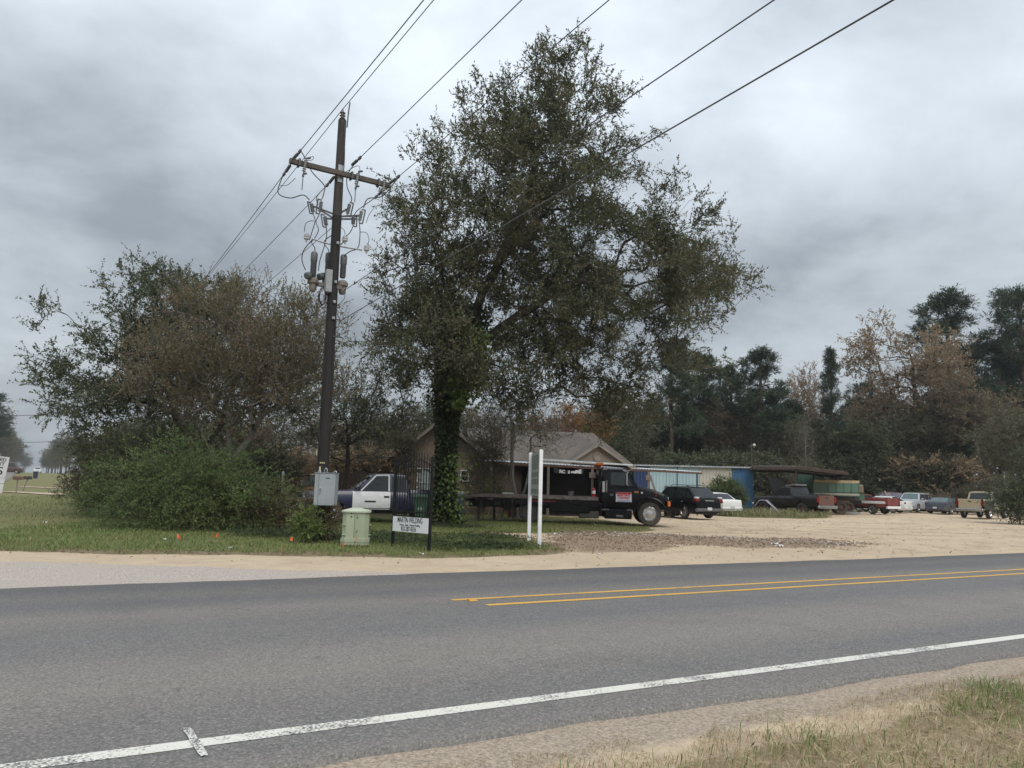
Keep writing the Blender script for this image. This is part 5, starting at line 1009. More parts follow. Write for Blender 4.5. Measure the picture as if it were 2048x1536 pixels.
# pickup trucks
def pickup(name, label, px, Yd, heading, pmat, L_=5.6, W_=1.95, H_=1.82, rw=.38, hood=1.12, belt=1.14, rail=1.22, cabf=(.36, .14, -.20, -.27), doormat=None, gate=None, bumper=CHROME, style='steel', bedback=None, glass=GLASS, zb=.5, stripe=None, bed=True, rimmat=CHROME, shortbed=1.0, nobody=False, doors=1, extcab=False, roofm=None):
    r_ = veh_root(name, label, 'pickup truck', px, Yd, heading); h2 = L_ / 2; hw = W_ / 2; xs_ = [q * h2 for q in cabf]; xw = (h2 * .635, -h2 * .55)
    B_ = Body(xs_[3] - .03, h2, hw, zb, [(h2, hood - .16), (h2 * .94, hood - .05), (xs_[0], hood + .02), (xs_[0] - .1, belt), (xs_[3] - .05, belt)], (xw[0],), rw, rw * 1.2, endt=.34); B_.endk = .12
    # rear end of this shell meets the bed: no taper there
    w0 = B_.w; B_.w = lambda x: w0(x) if x > 0 else B_.hw
    B_.shell().build('body', pmat, r_)
    C_ = Cab([(xs_[0], belt - .01), (xs_[1], H_ - .02), ((xs_[1] + xs_[2]) / 2, H_), (xs_[2], H_ - .03), (xs_[3], belt)], hw * .94, belt, .2); C_.shell().build('cab', roofm or pmat, r_)
    ga, gb, gc, gd = (xs_[0], belt), (xs_[1], H_ - .02), (xs_[2], H_ - .03), (xs_[3], belt); C_.screen(ga, gb).build('windscreen', glass, r_); C_.screen(gd, gc, .1, .14, .84).build('rear_window', glass, r_)
    zt = H_ - .11; zl = belt + .03; k = lambda a, b, z_: a[0] + (b[0] - a[0]) * (z_ - a[1]) / (b[1] - a[1]); xd = k(ga, gb, zl) - .14
    xe = xs_[3] + (.72 if extcab else .16)
    for sd in (-1, 1):
        C_.side([(xd, zl), (xe + .05, zl), (xe + .05, zt), (k(ga, gb, zt) - .06, zt)], sd).build('side_window', glass, r_)
        if extcab: C_.side([(xe - .06, zl), (xs_[3] + .1, zl), (xs_[3] + .14, zt), (xe - .06, zt)], sd).build('side_window', glass, r_)
        if doormat is not False:
            d_ = B_.patch(xe, xd + .22, zb + .04, belt - .01, sd, .012, 6).build('door', doormat or pmat, r_); MB().box((xe + .15, sd * (B_.y(xe + .15, belt - .2) + .02), belt - .2), (.2, .03, .07), None, .01).build('handle', DKMETAL, d_)
        mirror(r_, xd + .02, sd * (hw + .1), belt + .1, DKMETAL)
        MB().box((h2 - .13, sd * hw * .74, hood - .28), (.2, .34, .22), None, .04).build('headlight', CLEARLENS, r_)
    MB().box((h2 - .02, 0, hood - .30), (.08, hw * 1.0, .26), None, .02).build('grille', CHROME if bumper is CHROME else DKMETAL, r_); MB().box((h2 + .04, 0, zb + .05), (.16, hw * 1.86, .2), None, .04).build('bumper', bumper, r_)
    bx0, bx1 = -h2, xs_[3] - .07
    if bed:
        BB = Body(bx0, bx1, hw, zb, [(bx0, rail), (bx1, rail)], (xw[1],), rw, rw * 1.2, endt=.01, endk=0, enddz=0); BB.w = lambda x: hw; BB.top = lambda x: rail
        bt = BB.bot; BB.bot = lambda x: min(bt(x), rail - .1)
        xs2 = sorted({bx0, bx1} | set(np.linspace(bx0, bx1, 9)) | {xw[1] + BB.ra * q * math.cos(a) for q in (1, 1.004) for a in np.linspace(0, math.pi, 13)}); R_ = []
        for x in xs2:
            if not bx0 <= x <= bx1: continue
            P = BB.ring(x)[:6]; fl = .78; P += [Vector((x, hw * .80, rail + .0)), Vector((x, hw * .80, fl))]; R_.append(P + [Vector((p.x, -p.y, p.z)) for p in P[::-1]])
        MB().loft(R_, True, False).build('bed', pmat, r_)
        MB().box((bx1 - .03, 0, (rail + zb) / 2 + .1), (.05, hw * 1.8, rail - zb - .25)).build('bed_front', pmat, r_)
        g_m = MB().box((bx0 + .03, 0, (rail + zb) / 2 + .05), (.07, hw * 1.52, rail - zb - .12), None, .015).build('tailgate', gate or pmat, r_); MB().box((bx0 - .01, 0, rail - .16), (.02, .22, .08)).build('handle', DKMETAL, g_m)
        for sd in (-1, 1):
            MB().box((bx0 + .05, sd * hw * .865, rail - .3), (.13, .2, .4), None, .02).build('tail_light', REDLENS, r_)
            if stripe: BB.patch(bx0 + .05, bx1 - .02, zb + .28, zb + .48, sd, .006, 8).build('side_stripe', stripe, r_)
    MB().box((bx0 - .05, 0, zb + .0), (.18, hw * 1.86, .19), None, .03).build('rear_bumper', bumper, r_)
    for x in xw:
        for sd in (-1, 1): add_wheel(r_, x, sd * (hw - .14), rw, .25, None, style, rimmat)
    MB().box((0, 0, zb - .02), (L_ - .6, hw * 1.3, .22)).build('chassis', DKMETAL, r_)
    return r_, B_, C_
o, B_, C_ = pickup('blue_pickup', 'deep blue pickup with a white door behind the wrought iron gate', 764, 29.8, 201, P_BLUE, 6.2, 1.98, 1.84, .38, 1.16, 1.18, 1.26, (.40, .14, -.24, -.28), doormat=WHITE, extcab=True, zb=.46, bumper=DKMETAL)
C_ = Cab([(3.05 * .40 - .02, 1.19), (3.05 * .14, 1.825), (0, 1.85), (-.4, 1.84)], .98 * .94, 1.18, .2)
for sd in (-1, 1):                                         # white door frame round the window
    f = MB(); pts = [(.98, 1.19), (.39, 1.79), (-.09, 1.80), (-.09, 1.19)]
    for a, b in zip(pts[:-1], pts[1:]): f.bar((a[0], sd * (C_.y(a[1]) + .01), a[1]), (b[0], sd * (C_.y(b[1]) + .01), b[1]), .05, .06, (0, 1, 0))
    f.build('door_frame', WHITE, o); MB().box((.62, sd * 1.003, .80), (.42, .02, .055)).build('badge', TEXTBLACK, o)
o, B_, C_ = pickup('dark_pickup', 'dark pickup with brown tailgate and raised bonnet under the pole shelter', 1585, 53.5, 118, P_DARK, 5.7, 2.0, 1.95, .43, 1.25, 1.3, 1.40, (.36, .12, -.20, -.26), gate=P_RUSTGATE, zb=.62, rimmat=RUST)
hd = MB(); P = []
for i in range(7):
    row = []
    for j in range(7):
        s = i / 6; y = (j / 6 - .5) * 1.7; a = R(62); x = 1.0 + math.cos(a) * s * 1.5; z = 1.40 + math.sin(a) * s * 1.45 + .1 * math.sin(s * 3.1); row.append((x - .1 * (abs(y) / .85) ** 2 * s, y * (1 - .12 * s), z - .08 * (abs(y) / .85) ** 2))
    P.append(row)
ho = hd.grid(P).build('bonnet', pm('matt_black', (.008, .008, .009), (.014, .013, .013), 4, .8, spec=.15), o); md = ho.modifiers.new('t', 'SOLIDIFY'); md.thickness = .05
MB().bar((-2.7, .62, 1.43), (-1.0, .62, 1.46), .08, .05).build('bed_rail_cap', CHROME, o); MB().bar((-2.7, -.62, 1.43), (-1.0, -.62, 1.46), .08, .05).build('bed_rail_cap', CHROME, o)
MB().box((-.3, 0, 2.03), (.9, 1.2, .1), Matrix.Rotation(R(5), 3, 'Y'), .02).build('roof_panel', pm('grey_primer', (.16, .15, .16), None, 3, .6), o)
o, B_, C_ = pickup('red_pickup', 'red and white pickup with red tailgate next to the green dump bodies', 1722, 62.5, 122, P_RED, 5.4, 1.95, 1.55, .37, 1.12, 1.14, 1.30, (.36, .14, -.14, -.2), gate=P_RED, stripe=WHITE, bumper=WHITE, zb=.55)
o, B_, C_ = pickup('beige_pickup', 'beige pickup with its bedside stripped off by the corner bush', 1964, 57.5, 40, P_BEIGE, 5.5, 1.95, 1.98, .40, 1.2, 1.26, 1.40, (.36, .12, -.14, -.2), bumper=CHROME, zb=.62)
MB().box((-1.75, -.99, .98), (1.9, .03, .66)).bar((-2.6, -1.02, 1.3), (-.9, -1.02, .75), .05).bar((-2.5, -1.02, .7), (-1.0, -1.02, 1.2), .05).build('stripped_side', DKMETAL, o)
# loose panels and scrap
def slab(name, label, cat, px, Yd, size, rot, mat, z):
    p = gx(px, Yd); r_ = thing(name, label, cat, (p.x, p.y, z)); r_.rotation_euler = rot; return r_
r_ = slab('scrap_bonnet', 'grey folded bonnet panel leaning against the dark pickup', 'car panel', 1533, 49.7, None, (0, 0, R(-20)), None, 0)
MB().grid([[(-.85, -.1, .42), (-.85, .3, .62)], [(-.5, .1, .98), (-.4, .45, 1.02)], [(-.1, .1, 1.0), (.05, .45, 1.02)], [(.95, -.35, .02), (1.05, .05, .02)]]).build('skin', pm('dusty_grey_paint', (.2, .2, .23), (.14, .14, .16), 2, .5), r_).modifiers.new('t', 'SOLIDIFY').thickness = .04
MB().bar((-.3, 0, .5), (.2, .1, .02), .03).build('prop', GALV, r_)
# green dump bodies on a chassis
gt = veh_root('dump_trailer', 'green panelled dump body with tan boards on a rusty chassis', 'dump body', 1668, 58.5, -14)
GRN2 = paint('faded_green', (.06, .15, .11), .35)
MB().box((0, 0, 1.62), (3.2, 1.8, .12)).build('bed_floor', P_GREEN, gt)
for i in range(6):
    x = -1.35 + i * .54; MB().box((x, -.9, 2.05 - .05), (.5, .05, .66), None, .01).build('side_panel', GRN2 if i > 1 else P_GREEN, gt); MB().box((x + .27, -.92, 2.0), (.05, .07, .72)).build('rib', P_GREEN, gt)
for i in range(6): MB().box((-1.35 + i * .54, .9, 2.0), (.5, .05, .66), None, .01).build('side_panel', GRN2, gt)
for x in (-1.62, 1.6): MB().box((x, 0, 2.0), (.05, 1.8, .7)).build('end_panel', P_GREEN, gt)
TANB = pm('tan_boards', (.42, .33, .2), (.3, .23, .14), 3, .8)
for y in (-.9, .9): MB().box((0.05, y, 2.46), (3.2, .06, .2)).build('top_board', TANB, gt)
MB().box((0, -.93, 1.50), (3.25, .08, .14)).build('side_rail', pm('pale_rail', (.36, .34, .28), None, 4, .7), gt)
MB().box((0, 0, 1.2), (3.4, .8, .3)).build('chassis', DKMETAL, gt); MB().tube([(-.9, -.5, .95), (.9, -.5, .9)], .18, 10).build('tank', RUST, gt)
for x in (-.9, .3):
    for y in (-.7, .7): add_wheel(gt, x, y, .48, .3, .28, 'truck', RUST)
g2 = veh_root('green_truck', 'green truck cab with a brown tarped body behind the dark pickup', 'truck', 1622, 62, -14)
MB().loft([[(x, y, z) for x, z in ((-1.1, 1.0), (1.1, 1.0), (1.1, 2.1), (.85, 2.95), (-1.1, 2.95))] for y in (-1.0, 1.0)]).build('cab', P_GREEN, g2)
MB().add([(-.8, -1.012, 2.15), (.75, -1.012, 2.15), (.65, -1.012, 2.8), (-.8, -1.012, 2.8)], [(0, 1, 2, 3)]).build('side_window', pm('dusty_green_glass', (.11, .2, .15), None, 3, .3), g2)
MB().box((2.5, 0, 1.95), (2.6, 1.9, .7), None, .08).build('tarped_body', pm('brown_tarp', (.2, .15, .11), (.13, .1, .075), 3, .8), g2); MB().box((1.2, 0, .9), (5, .8, .3)).build('chassis', DKMETAL, g2); MB().box((2.5, 0, 1.3), (2.7, 1.8, .5)).build('sub_body', P_GREEN, g2)
for x in (-.4, 2.6):
    for y in (-.8, .8): add_wheel(g2, x, y, .48, .3, .28, 'truck', RUST)
p = gx(1702, 59.3); r_ = thing('scrap_sheet', 'grey metal sheet lying on the ground before the dump body', 'metal sheet', (p.x, p.y, .03), R(-12)); MB().box((0, 0, .06), (1.3, .8, .02), Matrix.Rotation(R(8), 3, 'X')).build('sheet', pm('dull_grey', (.24, .23, .22), None, 3, .6), r_)
p = gx(1752, 60.8); r_ = thing('scrap_trim', 'pale strip of car trim lying behind the red pickup', 'car trim', (p.x, p.y, .02), R(-30)); MB().bar((-.35, 0, .14), (.35, 0, .01), .09, .02).build('strip', WHITE, r_)
# old orange truck between pole and bush
r_ = veh_root('orange_truck', 'old orange truck cab partly hidden behind the grey cabinet', 'truck', 646, 38, 262)
POR = paint('orange_paint', (.42, .17, .03), .25)
Bq = Body(-2.2, 2.2, .92, .5, [(2.2, 1.0), (1.0, 1.15), (-2.2, 1.15)], (1.45, -1.3), .38); Bq.shell().build('body', POR, r_); Cq = Cab([(1.05, 1.14), (.7, 1.83), (0, 1.85), (-.5, 1.83), (-.6, 1.15)], .86, 1.15, .14); Cq.shell().build('cab', pm('cream_roof', (.5, .4, .26), None, 3, .5), r_)
Cq.screen((1.05, 1.15), (.7, 1.83)).build('windscreen', GLASSL, r_)
for sd in (-1, 1): Cq.side([(.85, 1.2), (-.4, 1.2), (-.4, 1.72), (.66, 1.72)], sd).build('side_window', GLASSL, r_); mirror(r_, .8, sd * 1.02, 1.35, CHROME); MB().lathe([(.11, 0), (.10, .04), (.001, .05)], (2.16, sd * .62, .85), (1, 0, 0), 12).build('headlight', CLEARLENS, r_)
for x in (1.45, -1.3):
    for y in (-.78, .78): add_wheel(r_, x, y, .38, .22)
MB().box((0, 0, .5), (3.6, 1.2, .3)).build('chassis', DKMETAL, r_)

# ------------------------------------------------ flatbed tow truck; local x forward from the front axle
p = gx(1299, 32.0); T = thing('tow_truck', 'black flatbed tow truck parked side-on in front of the carport', 'tow truck', (p.x, p.y, 0), R(-4))
# shift: near (camera) side wheels stand at y = -1.0
T.location = (p.x + .07, p.y + 1.0, 0)
TB = P_BLACK
Hood = Body(-.62, .86, .98, .62, [(.86, 1.12), (.70, 1.30), (.2, 1.50), (-.62, 1.64)], (0,), .49, .66, .3, .2, .1); h_w = Hood.w; Hood.w = lambda x: h_w(x) if x > .2 else .98
def hy(x, z): return .98
ho = Hood.shell().build('bonnet', TB, T)
for sd in (-1, 1):                                         # bulging wheel arch and fender top
    m = MB(); P = []
    for i in range(15):
        a = math.pi * (i / 14) * 1.0; rr_ = .70; x, z = math.cos(a) * rr_, .50 + math.sin(a) * rr_ * .98; P.append([(x * .93, sd * .92, z * .96 + .02), (x, sd * 1.02, z), (x * 1.03, sd * 1.16, z + .01), (x * .98, sd * 1.19, z - .04), (x * .93, sd * 1.17, z - .05)])
    m.grid(P).build('fender', TB, T)
    MB().box((.80, sd * 1.0, .93), (.12, .26, .22), None, .03).build('indicator', AMBER, T); MB().box((.86, sd * .72, .93), (.06, .3, .2), None, .03).build('headlight', CLEARLENS, T)
    MB().box((-.55, sd * .985, 1.39), (.18, .03, .08), None, .01).build('marker_light', pm('orange_dull', (.4, .16, .05), None, 4, .3), T)
    MB().box((.25, sd * 1.0, 1.28), (.06, .04, .16), None, .01).build('marker_light', REDLENS, T)
    MB().lathe([(.05, 0), (.045, .02), (.001, .03)], (-.32, sd * .985, 1.36), (0, sd, 0), 10).build('badge', CHROME, T)
MB().box((.84, 0, 1.0), (.06, 1.1, .42), None, .02).build('grille', CHROME, T); MB().box((.05, 0, .98), (1.4, 1.62, .62)).build('inner_wing', DKMETAL, T)
MB().loft([[(x, y, z) for x, z in ((.0, -.15), (.14, -.13), (.16, .13), (.0, .15))] for y in (-1.2, 1.2)]).build('bumper', TB, T).location = (.88, 0, .50)
C_ = Cab([(-.50, 1.62), (-.86, 2.26), (-1.15, 2.36), (-1.75, 2.37), (-1.93, 2.30), (-1.97, 1.6)], 1.0, 1.6, .12, .05); C_.shell().build('cab', TB, T)
LB = Body(-1.98, -.55, 1.0, .62, [(-.55, 1.62), (-1.98, 1.62)], (), .4, None, .01, 0, 0); LB.w = lambda x: 1.0; LB.top = lambda x: 1.62; LB.bot = lambda x: .62; LB.shell().build('cab_lower', TB, T)
C_.screen((-.50, 1.62), (-.86, 2.26), .08, .1, .9).build('windscreen', GLASS, T)
for sd in (-1, 1):
    d_ = LB.patch(-1.72, -.62, .74, 1.60, sd, .012, 8).build('door', TB, T); MB().box((-1.6, sd * 1.03, 1.25), (.14, .03, .1), None, .01).build('handle', GREYPLASTIC, d_)
    C_.side([(-.72, 1.66), (-1.64, 1.66), (-1.62, 2.20), (-.98, 2.20)], sd, .012).build('side_window', pm('tinted_door_glass', (.035, .05, .05), (.02, .028, .03), 3, .05), T)
    mo = MB().box((-.98, sd * 1.25, 1.92), (.05, .18, .46), None, .02).bar((-.9, sd * 1.0, 2.2), (-.98, sd * 1.25, 2.16), .025).bar((-.9, sd * 1.0, 1.66), (-.98, sd * 1.25, 1.70), .025).build('mirror', pm('mirror_grey', (.5, .5, .5), None, 4, .3), T)
    MB().tube([(-1.80, sd * 1.03, 1.32), (-1.80, sd * 1.07, 1.36), (-1.80, sd * 1.07, 1.82), (-1.80, sd * 1.03, 1.86)], .02, 6).build('grab_handle', CHROME, T)
    MB().box((-1.93, sd * 1.03, 1.58), (.12, .05, .46), None, .02).build('side_lamp', pm('lamp_white', (.55, .55, .55), None, 4, .4), T)
    MB().box((-1.32, sd * .95, .45), (1.15, .42, .40), None, .04).build('fuel_tank', TB, T)
    for x in (-1.85, -.80): MB().box((x, sd * 1.0, .62), (.32, .32, .07), None, .02).build('step', GREYPLASTIC, T)
    MB().box((-1.25, sd * 1.165, .38), (.28, .01, .09)).build('label_plate', GREYPLASTIC, T)
    MB().box((-2.55, sd * .98, .40), (.85, .34, .30), None, .03).build('side_box', pm('dusty_black', (.03, .028, .025), (.06, .055, .045), 3, .7), T)
# door sign
SG = MB().box((-1.08, -1.018, 1.165), (.66, .012, .40)).build('door_sign', pm('door_sign_white', (.6, .6, .64), (.5, .5, .55), 6, .4), T)
REDP = pm('sign_red', (.42, .02, .03), None, 6, .5); BLUEP = pm('sign_blue', (.15, .2, .45), None, 6, .5)
MB().box((-1.08, -1.0255, 1.325), (.65, .004, .07)).build('red_band', REDP, SG)
text('lettering', "MARTIN'S", .125, REDP, SG, face_m((-1.08, -1.028, 1.235), (1, 0, 0)), .006, 1.0)
text('lettering', 'TOWING', .12, REDP, SG, face_m((-1.08, -1.028, 1.125), (1, 0, 0)), .006, .95)
for z in (1.03, .99): MB().box((-1.08, -1.0255, z), (.56, .004, .018)).build('print_line', BLUEP, SG)
# light bar, headboard and bed
MB().box((-2.12, 0, 1.75), (.06, 1.9, 1.1)).build('headboard', TB, T)
MB().tube([(-2.1, -1.0, 2.3), (-2.1, -1.0, 2.44), (-2.1, 1.0, 2.44), (-2.1, 1.0, 2.3)], .03, 8).build('light_bar_frame', DKMETAL, T)
MB().box((-2.1, -.72, 2.53), (.34, .5, .15), None, .05).build('beacon', AMBER, T); MB().box((-2.1, .72, 2.53), (.34, .5, .15), None, .05).build('beacon', AMBER, T)
bl, br_ = -7.95, -2.16
MB().loft([[(x, y, z) for x, z in ((br_, .98), (br_, 1.08), (-7.0, 1.10), (bl, 1.03), (bl, 1.01), (-6.9, .98))] for y in (-1.2, 1.2)]).build('deck', RUST, T)
for sd in (-1, 1):
    MB().loft([[(x, y, z) for x, z in ((br_, 1.0), (br_, 1.15), (-7.0, 1.17), (bl + .1, 1.06), (bl, 1.02), (-6.9, 1.02))] for y in (sd * 1.20, sd * 1.26)]).build('deck_rail', pm('worn_rail', (.10, .07, .06), (.2, .18, .17), 5, .6), T)
    MB().box((-4.2, sd * 1.18, .86), (4.1, .08, .24)).build('side_skirt', TB, T)
    MB().box((-3.35, sd * 1.15, .63), (1.7, .16, .30), None, .02).build('tool_box', TB, T)
    MB().box((-5.78, sd * 1.0, .56), (.03, .55, .82)).build('mud_flap', pm('mud_flap', (.07, .06, .05), (.04, .035, .03), 4, .8), T)
    MB().box((-4.5, sd * 1.225, .91), (1.1, .012, .05)).build('reflective_tape', REDLENS, T)
    MB().bar((-5.9, sd * .4, .55), (-7.2, sd * .4, .86), .12, .16).build('tow_arm', DKMETAL, T)
    MB().box((-7.15, sd * .75, .78), (.18, .14, .5), None, .02).build('tail_bracket', DKMETAL, T)
    MB().box((-6.2, sd * .8, .85), (.8, .2, .3)).build('rear_frame', DKMETAL, T)
MB().bar((-7.2, 0, .86), (-7.95, 0, .86), .12).bar((-7.3, -.9, .84), (-7.3, .9, .84), .12).build('wheel_lift', DKMETAL, T); MB().box((-6.0, 0, .62), (.3, 1.5, .28)).build('crossmember', DKMETAL, T)
MB().box((-4.2, 0, .72), (7.0, .7, .26)).build('chassis', DKMETAL, T)
for sd in (-1, 1):
    add_wheel(T, 0, sd * 1.0, .49, .26, .31, 'truck', CHROME); add_wheel(T, -5.03, sd * .98, .49, .26, .31, 'truck', pm('steel_wheel', (.08, .075, .07), None, 4, .6)); add_wheel(T, -5.03, sd * .66, .49, .26, .31, 'truck', pm('steel_wheel', (.08, .075, .07)))
MB().tube([(0, -.9, .49), (0, .9, .49)], .06, 8).tube([(-5.03, -.9, .49), (-5.03, .9, .49)], .1, 8).build('axle', DKMETAL, T)
MB().bar((-1.0, -.97, 2.245), (-.82, -1.08, 2.30), .02).bar((-1.12, -.99, 2.29), (-1.0, -.99, 2.25), .02).build('aerial_bracket', WHITE, T)
Tm = T.matrix_basis.copy(); bpy.context.view_layer.update(); Tm = T.matrix_world.copy()
q = Tm @ Vector((-2.35, -1.05, 1.08)); fe = thing('fire_extinguisher', 'red fire extinguisher standing on the tow truck bed behind the cab', 'fire extinguisher', q)
MB().lathe([(.001, 0), (.075, 0), (.08, .02), (.08, .36), (.06, .41), (.025, .43), (.025, .46), (.001, .46)], (0, 0, 0), (0, 0, 1), 14).build('cylinder', pm('extinguisher_red', (.4, .02, .02), None, 5, .3), fe); MB().box((0, 0, .5), (.03, .12, .04)).tube([(0, .03, .48), (.07, .05, .42), (.085, 0, .2)], .012, 5).build('valve', BLACK, fe); MB().lathe([(.0805, .2), (.0805, .32)], (0, 0, 0), (0, 0, 1), 14).build('label_band', WHITE, fe)
q = Tm @ Vector((-6.0, -.75, 1.105)); bo = thing('white_block', 'white foam block lying on the flatbed', 'block', q, R(-4)); MB().box((0, 0, .06), (.5, .3, .12), None, .02).build('block', pm('offwhite', (.55, .53, .47), (.4, .38, .33), 5, .7), bo)
q = Tm @ Vector((-3.3, -.3, 1.085)); bo = thing('metal_bucket', 'small grey metal bucket on the flatbed near its front', 'bucket', q); MB().lathe([(.001, 0), (.10, 0), (.13, .26), (.135, .27), (.12, .25), (.09, .02), (.001, .02)], (0, 0, 0), (0, 0, 1), 14).build('pail', GALV, bo); MB().tube([(-.13, 0, .25), (-.1, 0, .33), (0, 0, .36), (.1, 0, .33), (.13, 0, .25)], .006, 5).build('handle', DKMETAL, bo)

# ---------------------------------------------------------------- utility pole and its gear
PX, PY = -4.95, 20.0
AR = Vector((.848, .53, 0)); LN = Vector((.53, -.848, 0))     # along the crossarm / along the line towards the road
UP = thing('utility_pole', 'tall dark wooden utility pole with crossarm and switchgear', 'utility pole', (PX, PY, 0))
UPo = Vector((PX, PY, 0))
def Q(px, py, dy=0.0): return at(px, py, PY + dy) - UPo
POLEB = pm('creosote_wood', (.018, .015, .014), (.009, .008, .008), 4, .85, bump=.5, stretch=(6, 6, .35), detail=6); POLET = pm('weathered_pole_wood', (.055, .047, .043), (.03, .026, .025), 4, .9, bump=.4, stretch=(6, 6, .35))
PORC = pm('grey_insulator', (.30, .31, .32), (.22, .225, .23), 6, .35); CABLE = pm('cable_black', (.02, .02, .022), (.04, .04, .042), 5, .6); HARD = pm('line_hardware', (.12, .12, .13), (.07, .07, .075), 8, .5, .5); TANP = pm('recloser_tan', (.19, .165, .14), (.12, .105, .09), 6, .6); DGREY = pm('bushing_grey', (.10, .105, .11), (.065, .07, .075), 6, .55)
MB().tube([(0, 0, -.2), (-.005, 0, 3), (-.02, 0, 8.8)], [.165, .15, .128], 20).build('post', POLEB, UP); MB().tube([(-.02, 0, 8.8), (-.03, 0, 11.62)], [.1279, .112], 20).build('post_top', POLET, UP)
def P_(a, b, z): return AR * a + LN * b + Vector((0, 0, z))
arm = MB().bar(P_(-1.46, .17, 9.98), P_(1.42, .17, 9.98), .11, .13).build('crossarm', pm('arm_wood', (.10, .085, .07), (.06, .05, .045), 5, .9, stretch=(1, 1, 1)), UP)
MB().bar(P_(-.02, .10, 9.75), P_(-.02, .10, 10.25), .16, .05, LN).build('gain_plate', GALV, UP)
for z in (10.0, 8.0, 6.9, 6.35, 5.9, 1.3): MB().box(LN * .135 + Vector((0, 0, z)), (.08, .08, .08), Matrix.Rotation(math.atan2(LN.y, LN.x), 3, 'Z'), .01).build('bolt', GALV, UP)
def insul(p, q, name='insulator', n=6, r_=.05, mat=PORC):
    p, q = Vector(p), Vector(q); L_ = (q - p).length; prof = [(.012, 0), (.02, L_ * .12)]
    for i in range(n):
        z0 = L_ * (.14 + .72 * i / n); z1 = L_ * (.14 + .72 * (i + .5) / n); prof += [(r_ * .6, z0), (r_, z0 + (z1 - z0) * .5), (r_ * .6, z1)]
    prof += [(.02, L_ * .88), (.012, L_)]
    return MB().lathe(prof, p, q - p, 10).build(name, mat, UP)
def wire(pts, r_=.011, name='jumper', mat=CABLE, parent=UP, n=6):
    """smooth cable through points"""
    pts = [Vector(p) for p in pts]; out = []
    for i in range(len(pts) - 1):
        p0, p1, p2, p3 = pts[max(i - 1, 0)], pts[i], pts[i + 1], pts[min(i + 2, len(pts) - 1)]
        for k in range(6):
            t_ = k / 6; out.append(.5 * ((2 * p1) + (p2 - p0) * t_ + (2 * p0 - 5 * p1 + 4 * p2 - p3) * t_ ** 2 + (3 * p1 - p0 - 3 * p2 + p3) * t_ ** 3))
    out.append(pts[-1]); return MB().tube(out, r_, n).build(name, mat, parent)
# top pin insulator with armour rod
insul(Vector((-.03, 0, 11.6)), Vector((-.03, 0, 11.95)), n=3, r_=.085, mat=pm('brown_porcelain', (.16, .13, .12), None, 5, .3))
wire([Q(694, 255), Q(697, 225), Q(700, 205)], .018); wire([(0.06, -.12, 11.5), (.13, -.14, 10.4), (.10, -.15, 9.2)], .01)
# dead-end strain insulators: both sides of left arm end, centre, right end
ends = {}
for nm, a, s, z in (('L', -1.40, 1, 10.0), ('L', -1.40, -1, 9.92), ('C', .22, 1, 10.25), ('C', -.18, -1, 9.9), ('R', 1.36, 1, 10.0), ('R', 1.30, -1, 9.9)):
    p0 = P_(a, .17 + s * .08, z); p1 = p0 + LN * s * .55 + Vector((0, 0, -.02 if s > 0 else -.05)); insul(p0, p1, 'strain_insulator', 7, .045, DGREY); p2 = p1 + LN * s * .18
    MB().bar(p1, p2, .05, .07).build('dead_end_clamp', HARD, UP); ends[(nm, s)] = p2
# fused cutouts hanging on the arm
def cutout(p, tilt=.12, h=.36, name='fuse_cutout', tube_=True, dirx=1):
    p = Vector(p); d = (AR * tilt * dirx + Vector((0, 0, -1))).normalized(); b = p + d * h; insul(p, b, name, 6, .055)
    o = MB(); fo = LN * .10 + AR * .08 * dirx
    o.bar(p + d * .02, p + d * .02 + fo, .04).bar(b - d * .03, b - d * .03 + fo * .8, .04)
    if tube_: o.tube([p + fo + Vector((0, 0, .03)), b + fo * .8], .016, 6)
    o.build('fuse_holder', HARD, UP); return p, b
for a in (-1.05, .42, 1.22):
    p, b = cutout(P_(a, .30, 10.12), -.12, .5, tube_=False); MB().tube([b, b + Vector((-.005, 0, -.42))], .012, 6).build('open_fuse_barrel', HARD, UP); MB().lathe([(.03, 0), (.03, .06), (.001, .06)], b - Vector((0, 0, .05)), (0, 0, 1), 8).build('clamp', HARD, UP)
    MB().box(P_(a - .16, .17, 9.98), (.05, .2, .2), Matrix.Rotation(math.atan2(AR.y, AR.x), 3, 'Z')).build('arm_bracket', HARD, UP)
# switch brackets round the pole and their disconnects
for q0, q1 in (((672, 430), (628, 413)), ((668, 437), (640, 420)), ((672, 430), (697, 417)), ((680, 433), (718, 431)), ((668, 438), (652, 437)), ((680, 438), (712, 438))):
    MB().bar(Q(*q0), Q(*q1), .035, .045).build('switch_bracket', HARD, UP)
SW = []
for (tx, ty), (bx, by) in (((622, 405), (627, 428)), ((643, 400), (639, 428)), ((649, 430), (653, 455)), ((700, 405), (694, 432)), ((707, 432), (706, 452)), ((724, 419), (718, 446))):
    a, b = Q(tx, ty), Q(bx, by); SW.append((a, b)); insul(a, b, 'disconnect_switch', 7, .06); off = AR * (-.1 if tx < 670 else .1); MB().bar(a, a + off, .03).bar(b, b + off, .03).bar(a + off, b + off, .03).build('switch_blade', HARD, UP)
# arrester bracket
MB().tube([Q(624, 477), Q(640, 483), Q(672, 491), Q(700, 496), Q(724, 500)], .024, 8).build('arrester_bracket', GALV, UP); MB().tube([Q(676, 492), Q(684, 487), Q(689, 480)], .022, 8).build('arrester_bracket', GALV, UP)
for x, y in ((613, 470), (690, 474), (733, 493)):
    p = Q(x, y + 8); MB().lathe([(.02, -.09), (.03, -.03), (.075, 0), (.075, .04), (.06, .05), (.075, .06), (.075, .1), (.06, .11), (.07, .12), (.02, .15), (.012, .19), (.001, .2)], p, (0, 0, 1), 12).build('surge_arrester', pm('arrester_grey', (.42, .43, .44), None, 6, .5), UP)
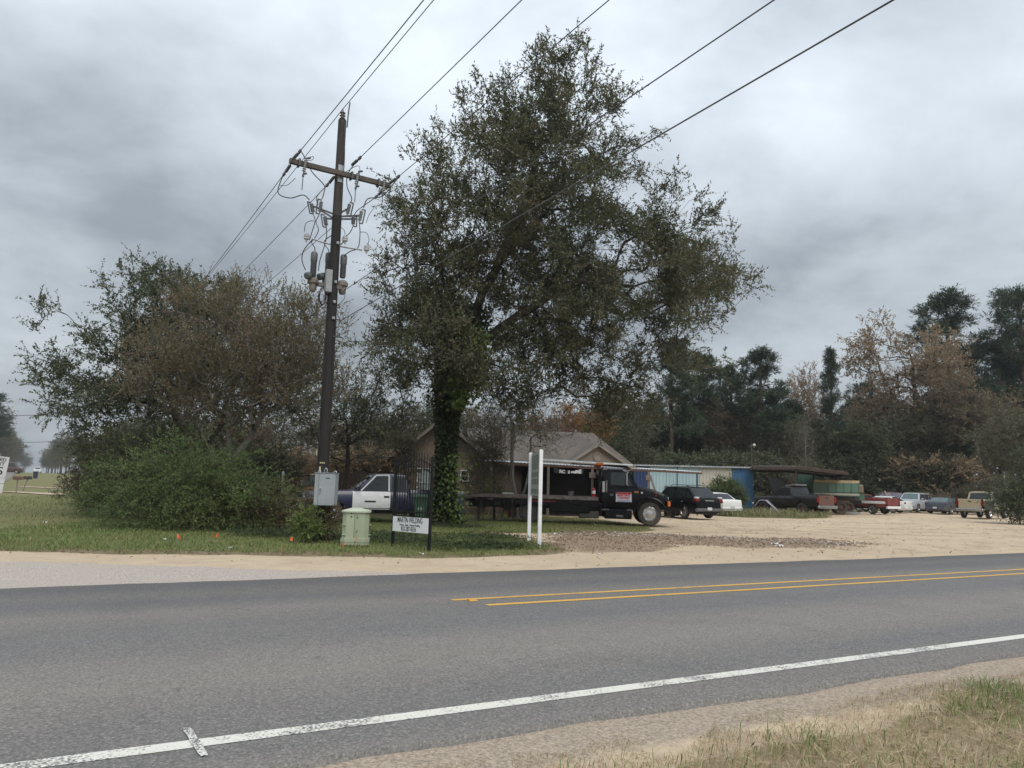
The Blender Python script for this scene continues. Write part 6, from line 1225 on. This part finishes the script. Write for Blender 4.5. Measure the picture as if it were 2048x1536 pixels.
# jumpers
wire([ends[('L', -1)], Q(556, 385), Q(580, 396), Q(606, 390), Q(619, 400)], .014); wire([ends[('L', 1)], Q(612, 320), Q(625, 345), Q(648, 370), Q(648, 385), Q(644, 398)], .014)
wire([ends[('C', 1)], Q(697, 345), Q(694, 372), Q(703, 395), Q(702, 404)], .014); wire([ends[('R', 1)], Q(770, 388), Q(755, 395), Q(735, 398), Q(727, 416)], .014); wire([ends[('C', -1)], Q(634, 393), Q(636, 410)], .012); wire([ends[('R', -1)], Q(716, 420), Q(709, 430)], .012)
wire([Q(609, 463), Q(611, 448), Q(620, 442), Q(628, 442)], .01); wire([Q(627, 430), Q(630, 443), Q(622, 470), Q(619, 480)], .012); wire([Q(638, 430), Q(632, 444), Q(637, 460), Q(628, 478), Q(619, 486)], .012)
wire([Q(624, 480), Q(608, 500), Q(604, 520), Q(611, 540)], .014); wire([Q(622, 484), Q(629, 495), Q(630, 504)], .014); wire([Q(653, 456), Q(652, 480), Q(640, 520), Q(637, 542)], .013); wire([Q(664, 470), Q(648, 484), Q(657, 500), Q(658, 512)], .013)
wire([Q(706, 453), Q(700, 465), Q(692, 472)], .012); wire([Q(719, 448), Q(720, 470), Q(716, 495), Q(700, 503), Q(688, 511)], .013); wire([Q(721, 464), Q(733, 466), Q(738, 480), Q(734, 490)], .009); wire([Q(678, 452), Q(688, 460), Q(690, 470)], .009)
wire([Q(690, 345), Q(718, 332), Q(716, 365), Q(712, 372)], .008); wire([Q(608, 318), Q(626, 313), Q(624, 320), Q(612, 321)], .008)
wire([Q(748, 416), Q(738, 430), Q(732, 446)], .008); wire([Q(591, 356), Q(575, 370), Q(560, 371)], .008)
# recloser hung on the pole
RC = thing('recloser', 'grey and tan three-phase recloser hanging on the utility pole', 'recloser', UPo)
def rbush(p, q, r_, nm='bushing'):
    p, q = Vector(p), Vector(q); L_ = (q - p).length; pr = [(r_ * .8, 0)]
    for i in range(9): z = L_ * (.05 + .5 * i / 9); pr += [(r_ * .85, z), (r_ * 1.05, z + L_ * .02), (r_ * .85, z + L_ * .04)]
    pr += [(r_, L_ * .58), (r_ * 1.08, L_ * .6), (r_ * 1.08, L_ * .93), (r_ * .8, L_), (.001, L_)]; MB().lathe(pr, p, q - p, 14).build(nm, DGREY, RC)
for x, y, dy in ((626, 550, -.1), (655, 552, .25), (685, 556, .1)):
    rbush(Q(x, y, dy), Q(x + 3, y - 46, dy), .085); c_ = Q(x, y + 12, dy)
    MB().lathe([(.001, -.30), (.07, -.29), (.10, -.22), (.10, -.10), (.15, -.06), (.15, .03), (.12, .06), (.08, .1), (.001, .1)], c_, (0, 0, 1), 16).build('tank', TANP, RC)
for x, y, dy in ((628, 549, -.1), (653, 551, .25)): rbush(Q(x, y, dy), Q(x - 16, y + 3, dy - .25), .09)
MB().bar(Q(622, 566), Q(684, 576), .12, .10).build('frame', TANP, RC); MB().box(Q(657, 562, -.2), (.17, .14, .62), Matrix.Rotation(R(32), 3, 'Z'), .01).build('mechanism_box', pm('box_grey', (.30, .31, .32), None, 5, .5), RC)
for k, (rx, rz) in enumerate(((.10, .25), (.085, .2), (.13, .27))):
    c_ = Q(645, 592, -.1); MB().tube([c_ + AR * math.cos(a) * rx + LN * .02 * k + Vector((0, 0, math.sin(a) * rz - .03 * k)) for a in np.linspace(0, 6.2832, 22)], .012, 6, False).build('coiled_cable', CABLE, RC)
wire([Q(691, 582), Q(688, 598), Q(676, 610)], .008, parent=UP)
# conduit, tags
wire([Vector((-.10, -.13, 1.75)), Vector((-.11, -.12, 3.0)), Vector((-.10, -.11, 5.5)), Vector((-.10, -.10, 6.2))], .02, 'conduit', POLEB)
MB().box((-.17, -.06, 2.28), (.03, .02, .17)).build('pole_tag', pm('tag_yellow', (.5, .47, .3), None, 5, .6), UP)
for i in range(3): MB().box((-.035 + i * .05, -.16, 2.0), (.03, .008, .035)).build('number_tag', pm('tag_yellow', (.5, .47, .3)), UP)
MB().bar(Vector((.1, -.1, 5.4)), Vector((.36, -.12, 5.36)), .03, .03).build('guy_bracket', HARD, UP)
# power lines: catenaries along the line direction, towards the road and away from it
LINEM = pm('conductor', (.10, .105, .11), (.07, .072, .075), 5, .5, .4)
def line(label, p, sgn, ln=58, sag=.5, rise=0.0, r_=.011, group=None):
    p = Vector(p) + UPo; pts = []
    for i in range(41):
        s = i / 40; q = p + LN * sgn * ln * s; q.z += rise * s - 4 * sag * s * (1 - s); pts.append(q)
    o = MB().tube(pts, r_, 5).build('power_line', LINEM); return tag(o, label, 'power line', group)
line('power line from the privet-side crossarm end over the road', ends[('L', 1)], 1, 58, .15, .6); line('power line over the pole top towards the road', (-.03, 0, 11.97), 1, 58, .1, .7); line('power line from beside the pole centre over the road', ends[('C', 1)], 1, 58, .15, .6); line('power line from the oak-side crossarm end over the road', ends[('R', 1)], 1, 58, .1, .9)
line('thick lower cable crossing the oak crown towards the road', P_(.16, .1, 6.62), 1, 58, -.1, 1.5, .0095); line('lowest cable from the pole across the oak trunk side', P_(.16, .1, 5.82), 1, 58, -.1, 1.4, .0105)
line('power line from the privet-side crossarm end back over the trees', ends[('L', -1)], -1, 62, .7, 0); line('pole-top power line running back over the trees', (-.03, 0, 11.97), -1, 62, .5, 0); line('power line from the pole centre back over the trees', ends[('C', -1)], -1, 62, .5, .8); line('lower neutral wire running back over the trees', P_(-.1, -.1, 8.5), -1, 62, .2, 0, .009)
for (ya, yb, Yd) in ((821, 820, 62), (879, 876, 85)):
    a, b = at(-300, ya + 1, Yd), at(330, yb - 3, Yd + 5); o = MB().tube([a.lerp(b, i / 12) - Vector((0, 0, .5 * (1 - (i / 6 - 1) ** 2))) for i in range(13)], .03 if Yd > 70 else .026, 5).build('power_line', LINEM); tag(o, 'thin wire crossing high over the side street' if ya == 821 else 'thin wire crossing low over the far side street', 'power line')

# grey control cabinet on the pole
CB = thing('control_cabinet', 'grey steel control cabinet mounted on the utility pole', 'cabinet', (-4.745, 19.66, .9)); CB.rotation_euler = (0, 0, R(-4)); CG = pm('cabinet_grey', (.30, .33, .345), (.26, .285, .30), 3, .45)
MB().box((0, 0, .41), (.54, .30, .83), None, .012).build('case', CG, CB); d_ = MB().box((.055, -.16, .41), (.41, .018, .80), None, .006).build('door', CG, CB)
MB().box((-.10, -.185, .42), (.035, .03, .06), None, .006).box((-.10, -.19, .36), (.022, .02, .11)).build('latch', CHROME, d_); MB().box((.08, -.171, .70), (.10, .004, .028)).build('name_plate', pm('plate_dark', (.06, .065, .07), None, 20, .5), d_)
MB().box((-.215, -.155, .41), (.09, .012, .80)).build('side_strip', CG, CB); MB().box((0, -.01, .834), (.56, .33, .016)).build('rain_lip', CG, CB)
for x, h in ((-.05, .12), (.2, .05), (-.22, .05)): MB().tube([(x - .035, .04, .84), (x - .03, .04, .84 + h * .8), (x, .04, .84 + h), (x + .03, .04, .84 + h * .8), (x + .035, .04, .84)], .014, 6).build('lifting_eye', GALV, CB)
MB().tube([(-.23, .1, .84), (-.235, .1, 1.0)], .025, 8).build('cable_gland', pm('tag_yellow', (.5, .47, .3)), CB)
MB().bar((0, .15, .6), (0.0, .34, .6), .3, .06).build('bracket', GALV, CB)

# green utility pedestal, eight-sided-ish with pitched lid
PD = thing('utility_pedestal', 'pale green utility pedestal with pitched lid near the road', 'utility pedestal', (-3.76, 18.85, 0), R(6)); PG = pm('pedestal_green', (.36, .40, .28), (.30, .335, .235), 2.5, .5, stretch=(1, 1, .4))
def octo(hw, hd, c_, z): return [Vector((x, y, z)) for x, y in ((-hw + c_, -hd), (hw - c_, -hd), (hw, -hd + c_), (hw, hd - c_), (hw - c_, hd), (-hw + c_, hd), (-hw, hd - c_), (-hw, -hd + c_))]
MB().loft([octo(.335, .25, .10, 0), octo(.335, .25, .10, .07), octo(.345, .26, .10, .07), octo(.345, .26, .10, .16), octo(.325, .24, .10, .165)]).build('base', PG, PD); MB().loft([octo(.318, .235, .10, .15), octo(.318, .235, .10, .80)]).build('case', PG, PD)
MB().loft([octo(.35, .27, .10, .785), octo(.35, .27, .10, .82), octo(.335, .25, .10, .835), octo(.10, .05, .03, .895)]).build('lid', pm('pedestal_lid', (.44, .47, .37), (.38, .41, .3), 3, .5), PD)
MB().box((.045, -.242, .47), (.055, .018, .62), None, .004).build('door_seam', PG, PD)
for z in (.24, .48):
    for x, y, r_ in ((-.27, -.2, -45), (.32, -.05, 0)): MB().box((x, y, z), (.10, .05, .022), Matrix.Rotation(R(r_), 3, 'Z'), .006).build('hinge', PG, PD)
MB().box((-.02, -.238, .475), (.012, .004, .6)).build('seam_line', pm('seam_dark', (.14, .16, .1), None, 4, .7), PD); MB().bar((.03, -.262, .30), (.065, -.262, .36), .012, .012).build('latch', DKMETAL, PD)
for i, ch in enumerate('110'): text('lettering', ch, .055, TEXTBLACK, PD, face_m((.045, -.2535, .765 - i * .055), (1, 0, 0)), .003)
for i, ch in enumerate('8 D'): text('lettering', ch, .05, TEXTBLACK, PD, face_m((-.10, -.2385, .76 - i * .04), (1, 0, 0)), .003)

# wrought iron gate panel with welding sign
g0, g1 = Vector((-2.815, 18.7, 0)), Vector((-1.835, 17.85, 0)); gl = (g1 - g0).length; GA = thing('iron_gate', 'black wrought iron gate panel carrying a white welding sign', 'gate', g0, math.atan2(g1.y - g0.y, g1.x - g0.x))
IRON = pm('black_iron', (.007, .008, .008), (.014, .014, .014), 7, .6, spec=.2)
for x in (0, gl):
    MB().box((x, 0, 1.06), (.055, .055, 2.14)).build('post', IRON, GA); MB().lathe([(.03, 0), (.035, .02), (.012, .05), (.001, .09)], (x, 0, 2.13), (0, 0, 1), 8).build('post_cap', IRON, GA)
arc = lambda x, z0, h: z0 + h * (1 - (2 * x / gl - 1) ** 2)
MB().tube([(x, 0, arc(x, 1.93, .19)) for x in np.linspace(0, gl, 15)], .014, 6).build('upper_arch_rail', IRON, GA); MB().tube([(x, 0, arc(x, 1.76, .19)) for x in np.linspace(0, gl, 15)], .014, 6).build('lower_arch_rail', IRON, GA)
MB().bar((0, 0, .84), (gl, 0, .84), .03, .03).build('bottom_rail', IRON, GA); MB().bar((0, 0, .745), (gl, 0, .745), .025, .025).build('sign_rail', IRON, GA)
nb_ = 14
for i in range(1, nb_):
    x = gl * i / nb_; zt = arc(x, 1.93, .19) + .10; MB().bar((x, 0, .75), (x, 0, zt), .016, .016).lathe([(.008, 0), (.016, .02), (.006, .05), (.012, .06), (.001, .11)], (x, 0, zt), (0, 0, 1), 6).build('baluster', IRON, GA)
for i in range(nb_):
    x = gl * (i + .5) / nb_; z = arc(x, 1.845, .19); MB().tube([(x + math.cos(a) * .034, 0, z + math.sin(a) * .05) for a in np.linspace(0, 6.2832, 13)], .006, 5, False).build('ring', IRON, GA)
S_ = MB().box((gl / 2, -.035, .545), (gl - .03, .008, .355)).build('sign_panel', pm('sign_white', (.72, .74, .76), (.66, .68, .7), 4, .4), GA)
fm = lambda x, z: face_m((x, -.0405, z), (1, 0, 0))
text('lettering', 'MARTIN WELDING', .185, TEXTBLACK, S_, fm(gl * .49, .645), .0015, .57); text('lettering', 'Fences . Gates . Custom Welding', .066, TEXTBLACK, S_, fm(gl * .49, .533), .001, .8); text('lettering', '832-287-8336', .15, TEXTBLACK, S_, fm(gl * .46, .437), .0015, .64)

# two-post white sign seen almost edge on
s0, s1 = Vector((.60, 22.0, 0)), Vector((.82, 19.95, 0)); BS = thing('post_sign', 'faded board sign between two white posts seen nearly edge-on', 'sign', s0, math.atan2(s1.y - s0.y, s1.x - s0.x)); bl_ = (s1 - s0).length
for x, h in ((0, 2.50), (bl_, 2.50)): MB().box((x, 0, h / 2 - .05), (.095, .095, h + .1), None, .006).build('post', WHITE, BS)
PB = MB().box((bl_ / 2, .03, 1.87), (bl_ - .1, .02, 1.2)).build('board', pm('faded_board', (.36, .38, .32), (.28, .30, .25), 3, .6), BS)
FL = pm('faded_print', (.13, .14, .125), (.18, .19, .17), 9, .7)
# the board's print is too weathered to read: worn blocks of colour remain
for z, h in ((2.2, .40), (1.86, .13), (1.66, .15), (1.40, .12)):
    k_ = .017
    for k in range(5): MB().box((bl_ * (.17 + .165 * k), k_, z), (bl_ * .11, .004, h)).build('worn_print', FL, PB)

# speed limit sign leaning at the side street
sp_ = at(-9, 933, 28); SL = thing('speed_sign', 'leaning white speed limit sign with lower plate at the side street', 'road sign', (sp_.x - .1, 28.0, 0), R(30)); SL.rotation_euler = (R(0), R(5), R(28))
zc = sp_.z; MB().bar((0, .03, -.1), (0, .03, zc + .5), .045, .03).build('post', GALV, SL)
SP1 = MB().box((0, 0, zc), (.62, .012, .78), None, .004).build('plate', pm('sign_reflective_white', (.62, .63, .64), (.55, .56, .57), 4, .4), SL); SP2 = MB().box((0, 0, zc - .68), (.62, .012, .54), None, .004).build('lower_plate', pm('sign_reflective_white', (.62, .63, .64)), SL)
for tx, sz, z in (('SPEED', .17, .27), ('LIMIT', .17, .11), ('55', .42, -.16)): text('lettering', tx, sz, TEXTBLACK, SP1, face_m((0, -.0075, zc + z), (1, 0, 0)), .004)
text('lettering', '50', .24, TEXTBLACK, SP2, face_m((.0, -.0075, zc - .78), (1, 0, 0)), .002); MB().box((0, -.0075, zc - .60), (.6, .003, .012)).build('line', TEXTBLACK, SP2)

# survey flags
ORF = pm('flag_orange', (.85, .16, .05), (.7, .12, .04), 5, .5); ORF.node_tree.nodes['Principled BSDF'].inputs['Roughness'].default_value = .6
FLG = 'orange survey flags in the verge'
for i, (x, y, Yd, lab) in enumerate(((362, 1090, 17.3, 'single orange survey flag in the grass before the privet bush'), (430, 1084, 18.5, 'one of two orange survey flags standing close side by side'), (444, 1084, 18.5, 'one of two orange survey flags standing close side by side'), (592, 1086, 18.2, 'orange survey flag beside the leafy sapling at the pole'), (570, 1103, 16.4, 'low orange survey flag at the sandy verge edge'), (693, 1104, 16.6, 'orange survey flag in front of the pedestal in the leaf edge'), (718, 1090, 18.3, 'orange survey flag right against the pedestal base'))):
    p = gx(x, Yd); r_ = thing('survey_flag', lab, 'survey flag', p, R(20 * i), FLG); h = .26 if i not in (4,) else .13; MB().tube([(0, 0, -.05), (.01, 0, h)], .003, 4).build('wire_stake', GALV, r_)
    k = .75 + .25 * math.sin(i * 3); MB().grid([[(.01 + .11 * k * s * math.cos(i * 1.3), .02 * math.sin(s * 4 + i), h - s * .05 * i % .06 + (.0 if j else -.10 * (1 - .35 * s)) - s * .06) for j in (0, 1)] for s in (0, .33, .66, 1)]).build('flag', ORF, r_)
# galvanised fence post with wires, rails
p = gx(564, 24.2); FP = thing('fence_post', 'lone galvanised steel fence post in the brush', 'fence post', p); MB().tube([(0, 0, -.1), (.01, 0, 1.70)], .035, 10).lathe([(.045, 1.66), (.05, 1.70), (.04, 1.78), (.001, 1.80)], (.01, 0, 0), (0, 0, 1), 10).build('tube', pm('dull_galv', (.24, .27, .25), (.18, .2, .19), 5, .6, .2), FP)
for k, (x, y, z, L_, mt) in enumerate(((588, 27.5, .85, 1.2, WOODGREY), (597, 28.2, .55, 1.5, pm('pale_timber', (.36, .31, .25), None, 4, .8)), (580, 27.0, .38, .9, pm('pale_timber', (.36, .31, .25))))):
    q = gx(x, y); r_ = thing('timber', ('dark' if k == 0 else 'long pale' if k == 1 else 'short pale') + ' timber resting on the scrap pile behind the fence post', 'timber', (q.x, q.y, z), R(6 - 4 * k)); MB().box((0, 0, 0), (L_, .22, .10), None, .01).build('beam', mt, r_)
    MB().box((-L_ * .3, 0, -z / 2 - .05), (.12, .2, z - .0)).box((L_ * .3, 0, -z / 2 - .05), (.12, .2, z)).build('support_block', WOODGREY, r_)
# green wheelie bins
BG = pm('bin_green', (.016, .06, .032), (.012, .042, .024), 4, .5)
for px, Yd, lab in ((842, 27.6, 'green wheelie bin behind the wrought iron gate'), (917, 30.2, 'green wheelie bin beside the ivy-clad oak trunk')):
    p = gx(px, Yd); r_ = thing('wheelie_bin', lab, 'wheelie bin', p, R(8)); MB().loft([[Vector((x * k, y * k2, z)) for x, y in ((-.24, -.27), (.24, -.27), (.24, .27), (-.24, .27))] for k, k2, z in ((.82, .8, .04), (.9, .9, .5), (1.05, 1.02, 1.02))]).build('body', BG, r_)
    MB().loft([[Vector((x * k, y * k - .02, z)) for x, y in ((-.27, -.31), (.27, -.31), (.27, .31), (-.27, .31))] for k, z in ((1.04, 1.02), (1.04, 1.06), (.85, 1.12))]).build('lid', BG, r_)
    for x in (-.22, .22): MB().lathe([(.001, -.03), (.1, -.03), (.1, .03), (.001, .03)], (x, .24, .1), (1, 0, 0), 12).build('wheel', BLACK, r_)
    MB().tube([(-.2, .3, 1.0), (.2, .3, 1.0)], .018, 6).build('handle', BG, r_); MB().box((0, -.255, .62), (.22, .01, .1)).build('stencil', pm('stencil_grey', (.14, .17, .15), None, 9, .6), r_)
# poles and boards leaning by the porch
for px, tilt, L_, lab in ((1002, 14, 2.3, 'longest board leaning against the twin-stemmed bare tree'), (1008, 10, 2.0, 'middle-length board leaning against the twin-stemmed bare tree'), (1013, 6, 1.6, 'shortest board leaning against the twin-stemmed bare tree')):
    p = gx(px - 10, 36.3); r_ = thing('leaning_board', lab, 'board', p); MB().bar((0, 0, 0), (math.sin(R(tilt)) * L_, .25, math.cos(R(tilt)) * L_), .07, .03).build('board', WOODGREY, r_)
for x, k, lab in ((0, 1.0, 'taller rusty red drum beside the bare twin tree trunks'), (.58, .9, 'shorter rusty red drum beside the bare twin tree trunks')):
    p = gx(1028, 36.6); r_ = thing('rusty_drum', lab, 'drum', (p.x + x, p.y, 0)); r_.scale = (k,) * 3
    d_ = MB().lathe([(.001, 0), (.27, 0), (.28, .02), (.27, .29), (.285, .3), (.27, .31), (.27, .6), (.285, .61), (.27, .62), (.28, .88), (.26, .88), (.26, .86)], (0, 0, 0), (0, 0, 1), 18).build('barrel', pm('drum_red', (.16, .05, .04), (.1, .04, .03), 4, .7), r_); MB().lathe([(.258, .86), (.001, .862)], (0, 0, 0), (0, 0, 1), 18).build('lid', RUST, r_)
# mailboxes, far vehicles, bits of litter
ax_ = Vector((-.53, .848, 0))
for k, (px, Yd, lab) in enumerate(((34, 58, 'brown mailbox on a crooked post along the side street'), (54, 64, 'black mailbox on a leaning post along the side street'))):
    p = gx(px, Yd); z = float(gz(np.array(p.x), np.array(p.y))); r_ = thing('mailbox', lab, 'mailbox', (p.x, p.y, z), R(30)); MB().bar((0 - .25 * k, 0, 0), (0, 0, 1.0), .1, .1).build('post', WOODGREY, r_)
    MB().loft([[Vector((x, y, 1.0 + zz_)) for y, zz_ in ((-.12, 0), (.12, 0), (.12, .15), (.08, .24), (0, .27), (-.08, .24), (-.12, .15))] for x in (-.32, .32)]).build('box', [RUST, BLACK][k], r_); MB().box((.1, -.13, 1.3), (.02, .02, .16)).build('flag', REDLENS, r_)
o, B_, C_ = car('red_van', 'dark red van on the distant side street', 'van', 15, 150, 20, P_MAROON, 4.8, 1.9, 2.2, 1.2, 1.25, 1.3, (.62, .40, -.90, -.97), 'suv', .36, z=1.25)
o, B_, C_ = car('distant_car', 'white car far away on the side street', 'car', 72, 215, -60, P_WHITE, 4.6, 1.8, 1.5, .95, 1.0, 1.0, (.35, .1, -.5, -.78), z=1.45)
p = gx(69, 120); r_ = thing('street_bin', 'dark lidded bin standing by the distant side street', 'bin', (p.x, p.y, float(gz(np.array(p.x), np.array(p.y)))), R(20)); MB().loft([[Vector((x * k, y * k, z)) for x, y in ((-.3, -.3), (.3, -.3), (.3, .3), (-.3, .3))] for k, z in ((.8, 0), (1.05, 1.1))]).build('body', pm('bin_blue', (.03, .035, .07), None, 4, .5), r_); MB().box((0, 0, 1.14), (.68, .7, .08), None, .03).build('lid', pm('lid_white', (.6, .6, .62), None, 4, .5), r_)
LITW = pm('litter_white', (.66, .65, .62), (.5, .49, .46), 6, .7)
for k, (px, Yd, lab, s) in enumerate(((100, 24.5, 'white scrap of paper in the grass before the brown thicket', .09), (118, 22.2, 'tiny white paper scrap in the open roadside grass', .05), (341, 19.2, 'white paper cup scrap at the foot of the privet bush', .08), (470, 17.4, 'pale paper shred near the twin survey flags', .06), (848, 17.2, 'crumpled white wrapper at the foot of the iron gate', .07), (1548, 23.2, 'white plastic scrap on the dark dirt patch', .10), (1556, 22.2, 'crumpled white bag at the edge of the dark dirt patch', .12), (1200, 18.4, 'lone white scrap on the sandy shoulder', .05), (1638, 41, 'white bottle lying on the open sandy yard', .12), (1082, 21.3, 'pale paper scrap beside the white sign post', .06))):
    p = gx(px, Yd); p.z = float(gz(np.array(p.x), np.array(p.y))) - .005; r_ = thing('paper_scrap', lab, 'litter', p, R(37 * k)); m = MB(); P = []
    for i in range(4): P.append([(s * (i / 3 - .5) * 2 + .2 * s * math.sin(i * 3 + j + k), s * (j / 3 - .5) * 1.4, .01 + s * .55 * (.5 + .5 * math.sin(i * 2.3 + j * 1.9 + k * 1.7))) for j in range(4)])
    m.grid(P).build('scrap', LITW, r_)

# ---------------------------------------------------------------- thin haze added over the whole place to lift the wood's dark shadows
hz = MB().box((-150, 330, 16), (1500, 860, 34.4)).build('haze', None, None, 0); hz.location = (0, 0, 0); stuff(hz); tag(hz, 'faint haze added over yard and woods to lift the far shadows', 'haze')
hm = bpy.data.materials.new('haze'); hm.use_nodes = True; hn = hm.node_tree; hn.nodes.clear(); ho_ = hn.nodes.new('ShaderNodeOutputMaterial'); pv = hn.nodes.new('ShaderNodeVolumePrincipled')
pv.inputs['Color'].default_value = (.9, .94, 1, 1); pv.inputs['Density'].default_value = .0003; pv.inputs['Anisotropy'].default_value = .2; hn.links.new(pv.outputs[0], ho_.inputs['Volume']); hz.data.materials.append(hm)
